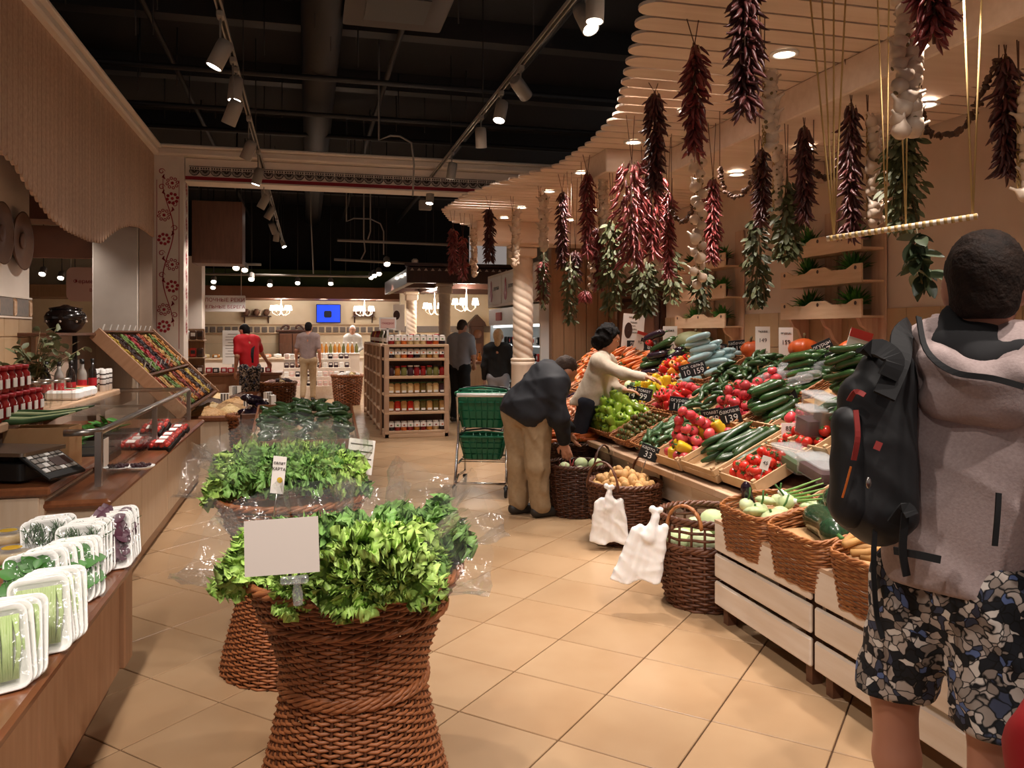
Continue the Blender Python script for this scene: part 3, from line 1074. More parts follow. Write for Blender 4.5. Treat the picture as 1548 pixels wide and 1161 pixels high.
# ================================================================== WICKER
def weave(prof, ns, pitch, r, n=4, amp=None, flat=1., squash=1., rot=0.):
    """woven wall: rings of strands passing in front of and behind upright stakes; prof (radius, z)"""
    amp = amp or r * 1.15
    zz = [p[1] for p in prof]
    rr = [p[0] for p in prof]
    mb = MB()
    z = zz[0] + pitch / 2
    row = 0
    while z < zz[-1] - pitch / 4:
        R0 = float(np.interp(z, zz, rr))
        pts = []
        for i in range(2 * ns):
            a = 2 * PI * i / (2 * ns)
            off = amp * (1 if (i // 2 + row) % 2 else -1) if i % 2 == 0 else 0
            zz_ = z + .15 * pitch * math.sin(a * 3 + row)
            pts.append(((R0 + off) * math.cos(a + rot) * squash, (R0 + off) * math.sin(a + rot), zz_))
        mb.tube(pts, r, n, closed=True, flat=flat)
        z += pitch
        row += 1
    st = MB()
    for i in range(ns):
        a = 2 * PI * i / ns + rot
        st.tube([(q * math.cos(a) * squash, q * math.sin(a), zq) for q, zq in zip(rr, zz)], r * .9, 5)
    return mb, st

def braid(R0, z, r, n=3, wig=1., squash=1., k=60):
    mb = MB()
    for s in range(n):
        ph = 2 * PI * s / n
        mb.tube([((R0 + r * 1.1 * math.cos(a * 14 + ph)) * math.cos(a) * squash, (R0 + r * 1.1 * math.cos(a * 14 + ph)) * math.sin(a), z + r * 1.1 * math.sin(a * 14 + ph) * wig) for a in np.linspace(0, 2 * PI, k, endpoint=False)], r, 5, closed=True)
    return mb

def handle(R0, z, h, r, ang, span=.16):
    mb = MB()
    for s in range(2):
        pts = []
        for t in np.linspace(0, PI, 18):
            tw = .6 * r * math.sin(t * 7 + s * PI)
            u = math.cos(t) * span
            pts.append(((R0 + tw) * math.cos(ang) - u * math.sin(ang), (R0 + tw) * math.sin(ang) + u * math.cos(ang), z + math.sin(t) * h))
        mb.tube(pts, r * .62, 6)
    return mb

def basket(name, label, loc, prof, ns, pitch, r, m, mstake, cat='basket', group=None, squash=1., rimr=None, handles=(), bottom=True, rotz=0., openrows=False):
    o = thing(name, label, cat, loc, (0, 0, rotz), group)
    wv, st = weave(prof, ns, pitch, r, squash=squash)
    wv.build('weave', m, o, kind='stuff')
    st.build('stakes', mstake, o, kind='stuff')
    braid(prof[-1][0], prof[-1][1], rimr or r * 1.3, squash=squash).build('rim', m, o)
    if bottom:
        MB().lathe([(.001, prof[0][1] + .012), (prof[0][0] * .98, prof[0][1] + .012)], 24, cap=False, M=Matrix.Diagonal((squash, 1, 1, 1))).build('bottom', mstake, o)
    for h in handles:
        handle(prof[-1][0], prof[-1][1] - .02, *h).build('handle', m, o)
    return o

# ================================================================== PRODUCE PROTOTYPES (shared meshes, one per kind)
PM = {}
def lobed(prof, lobes, depth, n, m, stem=None, sm='calyx', name='fruit', top=None):
    mb = MB().lathe(prof, n, fn=lambda a, i: 1 - depth * (.5 - .5 * math.cos(lobes * a)) if lobes else 1.)
    if stem:
        mb.tube(stem[0], stem[1], 6, mi=1)
    if top:
        for k in range(5):
            a = 2 * PI * k / 5
            mb.tube([(0, 0, top[1]), (top[0] * .6 * math.cos(a), top[0] * .6 * math.sin(a), top[1] + .004), (top[0] * math.cos(a), top[0] * math.sin(a), top[1] - .004)], [.003, .004, .001], 4, mi=1)
    return mb.mesh(name, [m, sm])

def ballprof(r, h, k=8, dip=0.):
    return [(max(.0008, r * math.sin(PI * i / k)), -h * math.cos(PI * i / k) - dip * (1 if i in (0, k) else 0)) for i in range(k + 1)]

def tom(m, r=.036):
    pr = ballprof(r, r * .82, 8)
    pr[-1] = (.001, r * .68)
    pr[-2] = (pr[-2][0], r * .74)
    return lobed(pr, 5, .04, 14, m, [[(0, 0, r * .66), (.002, 0, r * .85)], .003], top=(r * .5, r * .74), name='tomato')
PM['tomato'] = tom('tomato')
PM['tomato_pink'] = tom('tomato_pink', .042)
PM['kumato'] = tom('kumato', .026)
PM['radish'] = tom('radish', .02)
def pep(m):
    pr = [(.001, -.055), (.018, -.06), (.03, -.048), (.038, -.01), (.042, .025), (.04, .045), (.028, .055), (.012, .048), (.001, .046)]
    return lobed(pr, 4, .16, 16, m, [[(0, 0, .044), (.002, 0, .06), (.008, 0, .075)], [.008, .006, .005]], name='pepper')
for q in ('green', 'yellow', 'red', 'orange'):
    PM['pepper_' + q] = pep('pepper_' + q)
def cuke(L_, r, m, bend=.012, k=8, n=8, taper=.55, stem=True, name='cucumber'):
    mb = MB()
    P, rs = [], []
    for i in range(k + 1):
        t = i / k
        P.append((L_ * (t - .5), bend * (1 - (2 * t - 1) ** 2), 0))
        e = min(t, 1 - t) * k
        rs.append(r * (taper if e == 0 else .88 if e == 1 else 1) * (.97 + .06 * R.random()))
    P = [(P[0][0] - r * .3, P[0][1], 0)] + P + [(P[-1][0] + r * .3, P[-1][1], 0)]
    rs = [r * .15] + rs + [r * .15]
    mb.tube(P, rs, n)
    if stem:
        mb.tube([(L_ / 2 + r * .2, 0, 0), (L_ / 2 + r * .9, 0, 0)], r * .18, 5, mi=1)
    return mb.mesh(name, [m, 'calyx'])
PM['cuke'] = cuke(.13, .02, 'cuke')
PM['cuke_pale'] = cuke(.12, .021, 'cuke_pale')
PM['cuke_long'] = cuke(.34, .024, 'cuke', .015, 10)
PM['zucchini'] = cuke(.24, .03, 'zucchini', .01, 9, name='zucchini')
PM['marrow'] = cuke(.36, .068, 'marrow', .02, 12, 14, .62, name='marrow')
PM['eggplant'] = cuke(.22, .04, 'eggplant', .015, 9, 10, .5, name='eggplant')
PM['carrot'] = MB().tube([(-.09, 0, 0), (-.085, 0, 0), (-.03, .003, 0), (.04, 0, 0), (.09, -.003, 0), (.105, 0, 0)], [.004, .019, .018, .014, .007, .001], 8).tube([(-.088, 0, 0), (-.11, 0, .004)], .005, 5, mi=1).mesh('carrot', ['carrot', 'calyx'])
PM['sausage'] = cuke(.15, .022, 'sausage', .02, 7, stem=False, name='root')
PM['wrapped'] = cuke(.24, .034, 'wrap_teal', .006, 8, 7, .6, stem=False, name='wrapped_marrow')
for q in range(3):
    PM['potato%d' % q] = MB().ell((0, 0, 0), (.042 + .008 * q, .032, .028 + .004 * q), 10, 7, jit=.07, rnd=R).mesh('potato', 'potato')
PM['cabbage'] = MB().ell((0, 0, 0), (.085, .085, .078), 16, 10, jit=.03, rnd=R).mesh('cabbage', 'cabbage')
PM['kohlrabi'] = lobed(ballprof(.045, .036), 8, .06, 16, 'kohlrabi', [[(0, 0, .03), (.01, 0, .06), (.02, .01, .1)], .005], name='kohlrabi')
PM['pattypan'] = lobed([(.001, -.025), (.03, -.022), (.062, -.006), (.066, .004), (.045, .02), (.02, .026), (.001, .024)], 10, .12, 30, 'kohlrabi', [[(0, 0, .02), (0, 0, .04)], .006], name='pattypan_squash')
PM['pumpkin'] = lobed([(.001, -.07)] + ballprof(.12, .085, 10)[1:-1] + [(.001, .068)], 9, .09, 36, 'pumpkin', [[(0, 0, .06), (.006, 0, .1), (.02, .01, .12)], [.014, .01, .012]], sm='stem', name='pumpkin')
PM['squash_green'] = lobed([(.001, -.10)] + ballprof(.19, .11, 10)[1:-1] + [(.001, .09)], 10, .06, 40, 'squash_green', [[(0, 0, .08), (.006, 0, .13)], [.016, .012]], sm='stem', name='squash')
PM['beet'] = MB().ell((0, 0, 0), (.035, .035, .034), 10, 7, jit=.05, rnd=R).tube([(0, 0, -.03), (.005, 0, -.06), (.012, 0, -.09)], [.01, .004, .001], 5).tube([(0, 0, .03), (.01, 0, .07), (.03, .01, .12)], [.006, .004, .003], 5, mi=1).mesh('beet', ['beet', 'pack_red'])
PM['root'] = MB().tube([(-.09, 0, 0), (-.085, 0, 0), (-.03, .006, 0), (.04, -.004, 0), (.1, .006, 0), (.13, 0, 0)], [.004, .016, .015, .012, .006, .001], 7).mesh('root', ['root_tan'])

PROD = {'tomato': ('tomato', 'tomato'), 'tomato_pink': ('tomato', 'tomato'), 'kumato': ('tomato', 'tomato'), 'radish': ('radish', 'radish'), 'pepper_green': ('bell_pepper', 'pepper'), 'pepper_yellow': ('bell_pepper', 'pepper'), 'pepper_red': ('bell_pepper', 'pepper'), 'pepper_orange': ('bell_pepper', 'pepper'),
        'cuke': ('cucumber', 'cucumber'), 'cuke_pale': ('cucumber', 'cucumber'), 'cuke_long': ('cucumber', 'cucumber'), 'zucchini': ('zucchini', 'zucchini'), 'marrow': ('marrow', 'marrow'), 'eggplant': ('eggplant', 'eggplant'), 'carrot': ('carrot', 'carrot'), 'sausage': ('sweet_potato', 'vegetable'), 'wrapped': ('wrapped_marrow', 'vegetable'),
        'potato0': ('potato', 'potato'), 'potato1': ('potato', 'potato'), 'potato2': ('potato', 'potato'), 'cabbage': ('cabbage', 'cabbage'), 'kohlrabi': ('kohlrabi', 'kohlrabi'), 'pattypan': ('pattypan_squash', 'squash'), 'pumpkin': ('pumpkin', 'pumpkin'), 'squash_green': ('squash', 'squash'), 'beet': ('beet', 'beet'), 'root': ('root_vegetable', 'root')}

def drop(kind, M, label, group):
    nm, cat = PROD[kind]
    return tag(put(nm, PM[kind], M=M), label, cat, group)

def heap(kinds, M, w_, d_, n, step, label, group, lie='long', dome=.0, seed=1, s=1., top=1.):
    """n pieces piled over a w x d patch of the frame M, layer on layer; lie: ball | long (along x) | rand"""
    rn = random.Random(seed)
    done = 0
    lay = 0
    while done < n and lay < 6:
        ww, dd = w_ * (1 - lay * .16), d_ * (1 - lay * .16)
        sx, sy = (step if isinstance(step, tuple) else (step, step))
        nx, ny = max(1, int(ww / sx)), max(1, int(dd / sy))
        cells = [(i, j) for i in range(nx) for j in range(ny)]
        if n - done < len(cells):
            rn.shuffle(cells)
        for i, j in cells:
            if done >= n:
                break
            x = (i + .5 + (.25 if lay % 2 else -.0)) / nx * ww - ww / 2 + rn.uniform(-.15, .15) * sx
            y = (j + .5) / ny * dd - dd / 2 + rn.uniform(-.15, .15) * sy
            z = lay * min(sx, sy) * .62 * top + dome * (1 - (2 * x / w_) ** 2) * (1 - (2 * y / d_) ** 2) + rn.uniform(0, .12) * min(sx, sy)
            if lie == 'ball':
                rot = Euler((rn.uniform(-.9, .9), rn.uniform(-.9, .9), rn.uniform(0, 6)))
            elif lie == 'long':
                rot = Euler((rn.uniform(0, 6), rn.uniform(-.12, .12), rn.uniform(-.25, .25)))
            else:
                rot = Euler((rn.uniform(0, 6), rn.uniform(-.25, .25), rn.uniform(0, 3.14)))
            drop(rn.choice(kinds), M @ Matrix.Translation((x, y, z)) @ rot.to_matrix().to_4x4() @ Matrix.Scale(s * rn.uniform(.88, 1.1), 4), label, group)
            done += 1
        lay += 1

# ================================================================== PRODUCE STAND
SX0, SZ0, SX1, SZ1 = 2.52, .58, 3.86, 1.25
SLA = math.atan2(SZ1 - SZ0, SX1 - SX0)
SN = Vector((-math.sin(SLA), 0, math.cos(SLA)))
def slope(px, py, up=0.):
    return onPlane(px, py, (SX0, 0, SZ0 + up), SN)
def SM(p, rz=0.):
    """frame on the sloped bed: x along the aisle, y up the slope, z out of it"""
    ex = Vector((0, -1, 0))
    ey = Vector((math.cos(SLA), 0, math.sin(SLA)))
    M = Matrix((ex, ey, SN)).transposed().to_4x4()
    M.translation = p
    return M @ rotm(z=rz)

stand = thing('produce_stand', 'long sloped produce stand with pale front boards and a wooden ledge', 'display stand', (2.5, 7.1, 0))
Y0, Y1 = -4.3, 3.0
LEN = Y1 - Y0
MB().prism([(SX0 - 2.5, SZ0 - .05), (SX1 - 2.5, SZ1 - .05), (4.25 - 2.5, SZ1 - .05), (4.25 - 2.5, 0), (.1, 0), (.1, SZ0 - .1)], -Y1, -Y0, M=Matrix(((1, 0, 0, 0), (0, 0, -1, 0), (0, 1, 0, 0), (0, 0, 0, 1)))).build('body', 'brown_wood', stand)
for k in range(13):
    MB().box((.02, Y0 + (k + .5) * LEN / 13, SZ0 - .045), (.15, LEN / 13 - .004, .05), b=.006).build('ledge', 'pine', stand)
for k in range(13):
    for z, h in ((.395, .2), (.17, .2)):
        MB().box((.085, Y0 + (k + .5) * LEN / 13, z), (.022, LEN / 13 - .006, h), b=.006).build('front_board', 'white_board', stand)
for k in range(8):
    MB().box((.085 + .0, Y0 + (k + .5) * LEN / 8, .03), (.03, .05, .06)).build('foot', 'brown_wood', stand)
MB().box((1.56, .15 - .8, SZ1 + .02), (.36, LEN, .05), b=.006).build('back_shelf', 'pine', stand)

bench_n = 0
def bench(y0, y1):
    global bench_n
    o = thing('slatted_bench', ('pale slatted wooden stand under the wicker bins, the unit beside the cabbage basket', 'pale slatted wooden stand under the wicker bins, the unit behind the shorts')[bench_n], 'stand', (2.1, (y0 + y1) / 2, 0), group='slatted stands under the wicker bins')
    bench_n += 1
    L_ = y1 - y0
    for z, h in ((.455, .15), (.30, .125), (.155, .125)):
        MB().box((0, 0, z), (.022, L_ - .006, h), b=.008).build('slat', 'white_board', o)
    for sx in (.05, .38):
        for sy in (-1, 1):
            MB().box((sx, sy * (L_ / 2 - .06), .26), (.05, .045, .52)).build('leg', 'brown_wood', o)
    MB().box((.22, 0, .53), (.46, L_ - .01, .02)).build('deck', 'pine', o)
    return o
bench(3.0, 3.84)
bench(2.14, 2.98)
bench_n = 1
b3 = bench(1.28, 2.12)
b3['label'] = 'pale slatted wooden stand under the wicker bins, nearest unit mostly outside the frame'

# ---- wicker bins on the bench: deep front, each holding one kind
bins = [(3.56, 'kohl'), (3.12, 'marrow'), (2.66, 'root'), (2.2, 'beet')]
binlab = {'kohl': 'deep wicker bin with kohlrabi and pattypans on the slatted stand', 'marrow': 'deep wicker bin with dark marrows beside the kohlrabi bin', 'root': 'deep wicker bin with tan roots and beets beside the marrows', 'beet': 'deep wicker bin with beets and leaves next to the shorts'}
def bin_basket(y, key):
    o = thing('wicker_bin', binlab[key], 'basket', (2.28, y, .54), group='wicker bins on the slatted stand')
    wv = MB()
    row = 0
    W, D = .425, .44
    for z in np.arange(-.115, .15, .014):
        t = (z + .12) / .27
        w2, d2 = W / 2 * (.86 + .14 * t), D / 2 * (.9 + .1 * t)
        loop = rrect(2 * w2, 2 * d2, .07, 5)
        # resample to even steps
        P = [Vector((q[1], q[0], z)) for q in loop]
        seg = []
        N_ = 56
        tot = [0]
        for i in range(len(P)):
            tot.append(tot[-1] + (P[(i + 1) % len(P)] - P[i]).length)
        for q in range(N_):
            s_ = tot[-1] * q / N_
            i = max(j for j in range(len(P)) if tot[j] <= s_)
            c = P[i].lerp(P[(i + 1) % len(P)], (s_ - tot[i]) / max(1e-6, tot[i + 1] - tot[i]))
            nrm = Vector((c.x, c.y, 0)).normalized()
            off = (.006 if (q // 2 + row) % 2 else -.006) if q % 2 == 0 else 0
            dip = .05 * max(0, -c.x / d2) * t
            seg.append(c + nrm * off + Vector((0, 0, -dip)))
        wv.tube(seg, .0058, 4, closed=True)
        row += 1
    wv.build('weave', 'wicker_gold', o, kind='stuff')
    rim = MB()
    for s_ in range(3):
        pts_ = []
        for q, c in enumerate([seg[i % len(seg)] for i in range(len(seg))]):
            ph = q * 1.5 + s_ * 2.1
            pts_.append(c + Vector((.007 * math.cos(ph), .007 * math.cos(ph), .012 + .007 * math.sin(ph))))
        rim.tube(pts_, .006, 5, closed=True)
    rim.build('rim', 'wicker_gold', o)
    MB().prism(rrect(.37, .39, .06), -.1, .07).build('liner', 'kraft', o)
    return o
for y, k in bins:
    bin_basket(y, k)
# kohlrabi and pattypans
G = 'vegetables in the kohlrabi bin'
for k, (dx, dy, dz, kd, s) in enumerate(((-.02, -.08, .10, 'kohlrabi', 1), (-.06, .05, .09, 'kohlrabi', 1.05), (.05, -.02, .14, 'kohlrabi', 1), (.08, .1, .12, 'kohlrabi', .95), (-.1, -.13, .10, 'pattypan', 1), (-.12, -.01, .10, 'pattypan', .95), (.02, .12, .12, 'pattypan', .9), (-.08, .14, .10, 'kohlrabi', .9), (.12, -.12, .14, 'pattypan', .9))):
    drop(kd, TR((2.28 + dx, 3.56 + dy, .54 + dz), .3 * math.sin(k * 2), .3 * math.cos(k * 3), k, s), 'pale green ' + ('kohlrabi with cut stems' if kd == 'kohlrabi' else 'scalloped pattypan squash') + ' in the first wicker bin', G)
# leafy onion stalks out of the kohlrabi bin
for k in range(5):
    tag(MB().tube([(0, 0, 0), (.06, -.04 + .01 * k, .02), (.16, -.1, .05 + .01 * k)], [.008, .006, .003], 6).ell((-.01, 0, 0), (.018, .014, .014), 8, 6, mi=1).build('spring_onion', ['lettuce_dark', 'white'], loc=(2.36, 3.5 + .03 * k, .69 + .006 * k), rot=(0, 0, -.8 + .12 * k)), 'spring onion with white bulb lying behind the kohlrabi', 'onion', 'spring onions behind the kohlrabi')
drop('eggplant', TR((2.24, 3.74, .67), 0, 1.2, .4, .75), 'small dark eggplant tucked at the corner of the kohlrabi bin', None)
for k, (dx, dy, dz, rz, lb) in enumerate(((-.02, .02, .13, 1.25, 'big dark green marrow lying in front, cut end to the aisle'), (.1, -.02, .22, 1.5, 'big striped dark marrow resting behind the front one'), (.16, .16, .15, 1.3, 'dark marrow at the back of the marrow bin'))):
    drop('marrow', TR((2.26 + dx, 3.1 + dy, .54 + dz), 0, 0, rz + PI, 1.0), lb, 'marrows in the wicker bin')
for k in range(16):
    drop('root', TR((2.26 + R.uniform(-.14, .14), 2.72 + R.uniform(-.16, .14), .64 + R.uniform(0, .07)), R.uniform(0, 6), R.uniform(-.2, .2), R.uniform(-.6, .9)), 'tan forked root in the heap of the third wicker bin', 'roots in the third wicker bin')
for k in range(10):
    drop('beet', TR((2.3 + R.uniform(-.12, .14), 2.55 + R.uniform(-.1, .1), .66 + R.uniform(0, .06)), R.uniform(-1, 1), R.uniform(-1, 1), R.uniform(0, 6)), 'dark red beet in the heap beside the tan roots', 'beets beside the tan roots')
for k in range(12):
    drop('beet', TR((2.28 + R.uniform(-.16, .14), 2.2 + R.uniform(-.16, .16), .64 + R.uniform(0, .08)), R.uniform(-1, 1), R.uniform(-1, 1), R.uniform(0, 6)), 'dark red beet in the nearest wicker bin', 'beets in the nearest wicker bin')
for k in range(6):
    drop('radish', TR((2.16 + R.uniform(-.05, .05), 2.32 + R.uniform(-.08, .08), .70 + R.uniform(0, .02)), R.uniform(-1, 1), R.uniform(-1, 1), 0), 'small red radish on the beet bin edge', 'radishes at the beet bin')

# ---- crates and trays on the slope
def crate(c, w_, d_, h, label, rz=0., m='crate_wood', group='wooden crates on the produce stand'):
    M = SM(c, rz)
    o = thing('wooden_crate', label, 'crate', M=M, group=group)
    MB().box((0, 0, .008), (w_, d_, .012)).build('bottom', m, o)
    for s_ in (-1, 1):
        for z in ((.3, .75) if h > .09 else (.5,)):
            MB().box((0, s_ * d_ / 2, h * z), (w_, .01, h * (.4 if h > .09 else .9)), b=.002).build('side_slat', m, o)
            MB().box((s_ * w_ / 2, 0, h * z), (.01, d_, h * (.4 if h > .09 else .9)), b=.002).build('side_slat', m, o)
        for q in (-1, 1):
            MB().box((s_ * (w_ / 2 - .015), q * (d_ / 2 - .015), h * .55), (.025, .025, h * 1.1)).build('corner_post', m, o)
    return M

def tray(c, w_, d_, h, label, rz=0., m='wicker_gold', liner=True, group='wicker trays on the produce stand'):
    M = SM(c, rz)
    o = thing('wicker_tray', label, 'tray', M=M, group=group)
    wv = MB()
    row = 0
    z = .01
    while z < h:
        t = z / h
        lp = rrect(w_ * (.88 + .12 * t), d_ * (.88 + .12 * t), .05, 4)
        pts_ = []
        n_ = len(lp)
        for i in range(n_):
            a, b = Vector((*lp[i], z)), Vector((*lp[(i + 1) % n_], z))
            kk = max(1, int((b - a).length / .03))
            for q in range(kk):
                pts_.append(a.lerp(b, q / kk))
        pts_ = [q + Vector((q.x, q.y, 0)).normalized() * (.004 if (i + row) % 2 else -.004) for i, q in enumerate(pts_)]
        wv.tube(pts_, .005, 4, closed=True)
        z += .0115
        row += 1
    wv.build('weave', m, o, kind='stuff')
    wv2 = MB()
    for s_ in range(2):
        wv2.tube([q + Vector((.004 * math.cos(i * 1.7 + s_ * PI), .004 * math.cos(i * 1.7 + s_ * PI), .01 + .005 * math.sin(i * 1.7 + s_ * PI))) for i, q in enumerate(pts_)], .006, 5, closed=True)
    wv2.build('rim', m, o)
    MB().prism(rrect(w_ * .9, d_ * .9, .05), .004, .02).build('liner', 'kraft', o)
    return M

def fill(px, py, w_, d_, kinds, n, step, label, group, box='tray', lie='long', dome=.03, h=.07, rz=0., s=1., blabel=None, seed=0, up=0., mrz=0.):
    c = bed(*px)
    px = px[0] * 100
    if box == 'tray':
        M = tray(c, w_, d_, h, blabel or 'shallow wicker tray holding ' + group, rz)
    elif box == 'crate':
        M = crate(c, w_, d_, h, blabel or 'shallow wooden crate holding ' + group, rz)
    else:
        M = SM(c, rz)
    heap(kinds, M @ Matrix.Translation((0, 0, h * .55 + up)) @ rotm(z=mrz), w_ * .86, d_ * .86, n, step, label, group, lie, dome, seed + int(px), s)
    return M

def bed(y, s_):
    return Vector((SX0 + s_ * math.cos(SLA), y, SZ0 + s_ * math.sin(SLA)))
# front row along the ledge, from the far end towards the camera
F0, M0, B0 = .25, .76, 1.26
fill((9.5, F0), 0, .7, .46, ['potato0', 'potato2'], 30, .09, 'pale potato in the farthest ledge tray', 'far potatoes', lie='ball', dome=.04)
fill((8.75, F0), 0, .7, .46, ['beet', 'eggplant'], 30, .09, 'purple vegetable in the ledge tray behind the stooping man', 'purple vegetables', lie='ball', dome=.06)
fill((8.0, F0), 0, .7, .46, ['sausage'], 34, (.14, .05), 'pinkish root in the ledge tray behind the woman', 'pink roots', lie='rand', dome=.05)
fill((6.85, F0 + .02), 0, .82, .5, ['pepper_green'], 88, .082, 'light green bell pepper in the big heap by the ledge', 'green bell peppers', lie='ball', dome=.06)
fill((6.2, F0 - .02), 0, .4, .46, ['kumato'], 78, .05, 'small dark brownish tomato in the tray beside the green peppers', 'dark tomatoes', lie='ball', dome=.05)
fill((5.72, F0), 0, .5, .48, ['cuke_pale'], 44, (.12, .042), 'short pale cucumber in the tray before the pink tomatoes', 'short pale cucumbers', lie='rand', dome=.06)
fill((5.25, F0), 0, .4, .54, ['tomato_pink', 'tomato_pink', 'tomato_pink', 'pepper_yellow'], 46, .082, 'pink tomato in the crate beside the long cucumbers', 'pink tomatoes by the ledge', 'crate', 'ball', .0, .09)
fill((4.79, F0 + .03), 0, .46, .58, ['cuke_long'], 16, (.4, .055), 'long smooth dark cucumber in the wooden crate by the ledge', 'long cucumbers', 'crate', 'long', .0, .1, mrz=1.45)
fill((4.34, F0 - .05), 0, .4, .36, ['tomato'], 28, .072, 'round red tomato in the small crate with the price card', 'red tomatoes by the ledge', 'crate', 'ball', .0, .08)
fill((4.34, F0 + .3), 0, .4, .3, ['tomato'], 20, .072, 'round red tomato in the crate behind the tubs', 'red tomatoes behind the tubs', 'crate', 'ball', .0, .08)
fill((3.4, F0), 0, .5, .5, ['tomato', 'tomato_pink'], 24, .085, 'tomato in the crate behind the backpack', 'tomatoes behind the backpack', 'crate', 'ball', .0, .08)
# middle row
fill((9.3, M0), 0, .8, .46, ['sausage', 'carrot'], 40, (.15, .05), 'orange root in the far middle tray', 'orange roots in the far middle', lie='rand', dome=.08)
fill((8.4, M0), 0, .8, .46, ['carrot', 'sausage'], 44, (.16, .05), 'orange root piled behind the woman', 'orange roots behind the woman', lie='rand', dome=.08)
fill((7.6, M0), 0, .6, .46, ['cuke_pale', 'kohlrabi'], 18, (.12, .06), 'pale green vegetable under the outstretched arm', 'pale vegetables by the woman', lie='long', dome=.03)
fill((6.98, M0 - .02), 0, .5, .46, ['pepper_yellow', 'pepper_yellow', 'pepper_green', 'pepper_yellow'], 34, .082, 'yellow bell pepper in the tray below the hand', 'yellow bell peppers', lie='ball', dome=.07)
fill((6.42, M0 - .04), 0, .5, .46, ['tomato_pink', 'pepper_red'], 36, .08, 'pink tomato in the far middle tray', 'far pink tomatoes', lie='ball', dome=.04)
fill((5.88, M0), 0, .52, .5, ['cuke'], 46, (.12, .042), 'small dark knobbly cucumber in the middle heap', 'small dark cucumbers in the middle', lie='rand', dome=.1)
fill((5.38, M0), 0, .44, .5, ['tomato_pink'], 44, .082, 'bright pink tomato in the middle of the stand', 'pink tomatoes in the middle', lie='ball', dome=.03)
fill((4.98, M0), 0, .36, .5, ['zucchini'], 22, (.22, .06), 'dark zucchini in the middle tray', 'zucchini in the middle', lie='long', dome=.06, mrz=1.2)
fill((4.6, M0), 0, .36, .56, ['tomato_pink', 'radish'], 36, .07, 'pink tomato in the long crate reaching up the stand', 'tomatoes in the long crate', 'crate', 'ball', .0, .08)
fill((4.2, M0), 0, .38, .6, ['zucchini'], 20, (.22, .07), 'fat zucchini in the crate beside the backpack', 'zucchini by the backpack', 'crate', 'long', .02, .09, mrz=1.3)
fill((3.6, M0), 0, .5, .5, ['tomato', 'zucchini'], 18, .09, 'vegetable in the crate hidden by the backpack', 'vegetables behind the backpack', 'crate', 'ball', .0, .08)
# back row
fill((9.75, B0), 0, .6, .46, ['sausage', 'carrot'], 40, (.14, .05), 'orange root at the far end by the paneled wall', 'orange roots at the far end', lie='rand', dome=.08)
fill((9.1, B0), 0, .65, .46, ['carrot', 'sausage'], 44, (.16, .045), 'carrot in the heap by the poster', 'carrots by the poster', lie='long', dome=.06, mrz=1.3)
fill((8.4, B0), 0, .65, .46, ['carrot'], 40, (.16, .045), 'carrot in the heap behind the far chalk signs', 'carrots behind the chalk signs', lie='long', dome=.06, mrz=1.3)
fill((7.75, B0), 0, .6, .46, ['eggplant', 'eggplant', 'zucchini', 'pepper_red', 'kohlrabi'], 30, (.2, .08), 'dark eggplant or zucchini in the back tray by the squash', 'eggplants in the back tray', lie='long', dome=.08, mrz=.9)
fill((7.2, B0 - .1), 0, .45, .46, ['pepper_red', 'pepper_orange', 'pepper_red'], 28, .08, 'red or orange bell pepper beyond the reaching hand', 'red bell peppers', lie='ball', dome=.06)
fill((6.72, B0), 0, .6, .46, ['wrapped'], 34, (.22, .075), 'teal plastic wrapped vegetable in the back tray', 'wrapped vegetables', lie='long', dome=.1, mrz=.7)
fill((5.85, B0), 0, .6, .46, ['cuke'], 62, (.12, .042), 'small dark cucumber in the tall heap by the pumpkins', 'small dark cucumbers at the back', lie='rand', dome=.13)
fill((6.2, B0 - .12), 0, .4, .4, ['cuke'], 22, (.12, .045), 'small dark cucumber spilling down towards the pink tomatoes', 'spilling dark cucumbers', None, 'rand', .1, .06)
fill((5.45, B0 - .2), 0, .3, .3, ['tomato_pink'], 14, .085, 'pink tomato beside the wrapped zucchini', 'pink tomatoes by the wrapped zucchini', None, 'ball', .06, .06)
Mz = fill((5.25, B0), 0, .55, .5, ['zucchini'], 26, (.23, .065), 'zucchini of the film wrapped heap at the back', 'film wrapped zucchini', lie='long', dome=.03, mrz=.6)
fill((4.72, B0), 0, .5, .46, ['zucchini'], 20, (.23, .07), 'zucchini lying behind the backpack strap', 'zucchini behind the strap', lie='long', dome=.04, mrz=.6)
fill((4.1, B0), 0, .6, .46, ['tomato', 'zucchini'], 20, .09, 'vegetable in the back tray behind the man', 'vegetables behind the man', lie='ball', dome=.04)
fm = mat('film_white', '#e4e8e8', .12, coat=.6)
for k in range(16):
    p_ = (R.uniform(-.22, .22), R.uniform(-.18, .18), .13)
    tag(MB().tube([(-.1, 0, 0), (-.07, 0, .004), (.07, 0, .004), (.1, 0, 0)], [.02, .034, .034, .02], 7).build('film_sleeve', 'box_plastic', M=Mz @ Matrix.Translation(p_) @ rotm(z=.6 + R.uniform(-.2, .2))), 'glossy clear film sleeve on the zucchini heap', 'film', 'film sleeves')
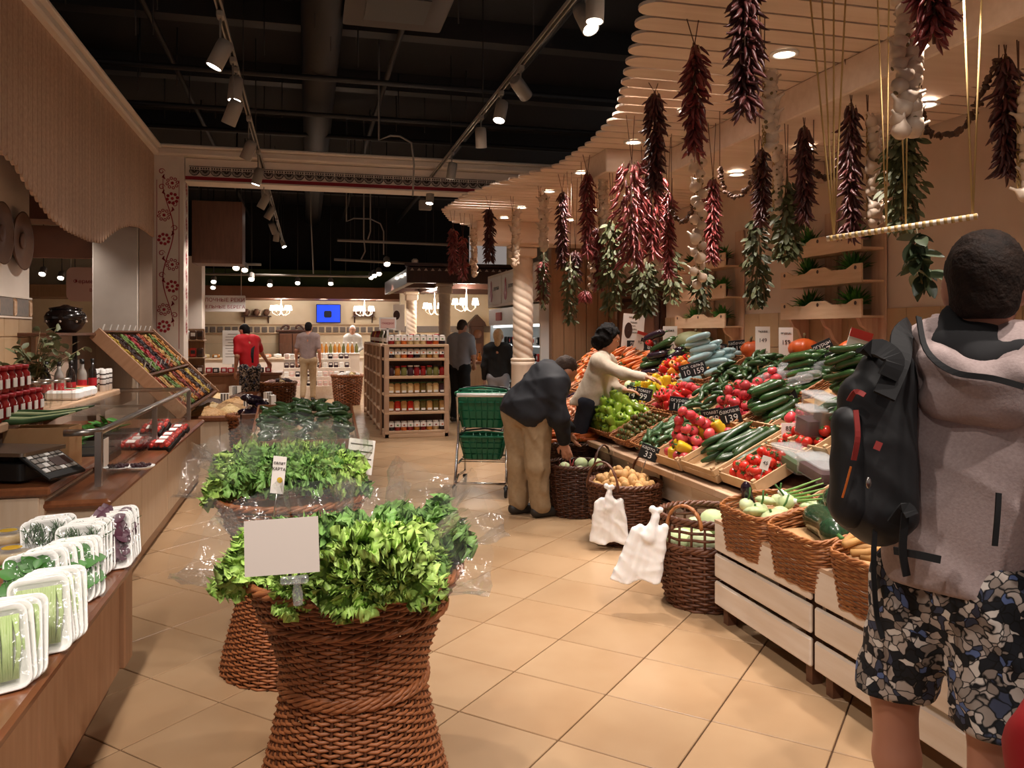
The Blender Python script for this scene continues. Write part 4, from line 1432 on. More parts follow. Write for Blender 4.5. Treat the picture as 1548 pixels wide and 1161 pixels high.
# pumpkins and squash on the back shelf
SH = SZ1 + .045
for px, py, kd, s, lb in ((1050, 524, 'squash_green', 1.15, 'big grey green squash on the back shelf'), (1137, 528, 'pumpkin', .95, 'orange pumpkin on the back shelf behind the white card'), (1216, 534, 'pumpkin', 1.1, 'orange pumpkin on the back shelf by the cucumbers'), (1292, 540, 'pumpkin', 1.1, 'orange pumpkin half hidden by the red and white card'), (992, 516, 'squash_green', .5, 'small brown squash behind the chalk signs')):
    p = onX(px, py, 4.02)
    zz = {'squash_green': .11, 'pumpkin': .085}[kd] * s
    drop(kd, TR((4.02, p.y, SH + zz), .1, -.2 if kd == 'pumpkin' else 0, px, s), lb, 'pumpkins on the back shelf' if kd == 'pumpkin' else None)

# clear tubs
def tub(c, w_, d_, h, label, fillm, rz=0., M=None):
    M = M or SM(c, rz)
    o = thing('plastic_tub', label, 'container', M=M, group='clear plastic tubs')
    out = rrect(w_, d_, .03)
    inn = rrect(w_ * .9, d_ * .9, .025)
    mb = MB()
    n_ = len(out)
    mb.add([(q[0], q[1], 0) for q in inn] + [(q[0], q[1], h) for q in out], [(i, (i + 1) % n_, n_ + (i + 1) % n_, n_ + i) for i in range(n_)] + [tuple(range(n_))[::-1]], 0, True)
    mb.build('tub_wall', 'box_plastic', o)
    MB().prism(rrect(w_ * 1.04, d_ * 1.04, .03), h, h + .008).build('lid', 'box_plastic', o)
    MB().prism(rrect(w_ * .84, d_ * .84, .02), .005, h * .6).build('filling', fillm, o)
    MB().box((0, -d_ * .52, h * .5), (w_ * .4, .002, h * .4)).build('paper_label', 'paper', o)
for px, py, w_, d_, h, lb, fm_ in ((1205, 702, .3, .2, .09, 'low clear tub of dark salad by the marrows', 'herb'), (1240, 718, .26, .18, .09, 'low clear tub of red salad beside the backpack', 'beet'), (1222, 672, .16, .14, .16, 'tall clear tub of dark berries behind the low tubs', 'beet'), (1245, 664, .12, .12, .18, 'tall slim clear tub against the backpack', 'clay'), (1236, 640, .2, .16, .12, 'clear tub of pale mushrooms near the crate edge', 'nut')):
    tub(slope(px, py, .06) if py < 690 else slope(px, py, .02), w_, d_, h, lb, fm_, M=TR(slope(px, py + 8, .0) + Vector((0, 0, .02 if py > 690 else .1)), 0, -.2, PI / 2))

# ---- chalk price signs and paper cards
def chalk(px, py, X, t1, t2, label, tilt=0., s=1.):
    c = onX(px, py, X)
    o = thing('chalk_price_sign', label, 'price sign', c, (0, tilt, -YAW - .25), group='black chalk price signs')
    MB().box((0, 0, 0), (.15 * s, .006, .12 * s), b=.002).build('board', 'chalkboard', o)
    MB().tube([(0, .004, -.05 * s), (0, .004, -.2 * s)], .004, 5).build('stick', 'steel', o)
    text(t1, 'writing', o, .04 * s, 'chalk', (0, -.0045, .032 * s), (PI / 2, 0, 0))
    text(t2, 'price', o, .07 * s, 'chalk', (0, -.0045, -.022 * s), (PI / 2, 0, 0))
CH = [(957, 522, 3.9, 'лук', '59', 'far pair, first', 0), (983, 522, 3.9, 'перец', '89', 'far pair, second', 0), (1086, 528, 3.9, 'тыква', '178', 'on the back shelf beside the big squash', .15), (1114, 524, 3.9, 'кабачок', '119', 'on the back shelf beside the white card', -.1), (1245, 527, 3.9, 'огурцы', '207', 'tilted, behind the wrapped zucchini', -.45), (1263, 545, 3.75, 'цукини', '207', 'in front of the backpack strap', -.15), (1040, 560, 3.4, 'салат', '109', 'before the teal wrapped vegetables', -.3), (1055, 557, 3.45, 'сельд', '159', 'behind the teal heap sign', -.3),
      (958, 594, 2.95, 'перец', '149', 'behind the green peppers', .25), (973, 596, 2.95, 'томат', '99', 'second behind the green peppers', .2), (1026, 611, 2.95, 'огурец', '115', 'before the dark cucumbers', .1), (1076, 630, 2.95, 'томат', '179', 'before the pink tomatoes', -.2), (1104, 628, 2.95, 'баклаж', '139', 'beside the pink tomato sign', -.25), (1188, 600, 3.2, 'томат', '139', 'standing on the zucchini heap', -.3)]
for px, py, X, a, b, lb, tl in CH:
    chalk(px, py, X, a, b, 'black chalk price sign ' + lb, tl)
chalk(981, 684, 2.42, 'картоф', '33', 'black chalk price sign stuck above the potato basket', .35, .9)

def card(px, py, X, w_, h, label, lines, red=False, tilt=0., stick=.12, rz=0.):
    c = onX(px, py, X)
    o = thing('paper_card', label, 'sign', c, (0, tilt, -YAW + rz), group='white paper cards')
    MB().box((0, 0, 0), (w_, .004, h)).build('sheet', 'paper', o)
    if red:
        MB().box((0, -.003, h * .41), (w_, .002, h * .18)).build('red_stripe', 'label_red', o)
        MB().box((w_ * .2, -.003, .02), (w_ * .35, .002, h * .2)).build('picture', 'dark_print', o)
    MB().tube([(0, .004, -h / 2), (0, .004, -h / 2 - stick)], .004, 5).build('stick', 'steel', o)
    for k, (t, z, s_) in enumerate(lines):
        text(t, 'print', o, s_, 'dark_print', (0, -.004, z * h), (PI / 2, 0, 0))
    return o
card(1013, 514, 3.92, .16, .31, 'tall white card standing beside the big squash', [('цена', .35, .04), ('121', -.25, .07)])
card(1153, 520, 3.92, .13, .31, 'tall white card in front of the orange pumpkin', [('тыква', .36, .03), ('149', .1, .05), ('сорт', -.25, .04)])
card(1188, 520, 3.92, .12, .28, 'tall white card above the dark cucumbers', [('огурцы', .33, .025), ('159', .05, .05)])
card(1293, 535, 3.7, .16, .34, 'tilted white card with red stripe near the backpack', [('1219', .1, .04), ('45 83', -.25, .05)], True, .3)
card(877, 637, 2.5, .11, .22, 'tilted white card with red stripe at the ledge by the woman', [('169', -.1, .04)], True, .2)
card(968, 515, 3.9, .13, .22, 'tilted white card with red stripe behind the far chalk signs', [('95', -.1, .05)], True, .3)
card(1158, 682, 2.85, .1, .1, 'small white price card in the red tomato crate', [('99', .1, .045), ('руб', -.28, .025)])
card(1192, 650, 2.95, .09, .09, 'small white price card on the long crate rim', [('85', .1, .04)])
card(1157, 700, 2.55, .05, .08, 'narrow white price tag before the low tubs', [('45', 0, .03)], False, .3, .05)
c = onX(957, 501, 3.95)
o = card(957, 500, 3.95, .27, .42, 'white poster with an oval picture hung by the dark door', [('зелень', .4, .04), ('томат', .25, .03), ('лук', .15, .03), ('перец', .05, .03), ('морковь', -.05, .03)], False, .08, .3)
MB().lathe([(.001, 0), (.05, 0)], 20, cap=False, M=Matrix.Translation((-.06, -.004, .0)) @ rotm(x=PI / 2) @ Matrix.Diagonal((1, 2.0, 1, 1))).build('oval_picture', 'dark_wood', o)

# ================================================================== FLOOR BASKETS IN FRONT OF THE STAND
def fb(px_c, d, label, prof, ns, pitch, r, m, hs, group='tall wicker floor baskets'):
    c = at(px_c, 503, d)
    return Vector((c.x, c.y, 0)), basket('floor_basket', label, (c.x, c.y, 0), prof, ns, pitch, r, m, 'stake', group=group, handles=hs, rimr=.011)
pp = [(.20, 0), (.225, .1), (.25, .25), (.265, .37), (.262, .43)]
cpot, _ = fb(944, 5.88, 'tall dark wicker basket of potatoes with a white bag hung on it', pp, 26, .017, .0085, 'wicker_brown', [(.2, .011, -2.6, .14), (.2, .011, .5, .14)])
for k in range(85):
    a, q = R.uniform(0, 2 * PI), math.sqrt(R.random()) * .22
    z = .40 + .13 * (1 - (q / .24) ** 2) * R.uniform(.5, 1) - .02
    drop('potato%d' % (k % 3), TR((cpot.x + q * math.cos(a), cpot.y + q * math.sin(a), z), R.uniform(0, 6), R.uniform(0, 6), R.uniform(0, 6)), 'tan potato heaped in the tall wicker basket', 'potatoes in the floor basket')
ccar, _ = fb(872, 6.75, 'tall dark wicker basket of cabbages under the stooping man\'s hand', [(q[0] * .98, q[1] * .98) for q in pp], 26, .017, .0085, 'wicker_dark', [(.2, .011, -.9, .14)])
for k, (dx, dy, dz, s) in enumerate(((.14, -.08, .42, .75), (-.02, -.15, .38, .6), (-.1, .02, .38, .7), (.08, .12, .4, .7))):
    drop('cabbage', TR((ccar.x + dx, ccar.y + dy, dz), k, k, 0, s), 'pale green cabbage in the basket by the stooping man', 'cabbages by the stooping man')
for k in range(14):
    a, q = R.uniform(0, 2 * PI), math.sqrt(R.random()) * .18
    drop('beet', TR((ccar.x - .06 + q * math.cos(a), ccar.y + q * math.sin(a), .37), k, k, 0, .9), 'dark beet among the cabbages by the stooping man', 'beets among the cabbages')
ccb, _ = fb(862, 7.45, 'wicker basket heaped with carrots behind the stooping man\'s hand', [(.2, 0), (.24, .2), (.28, .46), (.29, .52)], 26, .018, .009, 'wicker_dark', [(.16, .011, -.3, .14)])
for k in range(60):
    a, q = R.uniform(0, 2 * PI), math.sqrt(R.random()) * .25
    drop('carrot', TR((ccb.x + q * math.cos(a), ccb.y + q * math.sin(a), .52 + .12 * (1 - (q / .28) ** 2) + R.uniform(-.02, .02)), R.uniform(0, 6), R.uniform(-.2, .2), R.uniform(-.6, .6), 1.15), 'orange carrot in the heaped floor basket', 'carrots in the floor basket')
ccon, _ = fb(832, 7.8, 'wicker basket of onions behind the carrot basket', [(.2, 0), (.24, .2), (.27, .5)], 24, .02, .009, 'wicker_dark', [])
for k in range(26):
    a, q = R.uniform(0, 2 * PI), math.sqrt(R.random()) * .22
    drop('potato%d' % (k % 3), TR((ccon.x + q * math.cos(a), ccon.y + q * math.sin(a), .52 + .1 * (1 - (q / .28) ** 2)), k, k, 0, 1.2), 'pinkish potato in the basket behind the carrots', 'potatoes behind the carrots')
ccab, _ = fb(1068, 4.55, 'tall dark open-topped wicker basket of cabbages at the slatted stand', [(.215, 0), (.25, .12), (.275, .28), (.275, .35)], 24, .017, .009, 'wicker_brown', [], )
o2 = _
wv, st = weave([(.275, .35), (.27, .5)], 24, .036, .0085)
wv.build('open_weave', 'wicker_brown', o2, kind='stuff')
st.build('open_stakes', 'stake', o2, kind='stuff')
braid(.27, .5, .011).build('upper_rim', 'wicker_brown', o2)
handle(.275, .47, .12, .014, -2.5, .1).build('handle', 'wicker_gold', o2)
for k, (dx, dy, dz, s) in enumerate(((-.08, -.1, .36, 1), (.1, -.06, .37, 1), (.0, .12, .37, 1), (-.12, .08, .33, .95), (.03, -.02, .45, .95), (.15, .1, .35, .9))):
    drop('cabbage', TR((ccab.x + dx, ccab.y + dy, dz), k, k, 0, s), 'pale cabbage inside the open-topped basket', 'cabbages in the open basket')

# ---- knotted white carrier bags hung from the baskets
def carrier(c, label, lean):
    o = thing('carrier_bag', label, 'plastic bag', c, group='white carrier bags')
    C = Vector(c)
    nn = Vector((-SA, CA, 0))
    rr = Vector((CA, -SA, 0))
    pr = [('e', C + Vector((0, 0, -.03)), (.022, .02, .018)), ('c', C, .01, C - rr * .02 + Vector((0, 0, .012)), .02), ('c', C, .01, C + rr * .022 + Vector((0, 0, .008)), .018), ('c', C + Vector((0, 0, -.03)), .022, C + Vector((lean * .3, 0, -.13)), .05, nn, 1.5)]
    for k_ in range(6):
        u_ = -.115 + .046 * k_ + .006 * math.sin(k_ * 5)
        pr.append(('c', C + rr * (u_ * .7 + lean * .3) + Vector((0, 0, -.10 - .01 * math.cos(k_ * 3))), .026, C + rr * (u_ + lean) + Vector((0, 0, -.40)), .034, nn, 1.25))
    skin('bag', pr, .008, 'bag_white', o, c, .016, .005, 38, cut=lambda X: -(X[:, 2] - (c[2] - .385 + .012 * np.sin(X[:, 0] * 40))))
p = at(921, 738, 5.62)
carrier(p, 'white knotted carrier bag hung on the potato basket', .0)
p = at(992, 773, 4.38)
carrier(p, 'white knotted carrier bag hung on the cabbage basket by the stand', -.12)

# ================================================================== WALL FURNITURE ON THE PRODUCE SIDE
def wall_planter(px0, px1, rows, label, back_top):
    y1_, y0_ = onX(px0, 503, 4.28).y, onX(px1, 503, 4.28).y
    W = y1_ - y0_
    ym = (y0_ + y1_) / 2
    o = thing('wall_planter', label, 'planter shelf', (4.29, ym, 0), group='planter shelves on the wall')
    zs = [onX((px0 + px1) / 2, r, 4.1).z for r in rows]
    for s_ in (-.5, .12):
        MB().box((-.012, s_ * W * .88, (zs[0] + zs[-1]) / 2), (.02, .16, zs[0] - zs[-1] + .55), b=.004).build('back_board', 'pine_z', o)
    for k, z in enumerate(zs):
        MB().box((-.11, 0, z - .09), (.2, W, .016)).build('shelf_board', 'pine_y', o)
        out = [(-W / 2, -.1), (W / 2, -.1), (W / 2, .045)]
        for t in np.linspace(0, 1, 13):
            out.append((W / 2 - W * t, .045 - .035 * (1 if .12 < (t % .5) < .38 else 0)))
        M = Matrix(((0, 0, 1, -.215), (1, 0, 0, 0), (0, 1, 0, z), (0, 0, 0, 1)))
        MB().prism(out, -.008, .008).build('front_panel', 'pine_y', o, M=M)
        for t in (-.44, .0, .44):
            MB().lathe([(.001, 0), (.016, .001)], 12, cap=False, M=rotm(y=-PI / 2)).build('cutout_shade_disc', 'dark_wood', o, loc=(-.225, W * t, z + .015))  # flat dark disc stands for the shaded hole of a cutout
        if k == len(zs) - 1:
            for s_ in (-.42, 0, .42):
                prf = [(0, 0), (-.18, 0), (-.15, -.06), (-.1, -.09), (-.07, -.16), (0, -.22)]
                MB().prism(prf, -.02, .02, M=Matrix(((1, 0, 0, -.01), (0, 0, 1, s_ * W), (0, 1, 0, z - .1), (0, 0, 0, 1)))).build('bracket', 'pine_z', o)
    return W, ym, zs
def herb_pot(c, label, seed, m='basil', n=110, hh=.16):
    rn = random.Random(seed)
    o = thing('potted_herb', label, 'plant', c, group='potted herbs on the wall shelves')
    MB().lathe([(.045, 0), (.06, .08), (.064, .085), (.058, .08), (.05, .07)], 16).build('pot', 'brown_wood', o)
    mb = MB()
    for k in range(n):
        a, e = rn.uniform(0, 2 * PI), rn.uniform(.2, 1.4)
        L_ = hh * rn.uniform(.3, 1.1)
        d_ = Vector((math.cos(a) * math.cos(e), math.sin(a) * math.cos(e), math.sin(e)))
        b = Vector((0, 0, .075))
        side = d_.cross(Vector((0, 0, 1))).normalized() * .013
        tip = b + d_ * L_ + Vector((0, 0, -.02 * (1.4 - e)))
        mid = b + d_ * L_ * .62
        mb.add([b, mid + side, tip, mid - side, mid + Vector((0, 0, .008))], [(0, 1, 4), (1, 2, 4), (2, 3, 4), (3, 0, 4)], 0, True)
    mb.build('foliage', m, o, kind='stuff')
W, ym, zs = wall_planter(1212, 1338, (362, 410, 462), 'tall pine planter shelf of three tiers on the wall above the pumpkins', 0)
for k, z in enumerate(zs):
    for q, s_ in enumerate((.26, -.3)):
        herb_pot((4.17, ym + s_ * W, z - .082), f'small potted herb on the wide wall shelf, {("top", "middle", "lowest")[k]} tier, {("far", "near")[q]} end', k * 7 + q, hh=.2)
W, ym, zs = wall_planter(1046, 1124, (391, 437, 481), 'narrower pine planter shelf of three tiers on the wall beyond the bay bunches', 0)
for k, z in enumerate(zs):
    for q, s_ in enumerate((.26, -.3)):
        herb_pot((4.17, ym + s_ * W, z - .082), f'small potted herb on the narrow wall shelf, {("top", "middle", "lowest")[k]} tier, {("far", "near")[q]} end', 50 + k * 7 + q, hh=.17)

# ---- dark carved double door
d0, d1 = 9.1, 10.5
o = struct(MB().box((4.27, (d0 + d1) / 2, 1.0), (.08, d1 - d0, 2.0)).build('door_1', 'dark_wood'), 'dark carved wooden double door with a crown')
for k in range(2):
    yy = d0 + (k + .5) * (d1 - d0) / 2
    MB().box((4.215, yy, 1.0), (.03, (d1 - d0) / 2 - .04, 1.9), b=.01).build('door_leaf', 'dark_wood', o)
    for z, h in ((.5, .7), (1.45, .8)):
        MB().box((4.198, yy, z), (.02, .45, h), b=.015).build('door_panel', 'brown_wood', o)
MB().box((4.2, (d0 + d1) / 2, 2.03), (.16, d1 - d0 + .1, .08), b=.02).build('cornice', 'dark_wood', o)
out = [(-.8, 0), (.8, 0)] + [(.8 - 1.6 * t, .02 + .2 * math.sin(PI * t) ** 1.5) for t in np.linspace(0, 1, 15)]
MB().prism(out, -.04, .04, M=Matrix(((0, 0, 1, 4.2), (1, 0, 0, (d0 + d1) / 2), (0, 1, 0, 2.07), (0, 0, 0, 1)))).build('crown', 'dark_wood', o)

# ---- twisted columns
def twisted(c, r, z0, z1, label, turns, m='column_wood', ped=True, sq=.0):
    o = thing('twisted_column', label, 'column', (c[0], c[1], 0), group='twisted columns')
    mb = MB()
    n_, K = 40, 120
    vs_, fs_ = [], []
    for i in range(K + 1):
        z = z0 + (z1 - z0) * i / K
        for j in range(n_):
            a = 2 * PI * j / n_
            q = r * (.9 + .1 * abs(math.cos(2 * (a + 2 * PI * turns * i / K))) ** .6)
            vs_.append((q * math.cos(a), q * math.sin(a), z))
    for i in range(K):
        for j in range(n_):
            j2 = (j + 1) % n_
            fs_.append((i * n_ + j, i * n_ + j2, (i + 1) * n_ + j2, (i + 1) * n_ + j))
    mb.add(vs_, fs_, 0, True).build('twisted_shaft', m, o)
    MB().box((0, 0, z1 + .07), (r * 2.3, r * 2.3, .14), b=.02).box((0, 0, z1 + .17), (r * 2.6, r * 2.6, .06), b=.015).build('capital', m, o)
    MB().lathe([(r * 1.1, z0 - .05), (r * 1.18, z0 - .035), (r * 1.18, z0 - .01), (r * 1.02, z0)], 28).build('base_ring', m, o)
    MB().lathe([(r * 1.3, 0), (r * 1.3, .1), (r * 1.15, .16), (r * 1.12, z0 - .1), (r * 1.2, z0 - .05)], 28).build('pedestal', m, o)
twisted((2.83, 10.46), .14, 1.19, 2.54, 'large twisted wooden column under the canopy behind the stooping man', 3.2)
p = onY(672, 503, 15.3)
twisted((p.x, 15.3), .115, .9, 2.28, 'bright twisted column at the corner of the pavilion', 3.4)
p = onY(622, 503, 18.6)
twisted((p.x, 18.6), .125, .9, 2.28, 'farther twisted column of the pavilion', 3.4)

# ================================================================== HANGING GARLANDS
chili_me = []
for q in range(3):
    b = .012 * (q - 1)
    chili_me.append(MB().tube([(0, 0, .0), (.004, 0, -.006), (.008 + b * .3, 0, -.03), (.01 + b, .002, -.055), (.006 + b * 1.6, 0, -.075), (b * 2.4, 0, -.088)], [.004, .009, .0105, .0085, .005, .0008], 6).tube([(0, 0, 0), (-.004, 0, .018)], .0022, 4, mi=1).mesh('chili_pod', ['chili', 'chili_stem']))
chili_dk = []
for me in chili_me:
    m2 = me.copy()
    m2.materials[0] = MATS['chili_dark']
    chili_dk.append(m2)
def chili_far(L_, n_, seed):
    rn = random.Random(seed)
    mb = MB()
    for k in range(n_):
        a = rn.uniform(0, 2 * PI)
        z = -L_ * (k + rn.random()) / n_
        o_ = rn.uniform(.01, .03)
        e = rn.uniform(.3, 1.0)
        M = TR((o_ * math.cos(a), o_ * math.sin(a), z), 0, 0, a) @ rotm(y=-e) @ rotm(z=rn.uniform(0, 6)) @ Matrix.Scale(rn.uniform(.75, 1.0), 4)
        mb.tube([(0, 0, 0), (.006, 0, -.02), (.008, 0, -.055), (0, 0, -.088)], [.005, .011, .009, .001], 5, M=M)
    return mb

GN = {'c': 0, 'g': 0, 'b': 0}
def cordto(o, p, x=0., y=0.):
    MB().tube([(0, 0, 0), (x, y, CZ - p.z)], .0025, 4).tube([(0, 0, 0), (-x - .02, -y, CZ - p.z)], .0025, 4).build('hanging_cord', 'cord', o)

def ristra(px, y0, y1, d, label, wide=1., dark=False, near=True, dens=1.):
    p = at(px, y0, d)
    L_ = (y1 - y0) / FPX * d
    o = thing('chili_ristra', label, 'chili string', p, group='strings of dried chilies')
    if p.z < CZ:
        cordto(o, p, .02, .0)
    seed = int(px * 7 + y0)
    rn = random.Random(seed)
    MB().tube([(0, 0, .01), (0, 0, -L_ * .9)], .006, 5).build('core_string', 'cord', o)
    n_ = int(min(210, max(60, 350 * L_ * dens * wide)))
    if near:
        ms = chili_dk if dark else chili_me
        for k in range(n_):
            t = (k + rn.random()) / n_
            a = k * 2.4 + rn.uniform(-.4, .4)
            wd = wide * (.6 + .5 * math.sin(PI * min(1, t * 1.15 + .1)))
            o_ = rn.uniform(.006, .034) * wd * max(1, wide) ** .6
            e = rn.uniform(.35, 1.0) * (1 if t > .06 else .5)
            M = TR((o_ * math.cos(a), o_ * math.sin(a), -(L_ - .065) * t), 0, 0, a) @ rotm(y=-e) @ rotm(z=rn.uniform(0, 6)) @ Matrix.Scale(rn.uniform(.68, .98) * (.9 + .1 * wide), 4)
            put('chili_pod', ms[k % 3], o, M=M)
    else:
        chili_far(L_ - .07, n_, seed).build('pods', 'chili_dark' if dark else 'chili', o, kind='stuff')
    return o

gar = MB().lathe([(.001, -.026), (.012, -.024), (.026, -.012), (.031, .002), (.026, .016), (.014, .028), (.006, .04), (.005, .06)], 14, fn=lambda a, i: 1 - .06 * (.5 - .5 * math.cos(7 * a)))
gar = gar.lathe([(.001, -.028), (.008, -.027), (.009, -.022)], 8, mi=1).mesh('garlic_bulb', ['garlic', 'stem'])
def garlic(px, y0, y1, d, label, cols=1, s=1.):
    p = at(px, y0, d)
    L_ = (y1 - y0) / FPX * d
    o = thing('garlic_braid', label, 'garlic string', p, group='braids of garlic')
    if p.z < CZ:
        cordto(o, p, .01, .01)
    rn = random.Random(int(px * 3 + y0))
    mb = MB()
    for q in range(3):
        mb.tube([(.008 * math.cos(t * 30 + q * 2.1), .008 * math.sin(t * 30 + q * 2.1), -L_ * .95 * t) for t in np.linspace(-.05, 1, 24)], .0032, 5)
    mb.build('braided_stalks', 'twine', o)
    n_ = int(L_ / (.034 * s)) * cols
    for k in range(n_):
        t = (k + .5) / n_
        a = k * 2.4 if cols == 1 else (k % cols) / cols * PI * 1.2 + rn.uniform(-.4, .4) - .6
        r_ = .022 * s * (1 if cols == 1 else 1.5)
        put('garlic_bulb', gar, o, M=TR((r_ * math.cos(a) * (1 if cols == 1 else 1.3), -abs(r_ * math.sin(a)) if cols > 1 else r_ * math.sin(a), -L_ * t), rn.uniform(.3, 1.3) * (1), rn.uniform(-.8, .8), rn.uniform(0, 6), s * rn.uniform(.85, 1.15)))
    return o

def leaf_mesh(L_, wd, m):
    mb = MB()
    vs_ = []
    K = 6
    for i in range(K + 1):
        t = i / K
        hw = wd * math.sin(PI * min(1, t * .96 + .02)) ** .8
        zc = -.12 * L_ * t * t
        vs_ += [(L_ * t, -hw, zc + .25 * hw), (L_ * t, 0, zc), (L_ * t, hw, zc + .25 * hw)]
    fs_ = []
    for i in range(K):
        fs_ += [(3 * i, 3 * i + 1, 3 * i + 4, 3 * i + 3), (3 * i + 1, 3 * i + 2, 3 * i + 5, 3 * i + 4)]
    return mb.add(vs_, fs_, 0, True)
def leafmass(L_, wd, n_, ll, lw, seed, droop=.9, taper=.5):
    rn = random.Random(seed)
    lm = leaf_mesh(ll, lw, None)
    mb = MB()
    st = MB()
    for k in range(n_):
        t = rn.random()
        a = rn.uniform(0, 2 * PI)
        r_ = wd * rn.uniform(.15, 1) * (taper + (1 - taper) * math.sin(PI * t))
        e = rn.uniform(.2, 1.3) * droop
        M = TR((r_ * .6 * math.cos(a), r_ * .6 * math.sin(a), -L_ * t), 0, 0, a) @ rotm(y=e) @ rotm(x=rn.uniform(-1, 1)) @ Matrix.Scale(rn.uniform(.7, 1.25), 4)
        mb.add(lm.v, lm.f, 0, True, M)
    for k in range(7):
        a = k
        st.tube([(0, 0, .06), (wd * .2 * math.cos(a), wd * .2 * math.sin(a), -L_ * .5), (wd * .5 * math.cos(a), wd * .5 * math.sin(a), -L_ * .95)], .003, 4)
    return mb, st
def bay(px, y0, y1, d, label, wd=.11, n_=110, ll=.075, lw=.015, m='bay'):
    p = at(px, y0, d)
    L_ = (y1 - y0) / FPX * d
    o = thing('bay_bunch', label, 'herb bunch', p, group='bunches of dried bay')
    if p.z < CZ:
        cordto(o, p, .015, .01)
    mb, st = leafmass(L_, wd, int(n_ * 1.6), ll * .78, lw * .78, int(px + y0))
    mb.build('leaves', m, o, kind='stuff')
    st.build('stems', 'stem', o)

RS = [(685, 345, 418, 9.6, 'pale glinting red chili string at the far tip of the canopy', .8, 0, 0), (700, 358, 428, 9.8, 'slim chili string beside the far white garlic', .6, 0, 0), (740, 315, 402, 8.6, 'dark red chili string hanging alone left of the twisted column', 1., 1, 0), (820, 395, 462, 8.3, 'red chili string low beside the twisted column', 1.2, 0, 0), (850, 290, 412, 7.4, 'long dark chili string above the paneled wall', 1., 1, 0), (888, 262, 395, 6.6, 'red chili string beside a garlic braid, over the paneled wall', 1., 0, 1), (905, 345, 445, 7.0, 'chili string behind the garlic braid', .9, 0, 0),
      (990, 140, 300, 4.7, 'long dark topped chili string in the middle cluster', 1., 1, 1), (955, 245, 412, 5.4, 'broad bright red chili string lowest in the middle cluster', 2.1, 0, 1), (985, 235, 400, 5.5, 'red chili string behind the broad one', 1.7, 0, 1), (1010, 290, 428, 6.0, 'slim chili string ending in a point above the dark door', .8, 0, 1), (1050, 68, 245, 3.75, 'glossy red chili string above the garlic, near the canopy seam', .95, 0, 1), (1078, 270, 405, 5.6, 'chili string beside the long garlic braid', .9, 0, 1), (1127, -25, 192, 3.15, 'big dark brown chili string cut by the top of the frame', 1.1, 1, 1),
      (1152, 225, 350, 5.2, 'dark chili string over the bay leaves', .9, 1, 1), (1216, 192, 345, 4.75, 'dark red chili string beside the bundled straw stalks', .9, 1, 1), (1287, 158, 372, 4.3, 'long chili string beside the double garlic braid', .95, 1, 1), (1412, -40, 78, 2.85, 'bright red chili string hanging highest at the top of the frame', 1.25, 0, 1), (1520, 85, 282, 3.55, 'dark chili string by the edge above the short haired man', .9, 1, 1), (870, 380, 430, 7.6, 'short chili string among the far bay leaves', 1., 1, 0), (885, 440, 462, 6.9, 'stub of chili pods under the bay leaves', .7, 0, 0)]
for q in RS:
    ristra(*q[:5], wide=q[5], dark=bool(q[6]), near=bool(q[7]))
GS = [(713, 347, 418, 9.9, 'white garlic braid catching the light at the canopy tip', 2, 1.1), (775, 320, 402, 8.6, 'garlic braid just before the twisted column', 2, 1.15), (817, 298, 378, 8.0, 'thick garlic braid over the twisted column', 2, 1.2), (907, 270, 362, 6.7, 'garlic braid with one pale bulb at its end', 2, 1.0), (1056, 240, 435, 4.9, 'long garlic braid under the glossy chili string', 1, 1.15), (1155, 112, 228, 3.7, 'garlic braid beside the big dark chili string', 2, .95), (1170, 222, 322, 4.9, 'garlic braid between two dark chili strings', 2, .8), (1312, 180, 340, 4.3, 'double garlic braid with big bulbs at the end', 2, 1.15), (1360, -10, 205, 3.1, 'thick garlic braid hanging from the top of the frame', 3, 1.2), (1540, 130, 300, 3.5, 'garlic braid at the edge above the short haired man', 2, 1.15), (895, 395, 440, 7.0, 'short garlic braid deep among the far strings', 1, .9)]
for q in GS:
    garlic(*q[:5], cols=q[5], s=q[6])
BS = [(822, 375, 465, 8.1, 'bay bunch behind the low red chili string', .08, 70, .06, .014), (862, 395, 485, 7.3, 'trailing bay bunch over the paneled wall', .12, 120, .07, .016), (925, 330, 470, 6.4, 'leafy bay bunch at the heart of the far cluster', .16, 200, .08, .018), (975, 395, 475, 6.3, 'grey green bay bunch under the broad chili string', .18, 200, .08, .018), (1015, 380, 455, 6.6, 'loose bay bunch beside the pointed chili string', .13, 110, .08, .017), (1060, 400, 465, 5.6, 'bay sprig under the long garlic braid', .09, 70, .08, .018), (1145, 330, 462, 5.3, 'long trailing bay bunch under the dark chili string', .12, 190, .075, .018), (1190, 275, 390, 4.9, 'dense bay bunch between chili strings near the wall shelf', .15, 220, .075, .018), (1365, 195, 345, 3.9, 'big dark bay bunch hanging behind the thick garlic', .15, 260, .075, .018)]
for q in BS:
    bay(*q[:5], wd=q[5], n_=q[6], ll=q[7], lw=q[8])
# near bay branch with leaves one can tell apart
p = at(1385, 350, 3.3)
o = thing('bay_bunch', 'broad leaved bay branch hung from the striped rod beside the man', 'herb bunch', p, group='bunches of dried bay')
MB().tube([(0, 0, .03), (.01, 0, -.1), (.03, 0, -.22)], .004, 5).build('stem', 'stem', o)
lf = leaf_mesh(.1, .024, None).mesh('leaf', 'bay_dark')
rn = random.Random(3)
for k in range(46):
    t = rn.random() ** .8
    put('leaf', lf, o, M=TR((.03 * t + rn.uniform(-.02, .02), rn.uniform(-.02, .02), -.2 * t), 0, 0, rn.uniform(0, 6.28)) @ rotm(y=rn.uniform(-.1, 1.3)) @ rotm(x=rn.uniform(-1, 1)) @ Matrix.Scale(rn.uniform(.7, 1.15), 4))
